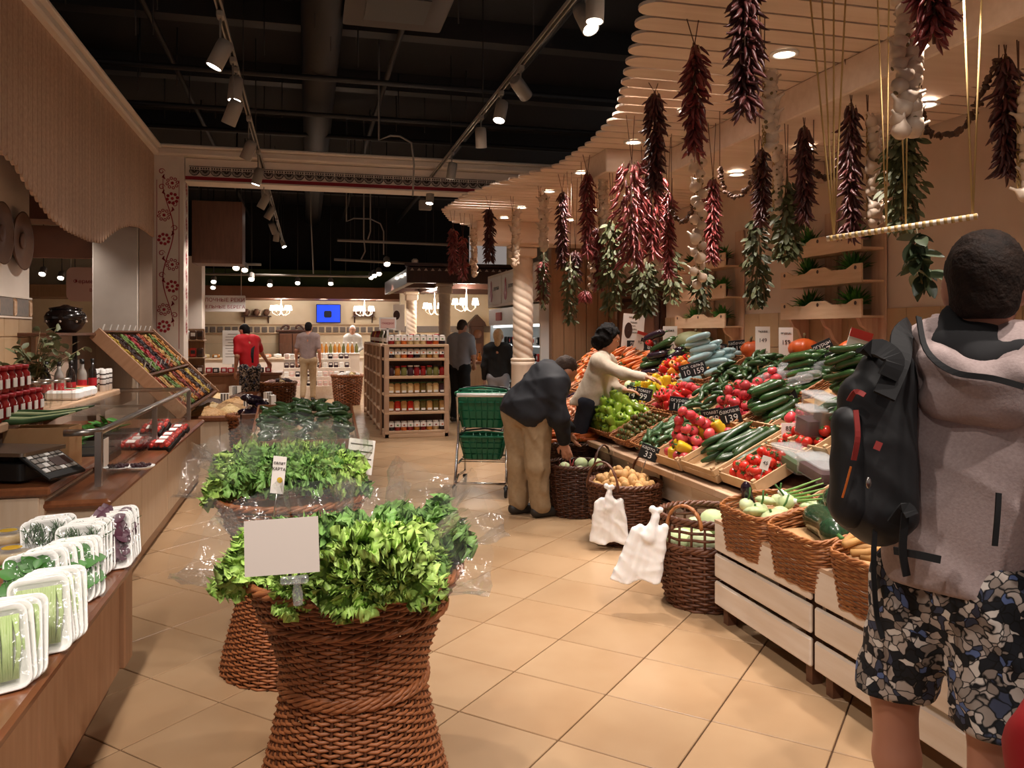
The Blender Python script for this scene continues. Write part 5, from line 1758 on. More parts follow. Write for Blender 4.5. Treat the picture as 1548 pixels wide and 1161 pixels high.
# rod hung by straw strings
a, b = at(1250, 361, 3.5), at(1478, 327, 3.15)
o = thing('hanging_rod', 'pale striped rod hung level from straw strings', 'rod', a)
v = b - a
MB().tube([(0, 0, 0), tuple(v)], .012, 10).build('rod', 'white_board', o)
for k in range(22):
    t = (k + .5) / 22
    MB().tube([tuple(v * t), tuple(v * (t + .022))], .0128, 10).build('stripe_wrap', 'twine', o)
for q, s_ in ((.05, (-.12, -.06, -.0, .06)), (.97, (-.05, .05))):
    for e in s_:
        MB().tube([tuple(v * q), (v.x * q + e, v.y * q, CZ - a.z)], .004, 5).build('straw_string', 'twine', o)
for q in (.42, .55):
    for e in (-.03, .03):
        MB().tube([tuple(v * q), (v.x * q + e, v.y * q + .02, CZ - a.z)], .003, 4).build('straw_string', 'twine', o)
# swags of dried mushrooms
dr = MB().ell((0, 0, 0), (.016, .022, .008), 7, 5, jit=.15, rnd=R).mesh('dried_slice', 'dried')
def swag(P, label, step=.016):
    o = thing('dried_mushroom_swag', label, 'garland', P[0], group='swags of dried mushrooms')
    Q = [q - P[0] for q in P]
    C_ = []
    for i in range(len(Q) - 1):
        for t in np.linspace(0, 1, 10, endpoint=False):
            a_, b_, c_, d_ = Q[max(i - 1, 0)], Q[i], Q[i + 1], Q[min(i + 2, len(Q) - 1)]
            C_.append(.5 * ((2 * b_) + (c_ - a_) * t + (2 * a_ - 5 * b_ + 4 * c_ - d_) * t * t + (3 * b_ - a_ - 3 * c_ + d_) * t ** 3))
    C_.append(Q[-1])
    MB().tube(C_, .003, 4).build('thread', 'twine', o)
    acc = 0
    for i in range(len(C_) - 1):
        sg = C_[i + 1] - C_[i]
        acc += sg.length
        while acc > step:
            acc -= step
            put('dried_slice', dr, o, M=Matrix.Translation(C_[i] + Vector((R.uniform(-.006, .006), R.uniform(-.006, .006), R.uniform(-.006, .006)))) @ rotm(R.uniform(0, 6), R.uniform(0, 6), R.uniform(0, 6)))
    for q in (Q[0], Q[-1]):
        MB().tube([tuple(q), (q.x, q.y, CZ - P[0].z)], .0025, 4).build('hanging_cord', 'cord', o)
swag([at(1088, 252, 5.3), at(1095, 285, 5.3), at(1110, 298, 5.2), at(1130, 285, 5.1), at(1148, 240, 5.0)], 'dark swag of dried mushrooms near the lit recess')
swag([at(1393, 165, 4.0), at(1402, 195, 3.9), at(1425, 205, 3.8), at(1460, 188, 3.7), at(1490, 130, 3.6), at(1510, 88, 3.55)], 'long dark swag of dried mushrooms high above the short haired man')
swag([at(1015, 318, 5.9), at(1030, 336, 5.8), at(1045, 322, 5.7), at(1050, 300, 5.6)], 'short swag of dried mushrooms behind the garlic braid')
swag([at(1230, 258, 4.8), at(1245, 268, 4.8), at(1265, 262, 4.6), at(1280, 225, 4.5)], 'small swag of dried mushrooms by the straw stalks')

# ================================================================== COUNTERS ON THE HERB SIDE
def slab(o, name, x0, x1, y0, y1, z0, z1, m, b=.006):
    return MB().box(((x0 + x1) / 2, (y0 + y1) / 2, (z0 + z1) / 2), (abs(x1 - x0), abs(y1 - y0), abs(z1 - z0)), b=b).build(name, m, o)
ca = thing('herb_counter', 'low wooden counter with the foam trays of herbs', 'counter', (0, 0, 0))
slab(ca, 'body', -1.34, -.77, -.5, 3.70, .12, .52, 'counter_front')
for k in range(4):
    slab(ca, 'front_panel', -.772, -.755, -.5 + k * 1.03, .52 + k * 1.03, .13, .51, 'counter_front')
slab(ca, 'corner_post', -.80, -.735, 3.62, 3.76, .13, .515, 'counter_front')
slab(ca, 'toe_board', -.84, -.82, -.5, 3.72, 0, .13, 'counter_wood')
slab(ca, 'worktop', -1.36, -.715, -.52, 3.78, .52, .56, 'counter_wood', .012)
slab(ca, 'step_shelf', -1.7, -1.02, 1.2, 3.7, .56, .66, 'counter_wood', .01)
cb = thing('snack_counter', 'long wooden counter under the glass guard, pale panels below', 'counter', (0, 0, 0))
slab(cb, 'body', -1.36, -1.08, 4.75, 8.75, .1, .585, 'counter_light')
for k in range(4):
    slab(cb, 'front_panel', -1.082, -1.066, 4.76 + k * .995, 5.745 + k * .995, .1, .585, 'counter_light')
slab(cb, 'toe_board', -1.12, -1.09, 4.75, 8.75, 0, .1, 'counter_wood')
slab(cb, 'worktop', -1.37, -1.03, 4.70, 8.8, .585, .635, 'counter_wood', .018)
slab(cb, 'back_body', -2.3, -1.37, 5.76, 8.75, 0, .63, 'counter_light')
slab(cb, 'worktop_step', -2.3, -1.22, 5.76, 8.8, .635, .65, 'counter_wood', .006)
cc = thing('scale_counter', 'boxy counter with pale panels carrying the weighing scale', 'counter', (0, 0, 0))
slab(cc, 'body', -2.3, -1.35, 4.70, 5.7, 0, .67, 'counter_light')
for k in range(3):
    slab(cc, 'end_panel', -2.28 + k * .31, -1.99 + k * .31, 4.685, 4.70, .05, .665, 'counter_light')
slab(cc, 'worktop', -2.35, -1.31, 4.66, 5.75, .67, .72, 'counter_wood', .012)
# ---- foam trays standing in files
def foam_tray(kind):
    o = thing('herb_tray', 'x', 'tray', (0, 0, 0))
    W, H = .168, .23
    out, mid, inn = rrect(W, H, .03), rrect(W * .97, H * .97, .028), rrect(W * .87, H * .89, .022)
    n_ = len(out)
    V = [(q[0], 0.0, q[1]) for q in out] + [(q[0], -.004, q[1]) for q in mid] + [(q[0], .02, q[1]) for q in inn] + [(q[0] * 1.04, .024, q[1] * 1.04) for q in inn]
    F_ = []
    for r0, r1 in ((0, 1), (1, 2), (3, 0)):
        F_ += [(r0 * n_ + i, r0 * n_ + (i + 1) % n_, r1 * n_ + (i + 1) % n_, r1 * n_ + i) for i in range(n_)]
    F_ += [tuple(2 * n_ + i for i in range(n_)), tuple(3 * n_ + i for i in range(n_))[::-1]]
    MB().add(V, F_, 0, True).build('tray_shell', 'foam', o)
    rn = random.Random(len(kind))
    mb = MB()
    m = 'herb'
    if kind == 'dill':
        for k in range(240):
            x, z = rn.uniform(-.066, .066), rn.uniform(-.098, .075)
            a = rn.gauss(1.57, .5)
            L_ = rn.uniform(.02, .05)
            mb.tube([(x, .012, z), (x + L_ * math.cos(a) * .5, -.002 - rn.random() * .006, z + L_ * .5 * math.sin(a)), (x + L_ * math.cos(a), .002, z + L_ * math.sin(a))], [.0016, .0022, .0006], 3)
    elif kind in ('basil', 'purple'):
        m = 'basil' if kind == 'basil' else 'purple_leaf'
        lm = leaf_mesh(.045, .016, None)
        for k in range(72):
            M = TR((rn.uniform(-.058, .058), .006 - rn.random() * .014, rn.uniform(-.075, .09)), 0, 0, 0) @ rotm(x=PI / 2) @ rotm(z=rn.uniform(0, 6)) @ rotm(y=rn.uniform(-.5, .5), x=rn.uniform(-.4, .4)) @ Matrix.Scale(rn.uniform(.8, 1.3), 4)
            mb.add(lm.v, lm.f, 0, True, M)
        for k in range(14):
            x = rn.uniform(-.02, .03)
            mb.tube([(x, .005, .0), (x + rn.uniform(-.02, .02), 0, -.085)], .0022, 4)
    else:
        m = 'onion_pale'
        for k in range(22):
            x = -.06 + .12 * k / 21
            mb.tube([(x, .006, .085), (x + rn.uniform(-.01, .01), -.003, 0), (x * .8, .006, -.085)], .0045, 5)
    mb.build('herb_sprigs', m, o, kind='stuff')
    ff = rrect(W * .95, H * .95, .028)
    MB().add([(q[0], -.009 - .003 * math.sin(q[0] * 90 + q[1] * 50), q[1]) for q in ff] + [(0, -.014, .02)], [(i, (i + 1) % len(ff), len(ff)) for i in range(len(ff))], 0, True).build('cling_film', 'clear_film', o)
    return o
TRAYS = {}
TG = 'foam trays of herbs'
def tray_at(kind, x, y, z, lean, rz, label, roll=0.):
    if kind not in TRAYS:
        o = foam_tray(kind)
        TRAYS[kind] = o
    else:
        o = dup(TRAYS[kind])
    o.matrix_world = TR((x, y, z), 0, 0, rz) @ rotm(x=lean) @ rotm(y=roll) @ Matrix.Translation((0, 0, .114))
    o['label'] = label
    o['group'] = TG
KN = {'dill': 'dill', 'basil': 'broad green leaves', 'purple': 'purple leaves', 'onion': 'pale green stalks'}
def tray_file(kind, n_, x, y, step, rz, where, dx=.0, kinds=None):
    for k in range(n_):
        kd = kind if not kinds else kinds[k % len(kinds)]
        lb = f'white foam tray of {KN[kd]}, front of the {where}' if k == 0 else f'white foam tray of {KN[kd]} in the {where}, {ORD[k]} back'
        tray_at(kd, x + dx * k, y + step * k, .565, -.42 - .03 * (k % 3), rz + R.uniform(-.06, .06), lb, R.uniform(-.05, .05))
tray_file('onion', 4, -.80, 2.40, .03, .35, 'file nearest the camera', .003)
tray_file('onion', 4, -1.02, 2.56, .04, .3, 'inner file nearest the camera', .0, ['onion', 'basil'])
tray_file('onion', 5, -.77, 2.66, .03, .4, 'short file below the basil', .003)
tray_file('basil', 8, -.88, 2.98, .03, .35, 'basil file', .012)
tray_file('dill', 5, -.85, 3.38, .034, .3, 'dill file', .004)
tray_file('purple', 5, -.775, 3.55, .042, .25, 'purple file at the counter end', .0, ['purple', 'dill', 'purple'])
tray_file('dill', 3, -1.0, 3.52, .05, .3, 'inner dill file', .0, ['dill', 'basil'])
# salad pots on the step
for k, (px, py) in enumerate(((12, 822), (18, 850), (2, 875))):
    p = onZ(px, py, .665 if k < 2 else .565)
    o = thing('salad_pot', f'low clear pot of pale salad with a yellow sticker, {ORD[k]} from the back', 'container', (p.x, p.y, .662 if k < 2 else .562), group='salad pots')
    MB().lathe([(.075, 0), (.085, .045), (.088, .05), (.07, .056), (.001, .058)], 24).build('pot', 'box_plastic', o)
    MB().lathe([(.07, .004), (.078, .035), (.001, .042)], 20).build('salad', 'nut_pale', o)
    MB().lathe([(.001, .0595), (.035, .059)], 16, cap=False).build('sticker', 'pepper_yellow', o)

# ---- weighing scale and cardboard box
p = onZ(50, 740, .72)
sc_o = thing('weighing_scale', 'black electronic weighing scale with a steel pan and tilted keypad', 'scale', (-1.60, 4.98, .72), (0, 0, -.35))
MB().prism(rrect(.40, .34, .03), .02, .11).build('base', 'black_plastic', sc_o)
MB().prism(rrect(.43, .36, .02), .15, .17).build('pan', 'steel', sc_o)
MB().box((0, 0, .13), (.2, .2, .05)).build('pan_post', 'black_plastic', sc_o)
kp = MB().box((0, 0, 0), (.22, .30, .02), b=.006).build('keypad', 'black_plastic', sc_o, M=TR((.27, -.02, .09), 0, .6, 0))
for i in range(4):
    for j in range(6):
        MB().box((-.075 + i * .04 if True else 0, -.115 + j * .045, .012), (.03, .034, .006)).build('key', 'lamp_grey' if (i + j) % 3 else 'white', kp)
MB().box((-.0, .05, .016), (.07, .14, .004)).build('display', 'dark_wood', kp)
p = onZ(95, 700, .72)
o = thing('cardboard_box', 'open cardboard box of leeks beside the weighing scale', 'box', (-1.56, 5.42, .72), (0, 0, -.1))
for c, d_ in (((0, -.1, .12), (.36, .008, .24)), ((0, .1, .12), (.36, .008, .24)), ((-.18, 0, .12), (.008, .2, .24)), ((.18, 0, .12), (.008, .2, .24))):
    MB().box(c, d_).build('side', 'cardboard', o)
for k in range(5):
    tag(MB().tube([(-.3, 0, 0), (-.05, .01, .015), (.1, 0, .01), (.25, -.01, .03), (.34, 0, .05)], [.016, .018, .016, .012, .004], 8).build('leek', 'kohlrabi' if k % 2 else 'herb', loc=(-1.75 + .03 * k, 5.34 + .04 * k, .985 + .01 * k), rot=(0, 0, .2 - .06 * k)), 'pale leek lying across the cardboard box', 'leek', 'leeks on the cardboard box')

# ---- glass guard
gg = thing('glass_guard', 'steel framed glass guard standing on the snack counter', 'glass guard', (0, 0, 0))
GX, GY0, GY1, GZ0, GZ1, GXB = -1.16, 5.02, 8.6, .65, .96, -1.95
for (x, y) in ((GX, GY0), (GX, 6.75), (GX, GY1), (GXB, 5.8), (GXB, GY1)):
    MB().box((x, y, (GZ0 + GZ1) / 2), (.035, .035, GZ1 - GZ0)).build('post', 'steel', gg)
MB().tube([(-1.34, GY0, GZ1), (GX - .06, GY0, GZ1), (GX, GY0 + .06, GZ1), (GX, GY1 - .06, GZ1), (GX - .06, GY1, GZ1), (GXB, GY1, GZ1)], .02, 8).build('top_rail', 'steel', gg)
MB().box(((GX + GXB) / 2, 6.75, GZ1), (GX - GXB, .03, .02)).build('cross_rail', 'steel', gg)
for y0, y1 in ((GY0, 6.75), (6.75, GY1)):
    MB().box((GX, (y0 + y1) / 2, (GZ0 + GZ1) / 2), (.006, y1 - y0 - .04, GZ1 - GZ0 - .02)).build('front_pane', 'clear_glass', gg)
    MB().box(((GX + GXB) / 2, (max(y0, 5.8) + y1) / 2, GZ1 + .022), (GX - GXB, y1 - max(y0, 5.8) - .04, .006)).build('top_pane', 'clear_glass', gg)
MB().box((GX + .012, GY0 + .12, .83), (.004, .11, .16)).build('price_list', 'paper', gg)
# bunches inside
for k, (x, y) in enumerate(((-1.55, 6.1), (-1.6, 6.5), (-1.5, 7.3))):
    o = thing('herb_bundle', f'loose green bundle lying under the glass, {ORD[k]} from the price list', 'herb bunch', (x, y, .75), group='bundles under the glass')
    mb, st = leafmass(.3, .1, 70, .1, .022, k)
    mb.build('leaves', 'basil', o, M=rotm(y=1.4, z=.5), kind='stuff')
    st.build('stems', 'calyx', o, M=rotm(y=1.4, z=.5))
    MB().box((0, 0, -.07), (.5, .36, .06), b=.01).build('holding_tray', 'black_plastic', o)
# cherry tomato punnets on the counter edge
def punnet(M, label, m='tomato'):
    o = thing('tomato_punnet', label, 'punnet', M=M, group='cherry tomato punnets')
    MB().prism(rrect(.17, .11, .015), 0, .03).build('tray_shell', 'black_plastic', o)
    me = bpy.data.meshes.get('cherry') or MB().ell((0, 0, 0), (.019, .019, .018), 10, 7).mesh('cherry', m)
    for i in range(4):
        for j in range(3):
            put('cherry_tomato', me, o, loc=(-.058 + .039 * i, -.036 + .036 * j, .045 + .006 * ((i + j) % 2)))
    MB().box((0, 0, .05), (.172, .112, .055), b=.012).build('film', 'clear_film', o)
    MB().box((.01, -.03, .08), (.06, .05, .002)).build('sticker', 'paper', o)
k = 0
for (x, y, z) in ((-1.28, 6.55, .65), (-1.09, 6.62, .636), (-1.28, 6.75, .65), (-1.1, 6.85, .636), (-1.29, 6.98, .65), (-1.11, 7.1, .636), (-1.28, 7.25, .65), (-1.12, 7.4, .636), (-1.28, 7.5, .65), (-1.12, 7.68, .636), (-1.2, 6.9, .73), (-1.2, 7.2, .73)):
    punnet(TR((x, y, z), .3 if z < .7 else .5, 0, -.2), f'punnet of cherry tomatoes on the snack counter, {ORD[k]} from the glass post')
    k += 1
for k, (px, py) in enumerate(((178, 710), (212, 709))):
    p = onZ(px, py, .65)
    o = thing('berry_plate', f'shallow foam plate of dark berries under the glass, {ORD[k]} from the post', 'plate', (p.x, p.y, .652), group='berry plates')
    MB().lathe([(.06, 0), (.085, .012), (.09, .02), (.08, .012), (.001, .008)], 24).build('plate', 'foam', o)
    bme = bpy.data.meshes.get('berry') or MB().ell((0, 0, 0), (.012, .012, .011), 8, 6).mesh('berry', 'beet')
    for q in range(22):
        a, r_ = q * 2.4, .012 * math.sqrt(q)
        put('berry', bme, o, loc=(r_ * math.cos(a), r_ * math.sin(a), .02 + .006 * (q % 2)))

# ---- wall shelf of jars and bottles
sh = thing('jar_shelf', 'thick pale wooden shelf of jars against the tiled wall', 'shelf', (0, 0, 0))
slab(sh, 'board', -2.385, -1.72, 3.2, 8.25, .945, 1.0, 'pine', .008)
for y in (3.6, 5.2, 6.8, 8.0):
    MB().prism([(0, 0), (.5, 0), (0, -.3)], -.015, .015, M=Matrix(((1, 0, 0, -2.38), (0, 0, 1, y), (0, 1, 0, .945), (0, 0, 0, 1)))).build('bracket', 'pine_z', sh)
wp2 = struct(MB().box((-2.35, 8.9, 1.0), (.1, 1.9, 1.0)).build('wall_rack_back', 'plaster'))
o = thing('high_shelf', 'brown wooden ledge at eye level carrying the dark pot', 'shelf', (0, 0, 0))
slab(o, 'board', -2.6, -2.1, 7.6, 12.15, 1.50, 1.53, 'brown_wood')
slab(o, 'support_post', -2.3, -2.26, 8.9, 8.94, 1.0, 1.5, 'black_steel')
slab(o, 'back_panel', -2.34, -2.32, 7.9, 12.1, .6, 1.5, 'counter_light')
# jars
def jar(c, label, m, lid, s=1., h=.11, group='jam jars on the shelf'):
    o = thing('glass_jar', label, 'jar', c, group=group, scale=s)
    MB().lathe([(.038, 0), (.042, .01), (.042, h * .78), (.033, h * .9), (.033, h)], 16).build('contents', m, o)
    MB().lathe([(.036, h), (.037, h + .018), (.001, h + .02)], 16).build('lid', lid, o)
    MB().box((.041, -.01, h * .42), (.004, .05, h * .4)).build('paper_label', 'paper', o)
k = 0
for r_ in range(2):
    for q in range(9):
        y = 5.0 + q * .125
        jar((-1.78 - .13 * r_, y, 1.0), f'jam jar with red lid on the shelf, {("front", "back")[r_]} row, {ORD[q]} from the camera', 'jam', 'lid_red', 1.25)
for r_ in range(1):
    for q in range(7):
        jar((-1.8, 5.05 + q * .125, 1.165), f'jam jar with red lid stacked on top, {ORD[q]} from the camera', 'jam', 'lid_red', 1.25)
for q in range(5):
    o = thing('empty_jar', f'clear glass jar on the shelf, {ORD[q]} beyond the jam', 'jar', (-1.79 - .1 * (q % 2), 6.2 + q * .13, 1.0), group='clear jars')
    MB().lathe([(.05, 0), (.055, .02), (.055, .13), (.045, .15), (.046, .17)], 18, cap=False).build('glass', 'clear_glass', o)
    MB().lathe([(.048, .17), (.048, .185), (.001, .187)], 18).build('lid', 'steel', o)
for q in range(3):
    o = thing('egg_carton', f'cream egg carton on the shelf, {ORD[q]} of three', 'carton', (-1.85, 6.95 + q * .21, 1.0), group='egg cartons')
    MB().box((0, 0, .04), (.24, .18, .08), b=.02).build('carton', 'bag_white', o)
    MB().box((0, 0, .082), (.14, .1, .004)).build('top_label', ('tomato', 'basil', 'carrot')[q], o)
for q in range(9):
    c = (-1.98 + .06 * (q % 3), 6.95 + q * .11, 1.0)
    o = thing('wine_bottle', f'dark bottle with black cap and red band on the shelf, {ORD[q]} from the jars', 'bottle', c, group='dark bottles')
    MB().lathe([(.034, 0), (.036, .01), (.036, .17), (.03, .2), (.014, .23), (.014, .27)], 16).build('bottle', 'lamp_grey' if q % 2 else 'black_glaze', o)
    MB().lathe([(.0365, .06), (.0365, .13)], 16, cap=False).build('red_band', 'lid_red', o)
    MB().lathe([(.016, .265), (.016, .3), (.001, .301)], 12).build('cap', 'black_plastic', o)
for q in range(6):
    o = thing('spice_tube', f'white printed tube standing at the shelf end, {ORD[q]} of six', 'tube', (-1.78 - .08 * (q % 2), 7.85 + q * .06, 1.0), group='white tubes')
    MB().lathe([(.026, 0), (.026, .19), (.02, .2)], 12).build('tube', 'white', o)
    for z in (.06, .11, .15):
        MB().lathe([(.0265, z), (.0265, z + .012)], 12, cap=False).build('print_band', 'dark_print', o)
p = onX(106, 498, -2.3)
o = thing('clay_pot', 'round black glazed clay pot on the eye level ledge', 'pot', (-2.34, p.y, 1.53))
MB().lathe([(.09, 0), (.14, .04), (.185, .12), (.19, .16), (.17, .2), (.14, .22), (.145, .235), (.13, .235)], 32).build('vessel', 'black_glaze', o)
MB().lathe([(.15, .235), (.15, .245), (.05, .265), (.02, .28), (.001, .28)], 24).build('lid', 'black_glaze', o)
for k in range(8):
    a = k * PI / 4
    MB().ell((.188 * math.cos(a), .188 * math.sin(a), .11), (.012, .012, .012), 8, 6).build('dot', 'plaster', o)
# laurel in a clay pot
o = thing('laurel_plant', 'dusty laurel branches in a clay pot on the jar shelf', 'plant', (-2.08, 7.0, 1.0))
MB().lathe([(.07, 0), (.1, .14), (.108, .15), (.09, .15)], 20).build('pot', 'clay', o)
lf2 = leaf_mesh(.1, .024, None).mesh('leaf', 'bay')
rn = random.Random(9)
st = MB()
for k in range(12):
    a, e = rn.uniform(0, 6.28), rn.uniform(.5, 1.4)
    d_ = Vector((math.cos(a) * math.cos(e) * .9 + .15, math.sin(a) * math.cos(e), math.sin(e)))
    tip = Vector((0, 0, .13)) + d_ * rn.uniform(.32, .55)
    st.tube([(0, 0, .1), tuple(Vector((0, 0, .13)).lerp(tip, .5) + Vector((0, 0, .03))), tuple(tip)], [.005, .004, .002], 5)
    for q in range(12):
        c = Vector((0, 0, .13)).lerp(tip, .25 + .75 * q / 11)
        put('leaf', lf2, o, M=Matrix.Translation(c) @ rotm(z=rn.uniform(0, 6.28)) @ rotm(y=rn.uniform(-.7, .9)) @ rotm(x=rn.uniform(-1, 1)) @ Matrix.Scale(rn.uniform(.6, 1.1), 4))
st.build('branches', 'stem', o)
tag(MB().tube([(0, 0, 0), (.05, .02, .12), (.02, 0, .3)], [.03, .05, .01], 7).build('bread_stick_bundle', 'clay', loc=(-2.2, 6.3, 1.0)), 'brown knobbly dried gourd behind the jam jars', 'gourd')

# ---- sloped rack of dried fruit
rk = thing('dried_fruit_rack', 'sloped wooden rack of dried fruit in narrow compartments before the painted column', 'display rack', (0, 0, 0))
A0, A1 = Vector((-2.12, 0, 1.49)), Vector((-1.3, 0, .66))
RY0, RY1 = 9.0, 11.95
ux = (A1 - A0)
RL_ = ux.length
ux.normalize()
rnm = Vector((-ux.z, 0, ux.x)) * -1 if False else Vector((.711, 0, .703))
MR = Matrix((Vector((0, 1, 0)), -ux, Vector((0, 1, 0)).cross(-ux))).transposed().to_4x4()
if (MR @ Vector((0, 0, 1))).z < 0:
    MR = Matrix((Vector((0, -1, 0)), -ux, Vector((0, -1, 0)).cross(-ux))).transposed().to_4x4()
def RF(y, t):
    M = MR.copy()
    M.translation = A0 + ux * (RL_ * t) + Vector((0, y, 0))
    return M
Mc = RF((RY0 + RY1) / 2, .5)
MB().box((0, 0, -.02), (RY1 - RY0, RL_, .03)).build('back_board', 'brown_wood', rk, M=Mc)
for y in (RY0, RY1):
    MB().box((0, 0, .03), (.04, RL_ + .06, .14), b=.005).build('side_plank', 'counter_front', rk, M=RF(y, .5))
for t in (0., .55, 1.):
    MB().box((0, 0, .03), (RY1 - RY0, .025, .1)).build('cross_plank', 'brown_wood', rk, M=RF((RY0 + RY1) / 2, t))
MB().box((0, 0, 0), (.06, RY1 - RY0 - .1, .62)).build('support', 'counter_light', rk, loc=(-1.9, (RY0 + RY1) / 2, .31))
cols2 = ['#c9a83a', '#3c2119', '#7fa04a', '#b3202c', '#2a1a20', '#b04a26', '#cfa25c', '#6f8c3e', '#c4862f', '#8b2b22', '#d07c2c', '#3a241c']
nb = 9
sw = (RY1 - RY0 - .1) / nb
for r_, (t0, t1) in enumerate(((.03, .52), (.58, .97))):
    for q in range(nb):
        cc_ = cols2[(q + r_ * 5) % len(cols2)]
        m = mat('dried_' + cc_[1:], cc_, .55, tuple(v * .45 for v in hx(cc_)[:3]) + (1,), 40, vary=.05, bump=.4, bscale=40)
        mb = MB()
        rn = random.Random(q + r_ * 40)
        mb.box((0, 0, .03), (sw * .96, (t1 - t0) * RL_ * .98, .04))
        for z in range(60):
            mb.ell((rn.uniform(-.42, .42) * sw, rn.uniform(-.47, .47) * (t1 - t0) * RL_, .05 + rn.uniform(0, .02)), (.026, .03, .014), 6, 4, M=None)
        yy = RY0 + .05 + (q + .5) * sw
        MB().box((0, 0, .03), (.012, (t1 - t0) * RL_, .085)).build('divider', 'brown_wood', rk, M=RF(yy + sw / 2, (t0 + t1) / 2))
        mb.build('dried_fruit', m.name, rk, M=RF(yy, (t0 + t1) / 2), kind='stuff')
        MB().box((0, 0, .1), (.07, .002, .09)).build('price_ticket', 'white', rk, M=RF(yy, t1 - .02) @ rotm(x=-.5))
        if r_ == 0:
            MB().box((0, 0, .1), (.06, .002, .09)).build('price_ticket', 'white', rk, M=RF(yy, 0.01) @ rotm(x=-.5))

# ---- nut island
ni = thing('nut_counter', 'low counter with a rounded wooden lip, heaped with nuts', 'counter', (0, 0, 0))
slab(ni, 'body', -1.5, -.80, 10.3, 14.2, .0, .45, 'counter_light')
for k in range(3):
    slab(ni, 'front_panel', -1.49 + k * .23, -1.27 + k * .23, 10.285, 10.3, .02, .45, 'counter_light')
slab(ni, 'lip', -1.53, -.77, 10.26, 10.34, .45, .52, 'counter_wood', .02)
slab(ni, 'lip', -.82, -.76, 10.3, 14.2, .45, .52, 'counter_wood', .02)
nk = MB().ell((0, 0, 0), (.014, .010, .009), 6, 4).v
for q, (x, y, m, s) in enumerate(((-1.22, 10.72, 'nut', .26), (-.98, 11.0, 'nut_pale', .17), (-1.25, 11.4, 'nut_pale', .24), (-1.05, 11.4, 'nut', .3), (-1.4, 12.3, 'dried', .36), (-1.0, 12.2, 'nut', .28), (-1.4, 13.2, 'nut_pale', .36), (-1.0, 13.1, 'dried', .28))):
    rn = random.Random(q)
    mb = MB().lathe([(s, 0), (s * .8, .05), (s * .4, .1), (.001, .12)], 16)
    for k in range(420):
        a, r_ = rn.uniform(0, 6.28), math.sqrt(rn.random()) * s
        z = .125 * (1 - (r_ / s)) ** .8 * 1. + .005
        mb.ell((r_ * math.cos(a), r_ * math.sin(a), z), (.018, .013, .011), 5, 4)
    o = mb.build('nut_heap', m, loc=(x, y, .47 + .0))
    tag(o, f'loose heap of {("shelled", "pale")[q % 2]} nuts on the nut counter, {ORD[q]} from the lip', 'nuts', 'nut heaps', 'stuff')
for q, (px, py) in enumerate(((340, 590), (352, 578), (363, 575), (398, 600), (405, 588), (412, 593), (375, 592), (330, 572))):
    p = onZ(px, py + 14, .56)
    o = thing('striped_nut_bag', f'small striped paper bag standing among the nuts, {ORD[q]} of eight', 'bag', (p.x, max(10.5, min(p.y, 13.9)), .452), (0, 0, q), group='striped nut bags')
    MB().prism(rrect(.12, .07, .01), 0, .2).build('bag', 'white', o)
    for s_ in (-.04, 0, .04):
        MB().box((s_, -.036, .1), (.014, .003, .19)).build('stripe', 'dark_print', o)
        MB().box((s_, .036, .1), (.014, .003, .19)).build('stripe', 'dark_print', o)

# ================================================================== CUCUMBER TABLE AND CRATES BEHIND THE LETTUCE
ct = thing('cucumber_table', 'low slatted wooden stand heaped with cucumbers behind the lettuce', 'stand', (-.02, 7.9, 0))
TLT = .16
Mt = Matrix.Translation((-.02, 7.9, .60)) @ rotm(x=TLT)
MB().box((0, 0, 0), (.92, 1.3, .03)).build('deck', 'pine', ct, M=Matrix.Translation((0, 0, .60)) @ rotm(x=TLT))
for s_ in (-1, 1):
    MB().box((s_ * .46, 0, .04), (.02, 1.3, .1)).build('side_board', 'counter_wood', ct, M=Matrix.Translation((0, 0, .60)) @ rotm(x=TLT))
    MB().box((0, s_ * .65, .04), (.92, .02, .1)).build('end_board', 'counter_wood', ct, M=Matrix.Translation((0, 0, .60)) @ rotm(x=TLT))
    for t in (-1, 1):
        MB().box((s_ * .4, t * .55, .27 + .04 * t), (.06, .06, .54 + .1 * t)).build('leg', 'brown_wood', ct)
    for k in range(6):
        MB().box((s_ * .455, -.5 + k * .2, .3), (.015, .12, .5)).build('slat', 'counter_wood', ct)
heap(['cuke'], Mt @ Matrix.Translation((0, 0, .05)), .84, 1.2, 125, (.15, .055), 'dark cucumber in the big heap behind the lettuce', 'cucumbers behind the lettuce', 'rand', .16, 4, 1.4)
o = card(505, 648, .32, .2, .13, 'white price card lying tilted on the cucumber heap', [('огурцы', .2, .035), ('59', -.15, .06)], False, .0, .05)
p = at(505, 648, 7.6)
o.location = p
o.rotation_euler = (-.7, 0, -.5)
ec = thing('eggplant_crate', 'dark wooden crate of wrapped eggplants beyond the cucumbers', 'crate', (-.15, 9.5, 0))
slab(ec, 'bottom', -.55, .5, -.5, .5, .5, .53, 'brown_wood')
for (x0, x1, y0, y1) in ((-.55, .5, -.5, -.48), (-.55, .5, .48, .5), (-.55, -.53, -.5, .5), (.48, .5, -.5, .5)):
    slab(ec, 'side', x0, x1, y0, y1, .5, .66, 'brown_wood')
for x in (-.48, .43):
    for y in (-.43, .43):
        slab(ec, 'leg', x - .03, x + .03, y - .03, y + .03, 0, .5, 'brown_wood')
heap(['eggplant', 'zucchini'], Matrix.Translation((-.15, 9.5, .58)), .95, .9, 36, (.2, .09), 'dark eggplant in the crate beyond the cucumbers', 'eggplants beyond the cucumbers', 'rand', .08, 8)
for k in range(6):
    drop('radish', TR((.18 + .05 * k, 9.12, .7), 0, 0, 0, 1.6), 'red radish at the edge of the eggplant crate', 'radishes by the eggplants')
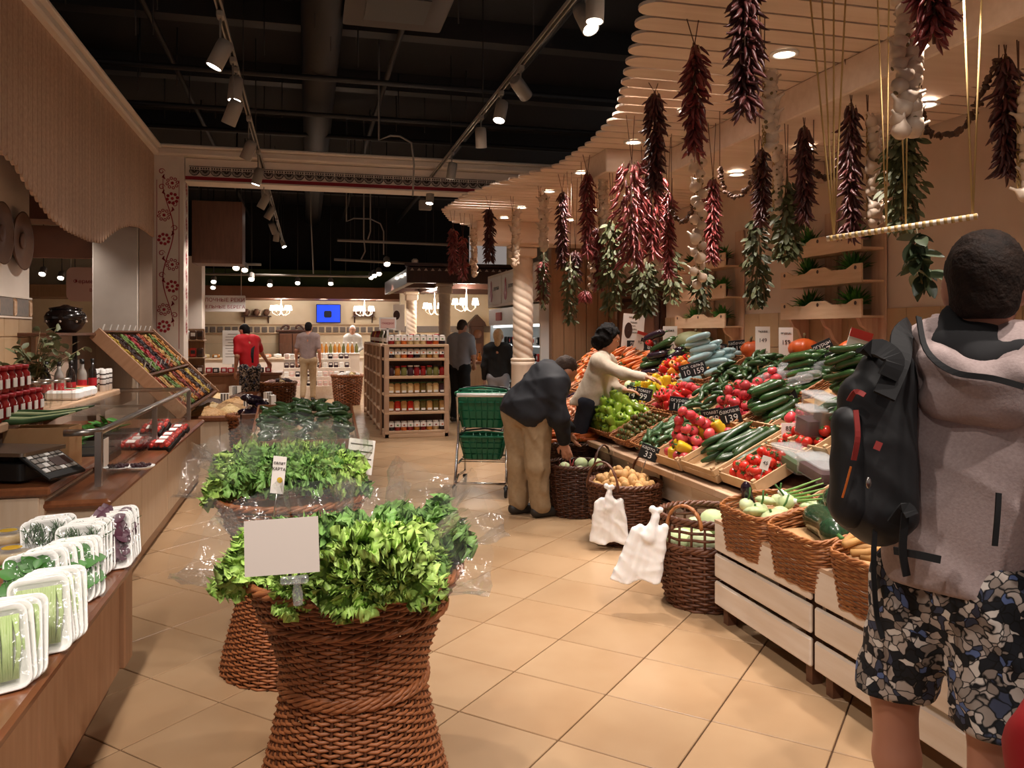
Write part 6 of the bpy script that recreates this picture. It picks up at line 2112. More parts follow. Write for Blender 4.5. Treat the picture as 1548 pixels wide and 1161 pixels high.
sb = basket('low_basket', 'low wicker basket beside the nut counter lip', (-.62, 9.6, .0), [(.2, .0), (.24, .5), (.26, .58)], 22, .03, .012, 'wicker_red', 'stake')
heap(['eggplant'], Matrix.Translation((-.62, 9.6, .6)), .3, .3, 7, (.2, .09), 'wrapped dark eggplant in the low basket by the nuts', 'eggplants in the low basket', 'rand', .05, 3)

# ================================================================== LETTUCE BASKETS
hg = [(.315, 0), (.30, .08), (.255, .25), (.225, .40), (.222, .44), (.235, .52), (.275, .64), (.322, .74), (.335, .775)]
c1 = at(536, 503, 2.56)
c2_ = at(442, 503, 3.72)
b1 = basket('hourglass_basket', 'waisted wicker basket in front, brimming with bagged lettuce', (c1.x, c1.y, 0), hg, 46, .0118, .0058, 'wicker_red', 'stake', group='waisted lettuce baskets', rimr=.009)
for z in (.43, .445, .66):
    r_ = float(np.interp(z, [q[1] for q in hg], [q[0] for q in hg]))
    braid(r_ + .006, z, .0065, k=90).build('waist_band', 'wicker_red', b1)
b2 = dup(b1, 'waisted wicker basket behind the front one, full of lettuce in plastic', loc=(c2_.x, c2_.y, 0), rot=(0, 0, .3))
MB().lathe([(.31, .70), (.001, .70)], 30, cap=False).build('inner_bed', 'stake', b1)
MB().lathe([(.31, .70), (.001, .70)], 30, cap=False).build('inner_bed', 'stake', b2)

def lettuce_leaf(L_, wd, fr, seed, m):
    rn = random.Random(seed)
    nu, nv = 17, 22
    ph = [rn.uniform(0, 6) for _ in range(6)]
    vs_, fs_ = [], []
    for j in range(nv + 1):
        v = j / nv
        hw = wd * (.22 + .9 * v ** .7) * math.sqrt(max(.02, 1 - (max(0, v - .55) / .5) ** 2.2))
        for i in range(nu + 1):
            u = 2 * i / nu - 1
            e = max(abs(u) ** 1.6, (max(0, v - .5) * 2) ** 1.5)
            rf = fr * (.15 + e) * (math.sin(20 * v + 7 * u + ph[0]) + .9 * math.sin(17 * u + 29 * v + ph[1]) + .8 * math.sin(41 * v - 21 * u + ph[2]))
            x = u * hw * (1 + .2 * e * math.sin(29 * v + ph[3]))
            z = L_ * v * (1 + .09 * e * math.sin(19 * u + ph[4]))
            y = .35 * wd * (u * u) * -1 + .10 * L_ * v * v * 1.6 + rf
            vs_.append((x, y, z))
    for j in range(nv):
        for i in range(nu):
            a = j * (nu + 1) + i
            fs_.append((a, a + 1, a + nu + 2, a + nu + 1))
    return MB().add(vs_, fs_, 0, True).mesh('lettuce_leaf', m)
LLV = {m: [lettuce_leaf(.15, .06, .0105, s, m) for s in range(3)] for m in ('lettuce', 'lettuce_dark')}
def bagmesh(seed):
    rn = random.Random(seed)
    pr = [(.03, -.02), (.06, .04), (.1, .13), (.12, .18), (.13, .22), (.135, .25), (.14, .27)]
    p1, p2 = rn.uniform(0, 6), rn.uniform(0, 6)
    mb = MB()
    n_ = 28
    vs_ = []
    for i, (r_, z) in enumerate(pr):
        for j in range(n_):
            a = 2 * PI * j / n_
            q = r_ * (1 + .05 * math.sin(5 * a + p1 + i) + .04 * math.sin(9 * a + p2 - i * 1.3) + .03 * math.sin(14 * a + i * 2))
            vs_.append((q * math.cos(a), q * math.sin(a), z + .012 * math.sin(4 * a + p2)))
    fs_ = [(i * n_ + j, i * n_ + (j + 1) % n_, (i + 1) * n_ + (j + 1) % n_, (i + 1) * n_ + j) for i in range(len(pr) - 1) for j in range(n_)]
    return mb.add(vs_, fs_, 0, True).mesh('bag', 'clear_film')
BAGS = [bagmesh(q) for q in range(3)]
LP = {}
def lettuce_head(m, n_, seed):
    rn = random.Random(seed)
    o = thing('lettuce', 'x', 'lettuce', (0, 0, 0))
    for k in range(n_):
        a = k * 2.4
        t = k / n_
        tilt = .12 + .75 * t
        put('lettuce_leaf', LLV[m][k % 3], o, M=rotm(z=a) @ Matrix.Translation((0, .012 + .015 * t, -.01)) @ rotm(x=-tilt) @ rotm(z=PI) @ Matrix.Scale(rn.uniform(.85, 1.1) * (.8 + .25 * t), 4))
    return o
def lettuce(px, py, d, ax, m, label, bag=True, s=1., seed=0):
    key = (m, seed % 3, bag)
    if key not in LP:
        LP[key] = lettuce_head(m, 24, seed)
        o = LP[key]
        if bag:
            put('clear_bag', BAGS[seed % 3], o, scale=.92)
    else:
        o = dup(LP[key])
    c = at(px, py, d)
    q = Vector(ax).normalized().to_track_quat('Z', 'Y').to_matrix().to_4x4()
    o.matrix_world = Matrix.Translation(c) @ q @ Matrix.Translation((0, 0, -.11)) @ rotm(z=seed * 1.3) @ Matrix.Scale(s, 4)
    o['label'] = label
    o['group'] = 'lettuces in the waisted baskets'
    return o
up = Vector((0, 0, 1))
rt = Vector((CA, -SA, 0))
tw = Vector((-SA, -CA, 0))
L1 = [(540, 872, 2.17, tw * .8 - up * .1, 'lettuce', 'big frilly lettuce hanging bare over the rim of the front basket', 0, 1.0, 0), (600, 876, 2.15, tw * .8 + rt * .15 - up * .3, 'lettuce', 'frilly lettuce spilling over the rim beside the biggest one', 0, .9, 1), (352, 845, 2.42, -rt + up * .5, 'lettuce', 'lettuce in a clear bag beside the blank white card', 1, 1., 2), (655, 850, 2.4, rt * .9 + up * .35 + tw * .3, 'lettuce', 'bagged lettuce at the far side of the front basket rim', 1, 1., 3), (690, 790, 2.62, rt + up * .6, 'lettuce_dark', 'darker lettuce leaning out of its bag away from the card', 1, .95, 4), (625, 785, 2.68, up + rt * .4 - tw * .2, 'lettuce_dark', 'tall bagged lettuce standing at the back of the front basket', 1, 1.1, 5), (560, 790, 2.7, up - tw * .3, 'lettuce_dark', 'bagged lettuce behind the pale blue label', 1, 1., 6), (490, 785, 2.72, up - tw * .3 - rt * .2, 'lettuce_dark', 'bagged lettuce just above the blank card', 1, .95, 7), (440, 885, 2.2, tw + up * .1 - rt * .1, 'lettuce', 'lettuce low under the blank card', 0, .7, 8), (565, 830, 2.45, up * .8 + tw * .5, 'lettuce', 'lettuce heart in the middle of the front basket', 0, 1., 9), (620, 840, 2.42, up * .8 + tw * .5 + rt * .2, 'lettuce_dark', 'lettuce between the middle heart and the side bag', 0, .9, 10), (400, 800, 2.62, up - rt * .5, 'lettuce_dark', 'lettuce behind the blank card', 1, .9, 11)]
L2 = [(320, 722, 3.6, -rt + up * .35 + tw * .3, 'lettuce', 'lettuce poking out at the aisle end of the back basket', 1, .95, 1), (368, 708, 3.5, up * .8 + tw * .5 - rt * .4, 'lettuce_dark', 'bagged dark lettuce second in the back basket', 1, 1., 2), (420, 705, 3.48, up * .8 + tw * .6, 'lettuce_dark', 'bagged dark lettuce in the middle of the back basket', 1, 1., 3), (470, 705, 3.5, up * .8 + tw * .6, 'lettuce_dark', 'bagged dark lettuce behind the slim price card', 1, 1., 4), (512, 705, 3.55, up * .8 + tw * .5 + rt * .2, 'lettuce', 'round bagged lettuce with a red sticker in the back basket', 1, 1.05, 5), (548, 718, 3.7, rt + up * .6, 'lettuce_dark', 'dark frilly lettuce bare at the end of the back basket', 0, .85, 6), (400, 680, 3.85, up - tw * .3, 'lettuce', 'tall bagged lettuce at the back of the back basket', 1, 1., 7), (460, 675, 3.9, up - tw * .3, 'lettuce', 'tall pale bagged lettuce near the cucumbers', 1, 1., 8), (350, 690, 3.8, up - rt * .5, 'lettuce_dark', 'bagged lettuce rear corner of the back basket', 1, .9, 9), (515, 680, 3.85, up + rt * .3, 'lettuce_dark', 'bagged lettuce before the wire price list', 1, .9, 10)]
for q in L1 + L2:
    lettuce(q[0], q[1], q[2], q[3], q[4], q[5], bool(q[6]), q[7], q[8])
# blank card in a clear clip
c = at(426, 826, 2.06)
o = thing('blank_card', 'blank pale card held by a clear plastic clip on the front basket', 'sign', c, (0, -.06, -YAW + .05))
MB().box((0, 0, 0), (.19, .004, .14), M=rotm(x=-.15)).build('card', mat('card_grey', '#cfc4bb', .6).name, o)
MB().box((.03, -.012, -.085), (.07, .02, .02), b=.004).build('clip_jaw', 'box_plastic', o)
MB().lathe([(.012, -.15), (.014, -.12), (.009, -.1), (.012, -.085)], 12).build('clip_stem', 'box_plastic', o, loc=(.035, -.01, 0))
c = at(421, 718, 3.32)
o = thing('slim_price_card', 'slim white price card on a stick in the back lettuce basket', 'sign', c, (0, .1, -YAW))
MB().box((0, 0, 0), (.055, .003, .155)).build('card', 'paper', o)
MB().tube([(0, .003, -.07), (-.005, .003, -.2)], .003, 5).build('stick', 'steel', o)
text('салат', 'print', o, .018, 'dark_print', (0, -.003, .05), (PI / 2, 0, 0))
text('КАРТА', 'print', o, .017, 'dark_print', (0, -.003, .025), (PI / 2, 0, 0))
MB().lathe([(.001, 0), (.012, 0)], 12, cap=False, M=rotm(x=PI / 2)).build('gold_dot', 'pepper_yellow', o, loc=(.008, -.003, -.02))
c = at(545, 690, 3.95)
o = thing('price_list', 'white printed price list standing behind the back lettuce basket', 'sign', c, (0, .12, -YAW))
MB().box((0, 0, 0), (.13, .004, .17)).build('sheet', 'paper', o)
for k in range(4):
    MB().box((0, -.003, .06 - .035 * k), (.11, .001, .006)).build('printed_line', 'dark_print', o)
MB().tube([(0, .004, -.08), (-.02, .004, -.22)], .004, 5).build('stick', 'steel', o)

# ================================================================== SHOPPING CART WITH TWO HAND BASKETS
ctc = Vector((1.66, 7.55, 0))
cart = thing('shopping_cart', 'chrome two basket shopping cart behind the stooping man', 'cart', ctc, (0, 0, -.35))
fw = .24
for s_ in (-1, 1):
    MB().tube([(s_ * fw, -.32, .12), (s_ * fw, -.26, .2), (s_ * fw * .98, -.2, .42), (s_ * fw, -.1, .52), (s_ * fw, -.14, .78), (s_ * fw, -.18, .92), (s_ * fw * .8, -.19, .94)], .013, 8).build('side_frame', 'chrome', cart)
    MB().tube([(s_ * fw, -.32, .12), (s_ * fw, -.1, .17), (s_ * fw, .3, .14)], .012, 8).build('base_tube', 'chrome', cart)
    MB().tube([(s_ * fw, -.1, .52), (s_ * fw, .1, .56), (s_ * fw, .3, .58)], .01, 8).build('upper_arm', 'chrome', cart)
    MB().tube([(s_ * fw, -.1, .28), (s_ * fw, .3, .3)], .01, 8).build('lower_arm', 'chrome', cart)
    MB().tube([(s_ * fw, .3, .14), (s_ * fw, .3, .6)], .01, 8).build('front_post', 'chrome', cart)
    for y in (-.32, .3):
        wh = MB().lathe([(.02, -.013), (.05, -.012), (.053, 0), (.05, .012), (.02, .013)], 18, M=rotm(y=PI / 2)).build('wheel', 'black_plastic', cart, loc=(s_ * fw, y, .053))
        MB().box((0, 0, .04), (.04, .05, .03), b=.006).build('fork', 'black_steel', wh)
for y, z in ((-.19, .94), (.3, .58), (.3, .3), (-.32, .13)):
    MB().tube([(-fw, y, z), (fw, y, z)], .012 if z < .9 else .018, 8).build('cross_bar', 'chrome' if z < .9 else 'white', cart)
for y in (-.05, .06, .17):
    MB().tube([(-fw, y, .29), (fw, y, .29)], .005, 6).build('shelf_wire', 'chrome', cart)
def hand_basket(parent_M, label, h=.22, tilt=0.):
    o = thing('hand_basket', label, 'basket', M=parent_M, group='green hand baskets')
    w0, d0_, w1, d1_ = .34, .22, .44, .30
    for k in range(4):
        z0, z1 = h * k / 4 + .004, h * (k + 1) / 4 - .006
        mb = MB()
        for z_a, z_b in ((z0, z1),):
            la = rrect(w0 + (w1 - w0) * z_a / h, d0_ + (d1_ - d0_) * z_a / h, .04)
            lb = rrect(w0 + (w1 - w0) * z_b / h, d0_ + (d1_ - d0_) * z_b / h, .04)
            n_ = len(la)
            mb.add([(q[0], q[1], z_a) for q in la] + [(q[0], q[1], z_b) for q in lb], [(i, (i + 1) % n_, n_ + (i + 1) % n_, n_ + i) for i in range(n_)], 0, True)
        mb.build('wall_band', 'cart_green', o)
    st = MB()
    for i in range(24):
        a = i / 24 * 2 * PI
        x, y = math.cos(a), math.sin(a)
        k_ = 1 / max(abs(x) / .5, abs(y) / .5)
        st.tube([(x * k_ * w0, y * k_ * d0_, 0), (x * k_ * w1, y * k_ * d1_, h)], .006, 4)
    st.build('ribs', 'cart_green', o)
    lp = rrect(w1 + .02, d1_ + .02, .05)
    MB().tube([(q[0], q[1], h) for q in lp], .014, 6, closed=True).build('rim', 'cart_green', o)
    MB().prism(rrect(w0, d0_, .04), 0, .006).build('base', 'cart_green_dark', o)
    for s_ in (-1, 1):
        MB().tube([(-w1 / 2, s_ * .03, h), (-w1 / 2 * .9, s_ * .1, h + .03), (0, s_ * .12, h + .05), (w1 / 2 * .9, s_ * .1, h + .03), (w1 / 2, s_ * .03, h)], .009, 6).build('handle', 'black_plastic' if s_ > 0 else 'cart_green', o)
CM = cart.matrix_basis.copy()
CM = TR(ctc, 0, 0, -.35)
hand_basket(CM @ TR((-.02, .06, .62), 0, 0, 0) @ Matrix.Scale(1.1, 4), 'green hand basket on top of the shopping cart', .3)
hand_basket(CM @ TR((-.02, .08, .31), 0, 0, 0), 'green hand basket on the lower rack of the shopping cart')

# ================================================================== PEOPLE
def V(*a):
    return Vector(a)

def basis(f, u):
    f, u = Vector(f).normalized(), Vector(u).normalized()
    s = f.cross(u).normalized()
    u = s.cross(f)
    return s, f, u     # right, forward, up of the head

def hand_prims(wr, dr, pn, s=1., curl=.5, side=1):
    """palm and five bent fingers; dr: pointing direction, pn: palm side, side: which way the thumb lies"""
    dr, pn = Vector(dr).normalized(), Vector(pn)
    pn = (pn - dr * pn.dot(dr)).normalized()
    sd = dr.cross(pn).normalized() * side
    out = [('c', wr, .026 * s, wr + dr * .05 * s, .03 * s, pn, 1.7), ('c', wr + dr * .05 * s - sd * .018 * s, .018 * s, wr + dr * .085 * s - sd * .02 * s, .014 * s), ('c', wr + dr * .05 * s + sd * .018 * s, .018 * s, wr + dr * .085 * s + sd * .02 * s, .014 * s)]
    for k, (o_, L_) in enumerate(((.031, .064), (.0105, .076), (-.0105, .072), (-.031, .056))):
        a = wr + dr * (.088 - .006 * abs(k - 1.2)) * s + sd * o_ * s
        d1 = (dr * math.cos(curl * .6) + pn * math.sin(curl * .6))
        d2 = (dr * math.cos(curl * 1.5) + pn * math.sin(curl * 1.5))
        d3 = (dr * math.cos(curl * 2.2) + pn * math.sin(curl * 2.2))
        b = a + d1 * L_ * .45 * s
        c = b + d2 * L_ * .33 * s
        e = c + d3 * L_ * .26 * s
        out += [('c', a, .0095 * s, b, .009 * s), ('c', b, .009 * s, c, .0082 * s), ('c', c, .0082 * s, e, .007 * s)]
    a = wr + dr * .02 * s + sd * .024 * s
    b = a + (dr * .6 + sd * .75 + pn * .2).normalized() * .042 * s
    c = b + (dr * .85 + sd * .2 + pn * .35).normalized() * .034 * s
    out += [('c', a, .014 * s, b, .011 * s), ('c', b, .011 * s, c, .009 * s)]
    return out

def head_prims(c, f, u, s=1.):
    S, F_, U = basis(f, u)
    B = np.array([list(S), list(F_), list(U)]).T
    P = lambda x, y, z: c + S * x * s + F_ * y * s + U * z * s
    return [('e', P(0, -.01, .025), (.077 * s, .096 * s, .096 * s), B), ('e', P(0, .02, -.05), (.058 * s, .07 * s, .07 * s), B), ('c', P(0, .05, -.085), .022 * s, P(0, .062, -.08), .02 * s), ('c', P(0, .086, .015), .009 * s, P(0, .104, -.02), .014 * s), ('c', P(-.025, .083, -.055), .008 * s, P(.025, .083, -.055), .008 * s), ('c', P(-.04, .078, .035), .010 * s, P(.04, .078, .035), .010 * s), ('e', P(-.078, -.005, -.005), (.012 * s, .024 * s, .034 * s), B), ('e', P(.078, -.005, -.005), (.012 * s, .024 * s, .034 * s), B)]

def face_parts(o, base, c, f, u, s=1.):
    S, F_, U = basis(f, u)
    for q in (-1, 1):
        p_ = c + S * .032 * q * s + F_ * .083 * s + U * .012 * s - Vector(base)
        MB().ell((0, 0, 0), (.012 * s, .008 * s, .007 * s), 8, 6).build('eye', 'white', o, M=Matrix.Translation(p_) @ F_.to_track_quat('Y', 'Z').to_matrix().to_4x4())
        MB().ell((0, 0, 0), (.006 * s,) * 3, 8, 6).build('iris', 'dark_wood', o, loc=p_ + F_ * .006 * s)
        MB().tube([tuple(p_ + S * -.018 * s + U * .022 * s), tuple(p_ + U * .027 * s), tuple(p_ + S * .018 * s + U * .022 * s)], .003 * s, 5).build('eyebrow', 'hair_dark', o)
    p_ = c + F_ * .09 * s - U * .055 * s - Vector(base)
    MB().tube([tuple(p_ - S * .024 * s), tuple(p_ + F_ * .004), tuple(p_ + S * .024 * s)], [.002, .005 * s, .002], 6).build('lips', mat('lips', '#a8574c', .5).name, o)

def human(label, J, base, top='polo', legs='khaki', hair='hair_dark', skinm='skin', sleeve='short', pants='long', res=.02, s=1., face=(0, 1, 0), hup=(0, 0, 1), bulk=1., hair_kind='short', hands=None, wr=.006, hem=None, shoe='shoe', extras=None, handres=None, group=None, tbulk=1., hs=1., wf=26):
    base = Vector(base)
    o = thing('person', label, 'person', base, group=group)
    j = {k: Vector(v) for k, v in J.items()}
    ax = (j['shR'] - j['shL']).normalized()
    spine = ((j['shR'] + j['shL']) / 2 - (j['hipL'] + j['hipR']) / 2).normalized()
    fr = spine.cross(ax).normalized() * -1
    fr = ax.cross(spine) * -1
    HP = head_prims(j['head'], face, hup, s * hs)
    bp = HP + [('c', j['neck'], .058 * s, j['head'] - Vector(hup) * .03 * s, .052 * s)]
    mid_s, mid_h = (j['shL'] + j['shR']) / 2, (j['hipL'] + j['hipR']) / 2
    bp += [('c', j['neck'], .05 * s, mid_s.lerp(mid_h, .12), .09 * s)]
    hn = hands or {}
    for q in 'LR':
        bp += [('c', j['sh' + q], .05 * s, j['el' + q], .04 * s), ('c', j['el' + q], .041 * s, j['wr' + q], .027 * s)]
        bp += [('c', mid_s.lerp(j['sh' + q], .5), .085 * s, mid_h.lerp(j['hip' + q], .5), .085 * s)]
        bp += [('c', j['hip' + q], .07 * s, j['kn' + q], .055 * s), ('c', j['kn' + q], .056 * s, j['kn' + q].lerp(j['an' + q], .35), .055 * s), ('c', j['kn' + q].lerp(j['an' + q], .35), .055 * s, j['an' + q], .036 * s)]
    small = res >= .018
    hp = []
    for q in 'LR':
        dr, pn, cu = hn.get(q, ((j['wr' + q] - j['el' + q]), mid_h - j['wr' + q], .5))
        hp.append((q, hand_prims(j['wr' + q], dr, pn, s, cu, 1 if q == 'L' else -1)))
    if small and not handres:
        bp += [p for q, h in hp for p in h]
    skin('body', bp, min(res, .017), skinm, o, base, .025 * s)
    if handres:
        for q, h in hp:
            skin('hand', [('c', j['el' + q].lerp(j['wr' + q], .5), .034 * s, j['wr' + q], .028 * s)] + h, handres, skinm, o, base, .008)
    elif not small:
        for q, h in hp:
            skin('hand', [('c', j['el' + q].lerp(j['wr' + q], .6), .033 * s, j['wr' + q], .028 * s)] + h, .006, skinm, o, base, .008)
    # upper garment
    b = bulk
    tp = []
    for q in 'LR':
        tp += [('c', mid_s.lerp(j['sh' + q], .55), .118 * s * b, mid_h.lerp(j['hip' + q], .55) + spine * .02, .118 * s * b * tbulk, fr, 1.08)]
        tp += [('c', mid_s.lerp(j['sh' + q], .5), .085 * s * b, j['sh' + q], .072 * s * b)]
        if sleeve == 'long':
            tp += [('c', j['sh' + q], .07 * s * b, j['el' + q], .056 * s * b), ('c', j['el' + q], .056 * s * b, j['el' + q].lerp(j['wr' + q], .92), .042 * s * b)]
        else:
            tp += [('c', j['sh' + q], .07 * s * b, j['sh' + q].lerp(j['el' + q], .75), .062 * s * b)]
    tp += [('c', mid_s + spine * .02, .09 * s * b, j['neck'] - (j['neck'] - mid_s) * .4, .068 * s * b)]
    if extras:
        tp += extras(j, mid_s, mid_h, spine, fr)
    hemf = hem or (lambda X: -((X - np.array(mid_h)) @ np.array(spine) + .10 * s))
    skin('top', tp, res, top, o, base, .035, wr, wf, cut=hemf)
    lp = [('c', j['hipL'], .112 * s * b, j['hipR'], .112 * s * b, fr, 1.06), ('c', mid_h + spine * .04, .09 * s * b, mid_h, .105 * s * b)]
    for q in 'LR':
        k1 = 1. if pants == 'long' else 1.15
        lp += [('c', j['hip' + q], .098 * s * b, j['kn' + q], .073 * s * b * k1)]
        if pants == 'long':
            lp += [('c', j['kn' + q], .070 * s * b, j['an' + q] + (j['kn' + q] - j['an' + q]) * .06, .060 * s * b)]
    zc = (j['knL'].z + j['knR'].z) / 2
    cutl = None
    if pants == 'shorts':
        cutl = lambda X: -(X[:, 2] - (zc - .0))
    skin('trousers' if pants == 'long' else 'shorts', lp, res, legs, o, base, .03, wr, 34, cut=cutl, seed=1.3, zs=.45)
    for q in 'LR':
        fd = Vector((face[0], face[1], 0)).normalized() if 'toe' + q not in j else (j['toe' + q] - j['an' + q])
        fd = Vector((fd.x, fd.y, 0)).normalized()
        a = Vector((j['an' + q].x, j['an' + q].y, base.z))
        skin('shoe', [('c', a + V(0, 0, .05) - fd * .05, .042 * s, a + V(0, 0, .04) + fd * .15 * s, .036 * s), ('c', a + V(0, 0, .06), .042 * s, a + V(0, 0, .10), .042 * s)], min(.014, res), shoe, o, base, .02, cut=lambda X: -(X[:, 2] - base.z))
    # hair
    S, F_, U = basis(face, hup)
    B = np.array([list(S), list(F_), list(U)]).T
    hd = j['head']
    P = lambda x, y, z: hd + (S * x + F_ * y + U * z) * s * hs
    q_ = s * hs
    if hair_kind == 'short':
        hq = [('e', P(0, -.018, .035), (.082 * q_, .1 * q_, .099 * q_), B), ('e', P(0, -.05, -.02), (.070 * q_, .058 * q_, .07 * q_), B)]
        cf = lambda X: np.maximum(((X - np.array(hd)) @ np.array(F_) - (.03 + .0) * q_ - .9 * np.maximum((X - np.array(hd)) @ np.array(U) - .03 * q_, 0)), np.maximum(-((X - np.array(hd)) @ np.array(U) + .07 * q_), np.minimum(.018 * q_ - (X - np.array(hd)) @ np.array(U), (X - np.array(hd)) @ np.array(F_) + .035 * q_)))
    elif hair_kind == 'curly':
        hq = [('e', P(0, -.03, .04), (.108 * q_, .112 * q_, .108 * q_), B), ('e', P(0, -.075, -.04), (.1 * q_, .08 * q_, .095 * q_), B), ('e', P(-.07, -.01, .0), (.04 * q_, .05 * q_, .06 * q_), B), ('e', P(.07, -.01, .0), (.04 * q_, .05 * q_, .06 * q_), B)]
        cf = lambda X: ((X - np.array(hd)) @ np.array(F_) - .045 * q_ - .7 * np.maximum((X - np.array(hd)) @ np.array(U) - .04 * q_, 0))
    else:
        hq = [('e', P(0, -.018, .035), (.086 * q_, .1 * q_, .1 * q_), B), ('c', P(0, -.07, .0), .07 * q_, P(0, -.085, -.13), .05 * q_), ('e', P(0, -.09, .07), (.045 * q_,) * 3, B)]
        cf = lambda X: ((X - np.array(hd)) @ np.array(F_) - .03 * q_ - .9 * np.maximum((X - np.array(hd)) @ np.array(U) - .03 * q_, 0))
    skin('hair', hq, min(res, .014), hair, o, base, .02, .004 if hair_kind != 'curly' else .02, 70 if hair_kind != 'curly' else 60, cut=cf)
    return o, j, fr, spine

def stand(base, h, yaw, lean=0., **over):
    """joints of an upright person, forward = (sin yaw, cos yaw)"""
    k = h / 1.75
    f = V(math.sin(yaw), math.cos(yaw), 0)
    r = V(math.cos(yaw), -math.sin(yaw), 0)
    b = Vector(base)
    def P(x, y, z):
        y2 = y + math.sin(lean) * max(0, z - .95)
        return b + (r * x + f * y2 + V(0, 0, z)) * k
    J = dict(head=P(0, .03, 1.63), neck=P(0, -.01, 1.48), shL=P(-.18, 0, 1.42), shR=P(.18, 0, 1.42), elL=P(-.24, -.03, 1.13), elR=P(.24, -.03, 1.13), wrL=P(-.25, .06, .88), wrR=P(.25, .06, .88), hipL=P(-.09, 0, .92), hipR=P(.09, 0, .92), knL=P(-.1, .03, .5), knR=P(.1, .03, .5), anL=P(-.1, -.03, .09), anR=P(.1, -.03, .09))
    for q, v in over.items():
        J[q] = P(*v) if len(v) == 3 and not isinstance(v, Vector) else v
    return J, f

# ---- the man with the backpack
J = dict(head=at(1490, 436, 1.97), neck=at(1474, 512, 1.99), shL=at(1392, 556, 2.10), shR=at(1568, 562, 1.90), elL=at(1345, 700, 2.38), elR=at(1612, 745, 1.80), wrL=at(1420, 690, 2.55), wrR=at(1640, 800, 1.98), hipL=at(1396, 880, 2.08), hipR=at(1496, 885, 1.96), knL=at(1352, 1048, 2.13), knR=at(1502, 1098, 1.93))
for q in 'LR':
    J['an' + q] = V(J['kn' + q].x + (.02 if q == 'L' else 0), J['kn' + q].y, .09)
base = V((J['anL'].x + J['anR'].x) / 2, (J['anL'].y + J['anR'].y) / 2, 0)
aw = V(SA, CA, 0)
fdir = (rt * .55 + aw * .84).normalized()
o, j, fr, spine = human('short haired man in a pale hoodie and leaf print shorts with a black backpack', J, base, 'hoodie', 'leaf_print', 'hair_dark', 'skin_dim', 'long', 'shorts', .012, 1.02, fdir, (0, 0, 1), 1.1, wr=.011, wf=15, hem=lambda X: -(X[:, 2] - .895), hs=1.06, tbulk=1.05)
# long hoodie tail, hood and cords
hd = [('c', at(1405, 505, 2.02), .034, at(1418, 548, 1.94), .04), ('c', at(1418, 548, 1.94), .04, at(1475, 575, 1.87), .042), ('c', at(1475, 575, 1.87), .042, at(1540, 568, 1.83), .04), ('c', at(1540, 568, 1.83), .04, at(1572, 530, 1.84), .034), ('c', at(1405, 505, 2.02), .03, at(1420, 488, 2.06), .026), ('c', at(1430, 600, 1.95), .06, at(1520, 610, 1.86), .06)]
skin('hood', hd, .011, 'hoodie', o, base, .03, .004, 50)
skin('hood_lining', [('c', at(1425, 520, 1.96), .03, at(1478, 545, 1.90), .035), ('c', at(1478, 545, 1.90), .035, at(1545, 530, 1.86), .03), ('c', at(1440, 478, 2.0), .03, at(1430, 525, 1.96), .03), ('e', at(1480, 515, 1.95), (.08, .06, .05))], .012, 'hoodie_lining', o, base, .03)
def strip(o, pts_, wd, th, m, name, nrm):
    mb = MB()
    Q = [Vector(q) - base for q in pts_]
    P = []
    for i in range(len(Q) - 1):
        a_, b_, c_, d_ = Q[max(i - 1, 0)], Q[i], Q[i + 1], Q[min(i + 2, len(Q) - 1)]
        for t in (0, .2, .4, .6, .8):
            P.append(.5 * ((2 * b_) + (c_ - a_) * t + (2 * a_ - 5 * b_ + 4 * c_ - d_) * t * t + (3 * b_ - a_ - 3 * c_ + d_) * t ** 3))
    P.append(Q[-1])
    vs_ = []
    for i, q in enumerate(P):
        t = (P[min(i + 1, len(P) - 1)] - P[max(0, i - 1)]).normalized()
        s_ = t.cross(Vector(nrm)).normalized() * wd / 2
        n_ = s_.cross(t).normalized() * th
        vs_ += [q - s_, q + s_, q + s_ + n_, q - s_ + n_]
    fs_ = []
    for i in range(len(P) - 1):
        for a in range(4):
            b = (a + 1) % 4
            fs_.append((4 * i + a, 4 * i + b, 4 * i + 4 + b, 4 * i + 4 + a))
    fs_ += [(0, 1, 2, 3), (len(vs_) - 1, len(vs_) - 2, len(vs_) - 3, len(vs_) - 4)]
    return mb.add(vs_, fs_, 0, False).build(name, m, o)
strip(o, [at(1388, 480, 1.97), at(1400, 530, 1.89), at(1440, 562, 1.84), at(1500, 572, 1.80), at(1548, 585, 1.77)], .014, .004, 'black_cloth', 'hood_tape', tw)
strip(o, [at(1509, 745, 1.76), at(1507, 780, 1.755), at(1503, 825, 1.755)], .012, .004, 'black_cloth', 'zip_pull', tw)
strip(o, [at(1352, 832, 1.90), at(1385, 838, 1.86), at(1422, 846, 1.84)], .018, .004, 'black_cloth', 'hem_tape', tw)
# backpack slung on one shoulder
bk = thing('backpack', 'black backpack with red trim slung on the hoodie man\'s shoulder', 'backpack', at(1312, 830, 2.0))
bb = bk.location.copy()
sd_ = (rt * .8 + aw * -.3).normalized()
skin('pack_body', [('c', at(1330, 575, 2.03), .075, at(1318, 770, 2.02), .085, rt, 1.35), ('c', at(1300, 600, 2.0), .06, at(1292, 760, 2.0), .075, rt, 1.2), ('c', at(1345, 560, 1.99), .06, at(1340, 770, 1.98), .075)], .010, 'pack_black', bk, bb, .04, .004, 30)
skin('front_pocket', [('c', at(1280, 640, 1.97), .045, at(1282, 765, 1.97), .055, rt, 1.3)], .010, 'pack_black', bk, bb, .03, .003, 40)
def bstrip(pts_, wd, th, m, name, nrm):
    global base
    sv = base
    base = bb
    r_ = strip(bk, pts_, wd, th, m, name, nrm)
    base = sv
    return r_
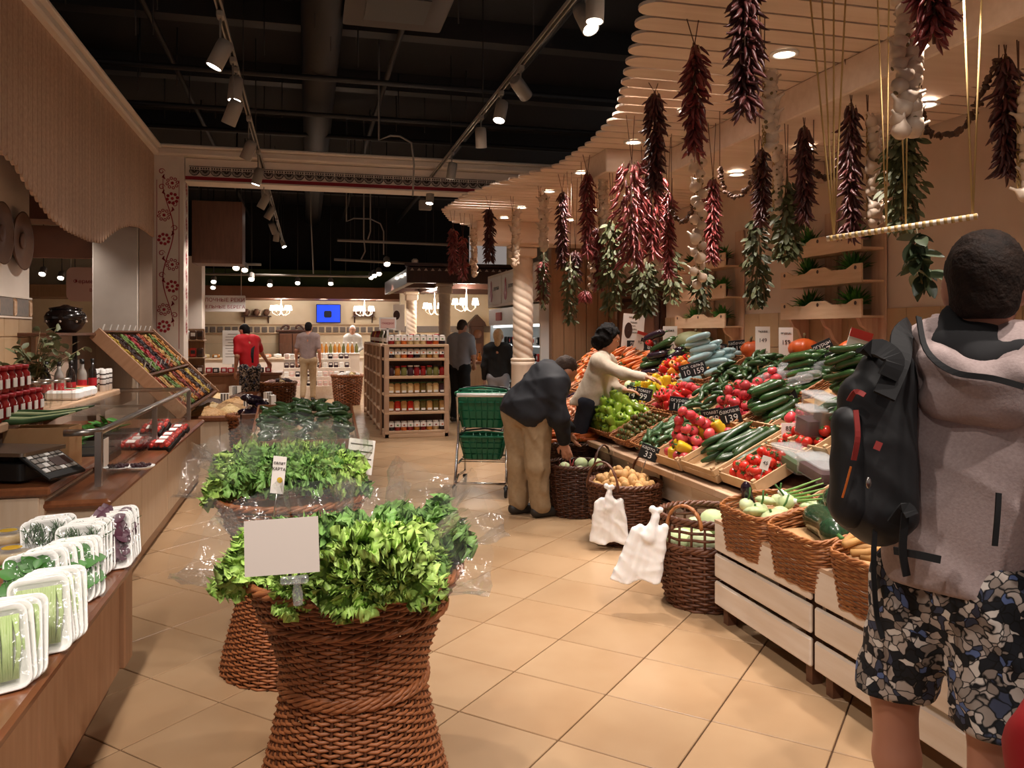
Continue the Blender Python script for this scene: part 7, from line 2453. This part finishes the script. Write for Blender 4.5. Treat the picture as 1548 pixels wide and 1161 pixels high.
bstrip([at(1335, 600, 1.90), at(1358, 545, 1.93), at(1362, 508, 2.0), at(1372, 495, 2.08)], .05, .012, 'black_cloth', 'shoulder_strap', tw - rt * .3)
bstrip([at(1308, 530, 2.0), at(1330, 528, 1.93), at(1350, 545, 1.9), at(1340, 570, 1.9)], .045, .012, 'black_cloth', 'grab_loop', tw)
bstrip([at(1283, 605, 1.92), at(1293, 592, 1.90), at(1308, 598, 1.88)], .012, .004, 'pack_red', 'red_piping', tw)
bstrip([at(1293, 620, 1.885), at(1296, 660, 1.875), at(1290, 695, 1.885)], .012, .004, 'pack_red', 'red_piping', tw)
bstrip([at(1286, 705, 1.885), at(1278, 735, 1.895), at(1273, 752, 1.9)], .004, .003, 'carrot', 'zip_cord', tw)
bstrip([at(1322, 672, 1.875), at(1332, 676, 1.87)], .02, .004, 'pack_red', 'red_tab', tw)
MB().ell((0, 0, 0), (.008, .004, .014), 8, 6).build('metal_badge', 'steel', bk, loc=at(1313, 730, 1.885) - bb)
bstrip([at(1350, 790, 1.88), at(1368, 768, 1.86), at(1378, 780, 1.85)], .03, .006, 'black_cloth', 'hip_strap', tw)
bstrip([at(1368, 775, 1.86), at(1364, 830, 1.87), at(1370, 870, 1.88)], .018, .004, 'black_cloth', 'dangling_strap', tw)
bstrip([at(1322, 800, 1.93), at(1320, 860, 1.93), at(1325, 930, 1.94), at(1334, 965, 1.94)], .012, .004, 'black_cloth', 'dangling_strap', tw)

# ---- the stooping man in the dark jacket
J = dict(head=at(854, 562, 6.72), neck=at(836, 562, 6.74), shL=at(822, 566, 6.93), shR=at(838, 586, 6.55), elL=at(838, 625, 7.05), elR=at(846, 632, 6.50), wrL=at(862, 650, 7.1), wrR=at(853, 668, 6.60), hipL=at(782, 622, 6.76), hipR=at(812, 626, 6.62), knL=at(785, 702, 6.72), knR=at(812, 705, 6.58), anL=at(784, 765, 6.74), anR=at(818, 770, 6.62))
base = V((J['anL'].x + J['anR'].x) / 2, (J['anL'].y + J['anR'].y) / 2, 0)
for q in 'LR':
    J['an' + q].z = .09
    J['toe' + q] = J['an' + q] + rt * .1 + aw * .05
human('stooping man in a dark jacket and khaki trousers reaching into a basket', J, base, 'navy', 'khaki', 'hair_brown', 'skin', 'long', 'long', .016, 1.12, (rt * .8 + aw * .3 - up * .55).normalized(), (rt * .5 + up * .85).normalized(), 1.22, wr=.010, hs=.92, handres=.007, tbulk=1.2,
      extras=lambda j, ms, mh, sp, fr: [('c', mh + sp * .03, .205, ms - sp * .02, .19), ('c', j['hipL'] + sp * .05, .165, j['hipR'] + sp * .05, .165)], hands={'R': (-up + rt * .2, -tw + rt * .3, .5), 'L': (-up + rt * .3, rt, .5)})

# ---- the woman in the beige coat
J = dict(head=at(921, 513, 7.36), neck=at(913, 533, 7.38), shL=at(919, 550, 7.55), shR=at(905, 548, 7.22), elL=at(928, 585, 7.50), elR=at(942, 565, 7.12), wrL=at(944, 590, 7.25), wrR=at(976, 570, 6.98), hipL=at(897, 606, 7.50), hipR=at(889, 608, 7.32), knL=at(880, 655, 7.50), knR=at(874, 658, 7.34), anL=at(876, 702, 7.52), anR=at(870, 705, 7.36))
for q in 'LR':
    J['an' + q].z = .09
base = V((J['anL'].x + J['anR'].x) / 2, (J['anL'].y + J['anR'].y) / 2, 0)
o, j, fr, sp = human('dark haired woman in a beige coat reaching over the peppers', J, base, 'coat_beige', 'jeans', 'hair_black', 'skin', 'long', 'long', .014, .95, (rt * .9 - up * .35 + tw * .15).normalized(), (up + rt * .25).normalized(), 1.0, 'curly', wr=.005, handres=.006, tbulk=1.25, hem=lambda X: -(X[:, 2] - .86), hands={'R': (rt * .95 - up * .2, -up, .45), 'L': (rt * .9 - up * .1, -up, .4)},
      extras=lambda j, ms, mh, sp, fr: [('c', mh + sp * .1, .15, mh - sp * .06, .185)])
face_parts(o, base, j['head'], (rt * .9 - up * .35 + tw * .15).normalized(), (up + rt * .25).normalized(), .95)

# ---- shoppers and staff farther off
b = onZ(466, 607, 0)
J, f = stand(b, 1.76, .15, .02, knL=(-.09, -.02, .5), anL=(-.09, -.22, .12), knR=(.09, .1, .5), anR=(.09, .06, .09), elL=(-.25, -.02, 1.13), wrL=(-.27, .08, .9))
human('man in a grey polo shirt and khaki trousers walking away', J, b, 'polo', 'khaki', 'hair_black', 'skin_dim', 'short', 'long', .02, 1., f)
b = V(-.98, 14.75, 0)
J, f = stand(b, 1.72, -.55, .25, elR=(.33, .15, 1.2), wrR=(.5, .28, 1.02), head=(0, .06, 1.58))
o, j, fr, sp = human('man in a red shirt and patterned shorts leaning over a counter', J, b, 'red_shirt', 'leaf_print', 'hair_black', 'skin', 'short', 'shorts', .02, 1., (f - up * .4 - rt * .5).normalized())
base = b
strip(o, [j['shR'] + up * .07 + fr * .0, j['shR'].lerp(j['hipR'], .35) + tw * .16, j['hipR'].lerp(j['shR'], .2) + tw * .15], .05, .012, 'black_cloth', 'bag_strap', tw)
b = onZ(695, 638, 0)
J, f = stand(b, 1.74, .75, .08, wrL=(-.12, .28, .98), elL=(-.26, .02, 1.13), wrR=(.12, .28, .98), elR=(.26, .02, 1.13))
human('man in a grey shirt and black trousers standing by the café counter', J, b, 'shirt_grey', 'black_cloth', 'hair_brown', 'skin', 'short', 'long', .02, 1.02, (f - up * .45).normalized(), bulk=1.1)
b = V(*at(753, 503, 12.5)[:2], 0)
J, f = stand(b, 1.58, .4, .0)
o, j, fr, sp = human('blond woman in a black top carrying a dark shoulder bag', J, b, 'black_cloth', 'shirt_grey', 'hair_blond', 'skin', 'long', 'long', .02, .93, f, hair_kind='bun')
hb = thing('handbag', 'dark handbag hanging from the blond woman\'s shoulder', 'bag', b + V(.3, -.1, .75))
skin('pouch', [('c', b + V(.30, -.06, .82), .06, b + V(.32, -.1, 1.02), .05, V(1, 0, 0), 1.6), ('c', b + V(.26, -.2, .82), .06, b + V(.28, -.18, 1.0), .05, V(1, 0, 0), 1.6)], .015, 'black_cloth', hb, hb.location, .05)
MB().tube([(.0, 0, .28), (-.06, .08, .5), (-.08, .1, .68)], .008, 6).build('strap', 'black_cloth', hb)
b = onY(533, 503, 22.5)
b.z = 0
J, f = stand(b, 1.72, 3.3, .0, wrL=(-.12, .25, 1.0), wrR=(.12, .25, 1.0))
human('cook in a white cap and jacket behind the far counter', J, b, 'chef_white', 'chef_white', 'chef_white', 'skin', 'long', 'long', .026, 1.02, f)
b = V(*at(1748, 503, 1.05)[:2], 0)
J, f = stand(b, 1.27, -.2, .0, shL=(-.22, .0, 1.36), shR=(.22, 0, 1.36), elL=(-.35, .02, 1.0), wrL=(-.3, .1, .75))
human('child in a red top at the edge of the frame, mostly cut off', J, b, 'red_top', 'jeans', 'hair_brown', 'skin', 'long', 'long', .016, .86, f, bulk=1.2)

# ================================================================== THE FAR SHOP
# ---- jar gondola in the middle of the aisle
g = thing('jar_gondola', 'pale wooden shelf unit of jars standing in the middle of the aisle', 'shelving unit', (0, 0, 0))
GX0, GX1, GYa, GYb, GH = 1.08, 2.02, 11.65, 15.6, 1.34
for x in (GX0 + .03, GX1 - .03):
    slab(g, 'upright', x - .035, x + .035, GYa, GYa + .06, 0, GH, 'pine_z')
zsh = [.08, .36, .62, .88, 1.14, 1.34]
for z in zsh:
    slab(g, 'shelf', GX0, GX1, GYa + .0, GYa + .42, z - .02, z + .02, 'pine_y')
slab(g, 'back_panel', GX0, GX1, GYa + .42, GYa + .44, 0, GH, 'dark_wood')
slab(g, 'plinth', GX0, GX1, GYa, GYa + .4, 0, .06, 'pine_y')
for z in zsh:
    slab(g, 'side_shelf', GX0 - .02, GX0 + .4, GYa + .48, GYb, z - .02, z + .02, 'pine')
for k in range(6):
    yy = GYa + .46 + k * (GYb - GYa - .46) / 5
    slab(g, 'side_upright', GX0 - .03, GX0 + .03, yy - .025, yy + .025, 0, GH, 'pine_z')
slab(g, 'spine_panel', GX0 + .42, GX0 + .44, GYa + .44, GYb, 0, GH, 'dark_wood')
slab(g, 'end_panel', GX1 - .04, GX1, GYa + .42, GYb, 0, GH, 'panel_wood')
def pack(c, kind, label, group):
    if kind == 'jar':
        jar(c, label, R.choice(['jam', 'amber', 'olive', 'beet']), R.choice(['lid_white', 'black_plastic', 'lid_red']), R.uniform(1.0, 1.1), .12, group)
    elif kind == 'boxjar':
        o = thing('preserve_jar', label, 'jar', c, group=group)
        MB().lathe([(.042, 0), (.045, .01), (.045, .1), (.036, .115)], 14).build('contents', R.choice(['amber', 'carrot', 'jam', 'eggplant', 'nut_pale']), o)
        MB().lathe([(.04, .115), (.041, .135), (.001, .137)], 14).build('lid', 'lid_white', o)
        MB().box((0, -.046, .085), (.085, .008, .062)).build('hang_label', 'paper', o)
        MB().ell((0, -.052, .08), (.016, .003, .01), 8, 5).build('label_picture', R.choice(['jam', 'basil', 'carrot', 'eggplant']), o)
    else:
        o = thing('vegetable_pack', label, 'package', c, group=group)
        MB().box((0, 0, .075), (.088, .07, .15), b=.02).build('pouch', 'box_plastic' if False else R.choice(['tomato', 'beet', 'potato', 'nut_pale', 'kumato']), o)
        MB().box((0, -.036, .03), (.06, .004, .03)).build('label_strip', 'white', o)
        MB().box((0, 0, .155), (.08, .02, .02)).build('seal', 'herb', o)
names = ['bottom', 'second', 'third', 'fourth', 'fifth', 'top']
kinds = ['boxjar', 'pack', 'pack', 'jar', 'boxjar', 'boxjar']
for li, z in enumerate(zsh):
    for q in range(9):
        pack((GX0 + .1 + q * .094, GYa + .09, z + .02), kinds[li], f'jar or pack on the {names[li]} gondola shelf, {ORD[q]} along', f'goods on the {names[li]} gondola shelf')
    if li == 5:
        for q in range(8):
            pack((GX0 + .14 + q * .094, GYa + .24, z + .02), 'jar', f'jar behind the first row on top of the gondola, {ORD[q]} along', 'second row on top of the gondola')
for li, z in enumerate(zsh):
    for q in range(12):
        y = GYa + .6 + q * .27
        c = (GX0 + .1, y, z + .02)
        o = thing('tall_bottle', f'slim bottle on the {names[li]} side shelf of the gondola, {ORD[q]} along', 'bottle', c, group=f'bottles on the {names[li]} side shelf')
        MB().lathe([(.035, 0), (.036, .12), (.014, .17), (.014, .2)], 10).build('bottle', R.choice(['olive', 'black_glaze', 'white', 'jam', 'amber']), o)
        MB().lathe([(.0365, .03), (.0365, .09)], 10, cap=False).build('paper_label', 'paper', o)
c = onY(586, 489, GYa + .35)
o = thing('framed_notice', 'white framed notice standing on top of the gondola', 'sign', (c.x, c.y, c.z))
MB().box((0, 0, 0), (.25, .02, .18)).build('frame', 'white', o)
MB().box((0, -.012, 0), (.21, .004, .14)).build('notice', 'pink_sign', o)
MB().box((0, .0, -.2), (.03, .02, .26)).build('stand_post', 'white', o)
text('СКИДКИ', 'print', o, .04, 'red_print', (0, -.016, 0), (PI / 2, 0, 0))
c = onY(603, 480, 17)
o = thing('small_poster', 'white poster with an oval portrait on the pavilion post', 'poster', c)
MB().box((0, 0, 0), (.24, .02, .55)).build('sheet', 'paper', o)
MB().lathe([(.001, 0), (.07, 0)], 16, cap=False, M=rotm(x=PI / 2) @ Matrix.Diagonal((1, 1.4, 1, 1))).build('oval_picture', 'dark_wood', o, loc=(-.05, -.012, .05))
MB().tube([(0, .03, -.27), (0, .03, -c.z)], .015, 6).build('pole', 'steel', o)

# ---- milk sign hung from the dark ceiling
c = onY(333, 459, 17)
o = thing('hanging_sign', 'white hanging sign with red lettering over the far counter', 'sign', c)
MB().box((0, 0, 0), (.96, .03, .33), b=.01).build('board', 'white', o)
text('МОЛОЧНЫЕ РЕКИ', 'lettering', o, .105, 'red_print', (0, -.018, .07), (PI / 2, 0, 0))
text('КИСЕЛЬНЫЕ БЕРЕГА', 'lettering', o, .092, 'red_print', (0, -.018, -.07), (PI / 2, 0, 0))
for s_ in (-.4, .4):
    MB().tube([(s_, 0, .16), (s_, 0, 5.26 - c.z)], .006, 5).build('wire', 'steel', o)
c = onY(135, 430, 16)
o = thing('hanging_sign', 'rounded pink hanging sign half hidden by the plain pillar', 'sign', (c.x, c.y, c.z))
MB().prism(rrect(.75, .62, .12), -.015, .015, M=rotm(x=PI / 2)).build('board', 'pink_sign', o)
text('Фермерские', 'lettering', o, .1, 'red_print', (.05, -.018, .05), (PI / 2, 0, 0))
text('вкусы', 'lettering', o, .1, 'red_print', (.15, -.018, -.1), (PI / 2, 0, 0))
for s_ in (-.3, .3):
    MB().tube([(s_, 0, .3), (s_, 0, 5.26 - c.z)], .006, 5).build('wire', 'steel', o)

# ---- screen, wardrobe, wall shelves, chandeliers on the back wall
p, q = onY(479, 461, 23.95), onY(514, 487, 23.95)
o = thing('wall_screen', 'wall mounted screen showing bright blue', 'screen', ((p.x + q.x) / 2, 23.93, (p.z + q.z) / 2))
MB().box((0, 0, 0), (q.x - p.x + .04, .06, p.z - q.z + .04), b=.01).build('bezel', 'black_plastic', o)
MB().box((0, -.032, 0), (q.x - p.x, .004, p.z - q.z)).build('picture', 'screen_blue', o)
MB().prism(rrect(.22, .2, .05), -.002, .002, M=rotm(x=PI / 2)).build('dark_emblem', 'jeans', o, loc=(-.02, -.036, -.02))
MB().box((0, .04, 0), (.2, .06, .2)).build('wall_bracket', 'black_steel', o)
p, q = onY(422, 505, 23.4), onY(462, 545, 23.4)
wx = (p.x + q.x) / 2
o = thing('carved_wardrobe', 'tall dark carved wardrobe with a scrolled crown at the back wall', 'wardrobe', (wx, 23.6, 0))
MB().box((0, 0, .78), (.74, .5, 1.56), b=.01).build('body', 'dark_wood', o)
for s_ in (-1, 1):
    dd = MB().box((s_ * .18, -.26, .8), (.34, .03, 1.4), b=.01).build('door', 'brown_wood', o)
    MB().ell((s_ * .04, -.29, .8), (.015, .015, .015), 8, 6).build('knob', 'steel', dd)
    MB().tube([(s_ * (.32 - .22 * t), -.2, 1.62 + .12 * math.sin(t * 2.4)) for t in np.linspace(0, 1, 8)] + [(s_ * .1, -.2, 1.66), (s_ * .14, -.2, 1.64)], .03, 6).build('crown_scroll', 'dark_wood', o)
MB().box((0, 0, 1.58), (.9, .56, .06), b=.015).build('cornice', 'dark_wood', o)
for k, (x0, x1) in enumerate(((395, 410), (533, 566))):
    a, b = onY(x0 - (30 if k == 0 else 0), 478, 23.9), onY(x1, 478, 23.9)
    o = thing('wall_shelf', ('dark wall shelf of pots beside the scrolled wardrobe', 'dark wall shelf of pots beside the blue screen')[k], 'shelf', ((a.x + b.x) / 2, 23.88, a.z))
    MB().box((0, 0, 0), (b.x - a.x, .2, .03)).build('board', 'dark_wood', o)
    for s_ in (-.4, .4):
        MB().prism([(0, 0), (-.16, 0), (0, -.18)], -.015, .015, M=Matrix(((0, 0, 1, s_ * (b.x - a.x)), (1, 0, 0, .1), (0, 1, 0, -.015), (0, 0, 0, 1)))).build('bracket', 'dark_wood', o)
    for q in range(3):
        t = thing('clay_jug', f'small clay jug on the shelf {("by the wardrobe", "by the blue screen")[k]}, {ORD[q]} of three', 'jug', (a.x + (q + .5) * (b.x - a.x) / 3, 23.88, a.z + .016), group='clay jugs')
        MB().lathe([(.05, 0), (.085, .06), (.08, .12), (.045, .16), (.05, .19)], 14).build('jug', 'clay', t)
        MB().tube([(.045, 0, .17), (.1, 0, .14), (.08, 0, .07)], .01, 5).build('handle', 'clay', t)

def chandelier(px, py, Y, label, n_=5, s=1.):
    c = onY(px, py, Y)
    o = thing('chandelier', label, 'chandelier', c, group='chandeliers with white shades')
    MB().lathe([(.02, -.12), (.05, -.08), (.02, -.02), (.025, .1), (.008, .3)], 12).build('stem_body', 'white_paint', o)
    MB().tube([(0, 0, .3), (0, 0, 2.64 - c.z if Y < 20 else 2.48 - c.z)], .008, 5).build('chain', 'steel', o)
    for k in range(n_):
        a = 2 * PI * k / n_ + .4
        x, y = .24 * s * math.cos(a), .24 * s * math.sin(a)
        ar = MB().tube([(0, 0, -.08), (x * .5, y * .5, -.13), (x, y, -.06), (x, y, .0)], .01, 6).build('arm', 'white_paint', o)
        MB().lathe([(.075, .02), (.05, .15)], 14, cap=False).build('shade', 'bulb_glow', ar, loc=(x, y, 0))
    ld = bpy.data.lights.new('bulb', 'POINT')
    ld.energy = 40
    ld.color = LIGHT_COLOR
    ld.shadow_soft_size = .2
    lo = bpy.data.objects.new('bulb', ld)
    COL.objects.link(lo)
    lo.parent = o
    lo.location = (0, 0, .3)
chandelier(705, 462, 16.8, 'bright white shaded chandelier in the pavilion')
chandelier(657, 468, 18.5, 'white shaded chandelier deeper in the pavilion', 4)
chandelier(425, 470, 22.9, 'white shaded chandelier above the wardrobe', 5)
chandelier(551, 471, 22.9, 'white shaded chandelier beside the blue screen', 5)

# ---- clock and shelves of the café
p = onY(719, 500, 20.4)
o = thing('standing_clock', 'dark wooden standing clock with a pointed top in the café', 'clock', (p.x, 20.3, 0))
MB().box((0, 0, .85), (.34, .26, 1.7), b=.01).build('case', 'dark_wood', o)
MB().prism([(-.24, 0), (.24, 0), (.2, .1), (0, .3), (-.2, .1)], -.14, .14, M=Matrix(((1, 0, 0, 0), (0, 0, 1, 0), (0, 1, 0, 1.7), (0, 0, 0, 1)))).build('pointed_hood', 'dark_wood', o)
MB().lathe([(.001, 0), (.11, 0), (.115, .02)], 18, cap=False, M=rotm(x=PI / 2)).build('dial', 'brown_wood', o, loc=(0, -.135, 1.5))
MB().box((0, -.135, .8), (.2, .02, .9)).build('glass_door', 'brown_wood', o)
cf = thing('cafe_counter', 'wooden café counter behind the two shoppers', 'counter', (0, 0, 0))
slab(cf, 'body', 2.3, 3.5, 15.8, 16.6, 0, .9, 'counter_light')
slab(cf, 'worktop', 2.25, 3.55, 15.72, 16.65, .9, .95, 'counter_wood')
for k in range(3):
    slab(cf, 'front_panel', 2.32 + k * .39, 2.68 + k * .39, 15.785, 15.8, .08, .86, 'counter_light')
for q in range(9):
    o = thing('pastry_jar', f'bottle or jar on the café counter, {ORD[q]} along', 'jar', (2.36 + q * .13, 15.95 + .15 * (q % 2), .95), group='jars on the café counter')
    MB().lathe([(.04, 0), (.045, .08), (.02, .13), (.02, .17)], 10).build('jar', R.choice(['amber', 'jam', 'nut', 'white']), o)
    MB().lathe([(.022, .17), (.022, .19), (.001, .19)], 10).build('cap', R.choice(['lid_red', 'black_plastic']), o)
o = card(709, 528, 3.0, .26, .36, 'white notice standing on the café counter', [('МЕНЮ', .3, .05)], False, 0, .05)

# ---- open fridge of dairy and the sign box above it
fz = thing('dairy_fridge', 'bright white open fridge full of goods behind the twisted column', 'fridge', (0, 0, 0))
FX, FY0, FY1 = 3.22, 10.95, 14.2
slab(fz, 'back', FX + .7, FX + .75, FY0, FY1, 0, 2.2, 'fridge_white')
slab(fz, 'end_panel', FX, FX + .75, FY0, FY0 + .05, 0, 1.9, 'fridge_white')
slab(fz, 'end_panel', FX, FX + .75, FY1 - .05, FY1, 0, 1.9, 'fridge_white')
slab(fz, 'base', FX, FX + .75, FY0, FY1, 0, .35, 'fridge_white')
slab(fz, 'header', FX - .02, FX + .75, FY0, FY1, 1.66, 1.95, 'fridge_white')
slab(fz, 'sign_box', FX - .04, FX + .6, FY0, FY1, 1.98, 2.55, 'white_paint')
slab(fz, 'light_tube', FX + .04, FX + .08, FY0 + .1, FY1 - .1, 1.62, 1.655, 'fridge_glow')
for k, z in enumerate((.55, .82, 1.08, 1.34)):
    slab(fz, 'shelf', FX + .12, FX + .7, FY0 + .05, FY1 - .05, z - .012, z, 'fridge_white')
    slab(fz, 'shelf_light', FX + .14, FX + .17, FY0 + .1, FY1 - .1, z - .03, z - .014, 'fridge_glow')
for k in range(3):
    slab(fz, 'sign_panel', FX - .05, FX - .04, FY0 + .06 + k * 1.06, FY0 + 1.06 + k * 1.06, 2.02, 2.5, 'paper')
    MB().prism([(0, 0), (.06, .02), (.1, .12), (.06, .2), (.04, .34), (0, .38), (-.04, .34), (-.06, .2), (-.1, .12), (-.06, .02)], 0, .006, M=Matrix(((0, 0, -1, FX - .051), (-1, 0, 0, FY0 + .8 + k * 1.06), (0, 1, 0, 2.07), (0, 0, 0, 1)))).build('sign_emblem', 'red_print', fz)
    text('деревня', 'print', fz, .1, 'dark_print', (FX - .056, FY0 + .4 + k * 1.06, 2.3), (PI / 2, 0, -PI / 2))
slab(fz, 'price_plate', FX - .035, FX - .02, 13.2, 13.6, 1.74, 1.88, 'label_red')
for k, z in enumerate((.55, .82, 1.08, 1.34)):
    for q in range(16):
        y = FY0 + .16 + q * .19
        o = thing('dairy_pack', f'packet on the {names[k]} fridge shelf, {ORD[q]} from the panelled wall', 'package', (FX + .26, y, z), group=f'packets on the {names[k]} fridge shelf')
        MB().box((0, 0, .06), (.09, .09, .12), b=.012).build('carton', R.choice(['white', 'black_plastic', 'label_red', 'white', 'jeans']), o)
        MB().box((-.046, 0, .06), (.004, .06, .05)).build('print_patch', R.choice(['label_red', 'paper', 'dark_print']), o)

# ---- far counters and displays
dc = thing('deli_counter', 'long white deli counter with glass along the back wall', 'counter', (0, 0, 0))
slab(dc, 'body', -3.2, 1.4, 21.2, 21.9, 0, .85, 'white_paint')
slab(dc, 'worktop', -3.25, 1.45, 21.15, 21.95, .85, .89, 'counter_light')
slab(dc, 'glass', -3.2, 1.4, 21.2, 21.22, .89, 1.25, 'clear_glass')
slab(dc, 'top_glass', -3.2, 1.4, 21.2, 21.6, 1.25, 1.26, 'clear_glass')
for k in range(18):
    o = thing('cheese_piece', f'pale cheese or meat piece in the deli counter, {ORD[k]} along', 'cheese', (-3.0 + k * .25, 21.5, .89), group='deli pieces')
    MB().lathe([(.09, 0), (.1, .04), (.09, .09), (.001, .1)], 12).build('wheel_of_cheese', R.choice(['nut_pale', 'amber', 'sausage', 'white']), o)
    MB().box((0, -.11, .05), (.07, .003, .05)).build('price_ticket', 'paper', o)
st = thing('stepped_display', 'white stepped display of packets before the back wall', 'display', (0, 0, 0))
for k in range(4):
    slab(st, 'step', -.55, 1.0, 19.0 + .25 * k, 19.25 + .25 * k, 0, .3 + .2 * k, 'white_board')
    for q in range(12):
        o = thing('snack_pack', f'purple labelled packet on display step {ORD[k]}, {ORD[q]} along', 'package', (-.48 + q * .127, 19.12 + .25 * k, .3 + .2 * k), group=f'packets on step {ORD[k]}')
        MB().box((0, 0, .06), (.1, .06, .12), b=.01).build('pouch', R.choice(['beet', 'pink_sign', 'eggplant', 'white']), o)
        MB().box((0, -.031, .08), (.07, .003, .04)).build('label_strip', 'paper', o)
jr = thing('juice_rack', 'white rack of yellow juice bottles behind the walking man', 'rack', (0, 0, 0))
slab(jr, 'body', -.15, 1.25, 20.1, 20.6, 0, 1.0, 'white_paint')
slab(jr, 'shelf', -.15, 1.25, 20.05, 20.6, 1.0, 1.03, 'white')
for r_ in range(2):
    for q in range(13):
        o = thing('juice_bottle', f'yellow juice bottle on the white rack, {("front", "back")[r_]} row, {ORD[q]} along', 'bottle', (-.08 + q * .105, 20.15 + r_ * .15, 1.03), group='juice bottles')
        MB().lathe([(.035, 0), (.04, .02), (.04, .14), (.015, .2), (.015, .24)], 10).build('bottle', 'amber' if q % 3 else 'olive', o)
        MB().lathe([(.018, .235), (.018, .26), (.001, .26)], 8).build('cap', 'white', o)
for k, (px, d_, lb) in enumerate(((420, 14.5, 'wide wicker tub behind the nut counter'), (525, 17.0, 'wide wicker tub before the gondola side'))):
    c = at(px, 503, d_)
    o = basket('wicker_tub', lb, (c.x, c.y, 0), [(.25, 0), (.29, .3), (.32, .62)], 28, .03, .013, 'wicker_red', 'stake', group='wicker tubs')
    MB().lathe([(.3, .56), (.001, .56)], 24, cap=False).build('inner_bed', 'stake', o)
    for q in range(14):
        a = q * 2.4
        t = tag(MB().box((0, 0, .04), (.12, .08, .08), b=.02).build('wrapped_candy_bag', R.choice(['white', 'pink_sign', 'beet', 'nut_pale'])), f'small wrapped packet heaped in the {("nearer", "farther")[k]} wicker tub', 'package', f'packets in the {("nearer", "farther")[k]} wicker tub')
        t.matrix_world = TR((c.x + .05 * math.sqrt(q) * math.cos(a) * 1.1, c.y + .05 * math.sqrt(q) * math.sin(a) * 1.1, .58 + .02 * (q % 3)), .2 * math.sin(q), .2, a)
# racks at the foot of the painted column
rk2 = thing('side_rack', 'rack of packets and bottles beside the painted column', 'rack', (0, 0, 0))
slab(rk2, 'back', -2.05, -1.75, 14.9, 14.95, 0, 1.6, 'panel_wood')
for k, z in enumerate((.5, .8, 1.1, 1.4)):
    slab(rk2, 'shelf', -2.08, -1.72, 14.5, 14.95, z - .015, z + .01, 'panel_wood')
    for q in range(3):
        o = thing('rack_packet', f'packet on the column rack shelf {ORD[k]}, {ORD[q]} along', 'package', (-2.01 + q * .11, 14.62, z + .01), group=f'packets on column rack shelf {ORD[k]}')
        MB().box((0, 0, .08), (.1, .08, .16), b=.015).build('pouch', R.choice(['white', 'dried', 'amber', 'label_red', 'paper']), o)
        MB().box((0, -.042, .09), (.07, .003, .06)).build('label_strip', R.choice(['paper', 'dark_print']), o)
cnt = thing('wood_counter', 'wooden counter of red packets behind the nut bags', 'counter', (0, 0, 0))
slab(cnt, 'body', -2.6, -.5, 15.3, 16.1, 0, .75, 'counter_front')
slab(cnt, 'worktop', -2.65, -.45, 15.25, 16.15, .75, .8, 'counter_wood')
for q in range(14):
    o = thing('red_carton', f'red carton on the wooden counter, {ORD[q]} along', 'carton', (-2.4 + q * .13, 15.45 + .12 * (q % 2), .8), group='red cartons')
    MB().box((0, 0, .045), (.11, .1, .09), b=.008).build('carton', 'lid_red' if q % 3 else 'black_plastic', o)
    MB().box((0, -.052, .045), (.06, .003, .05)).build('label_strip', 'white', o)
c = onY(352, 525, 18.0)
o = thing('price_board', 'large white printed board behind the man in red', 'board', (c.x, 18.0, c.z))
MB().box((0, 0, 0), (.42, .02, .72), b=.004).build('sheet', 'white', o)
for k in range(9):
    MB().box((0, -.012, .28 - k * .06), (.3 if k % 3 else .2, .002, .012)).build('printed_line', 'lamp_grey', o)
MB().tube([(0, .03, -.36), (0, .03, -c.z)], .02, 6).build('stand_pole', 'steel', o)
wd = thing('white_display_tower', 'white tower of shelves with packets under the milk sign', 'shelving unit', (-3.0, 18.6, 0))
slab(wd, 'back', -.6, .6, .2, .25, 0, 2.0, 'white_paint')
for k in range(6):
    slab(wd, 'shelf', -.6, .6, -.15, .25, .3 + .3 * k, .32 + .3 * k, 'white')
    for q in range(8):
        o = thing('tower_packet', f'packet on white tower shelf {ORD[k]}, {ORD[q]} along', 'package', (-3.52 + q * .15, 18.55, .32 + .3 * k), group=f'packets on white tower shelf {ORD[k]}')
        MB().box((0, 0, .09), (.11, .1, .18), b=.015).build('pouch', R.choice(['white', 'black_plastic', 'label_red', 'amber', 'lamp_grey']), o)
        MB().box((0, -.052, .1), (.07, .003, .08)).build('label_strip', 'paper', o)
bx = thing('wood_duct_box', 'brown wooden box hung from the dark ceiling beyond the painted column', 'bulkhead', (-1.35, 13.6, 0))
slab(bx, 'casing', -.4, .35, -.3, .3, 2.62, 3.6, 'brown_wood')
for s_ in (-.3, .25):
    MB().tube([(s_, 0, 3.6), (s_, 0, 5.26)], .01, 5).build('hanger_rod', 'black_steel', bx)
struct(MB().box((-2.22, 16.6, 1.5), (.5, .5, 3.0)).build('column_far', 'white_paint'), 'plain white pillar beyond the painted column')
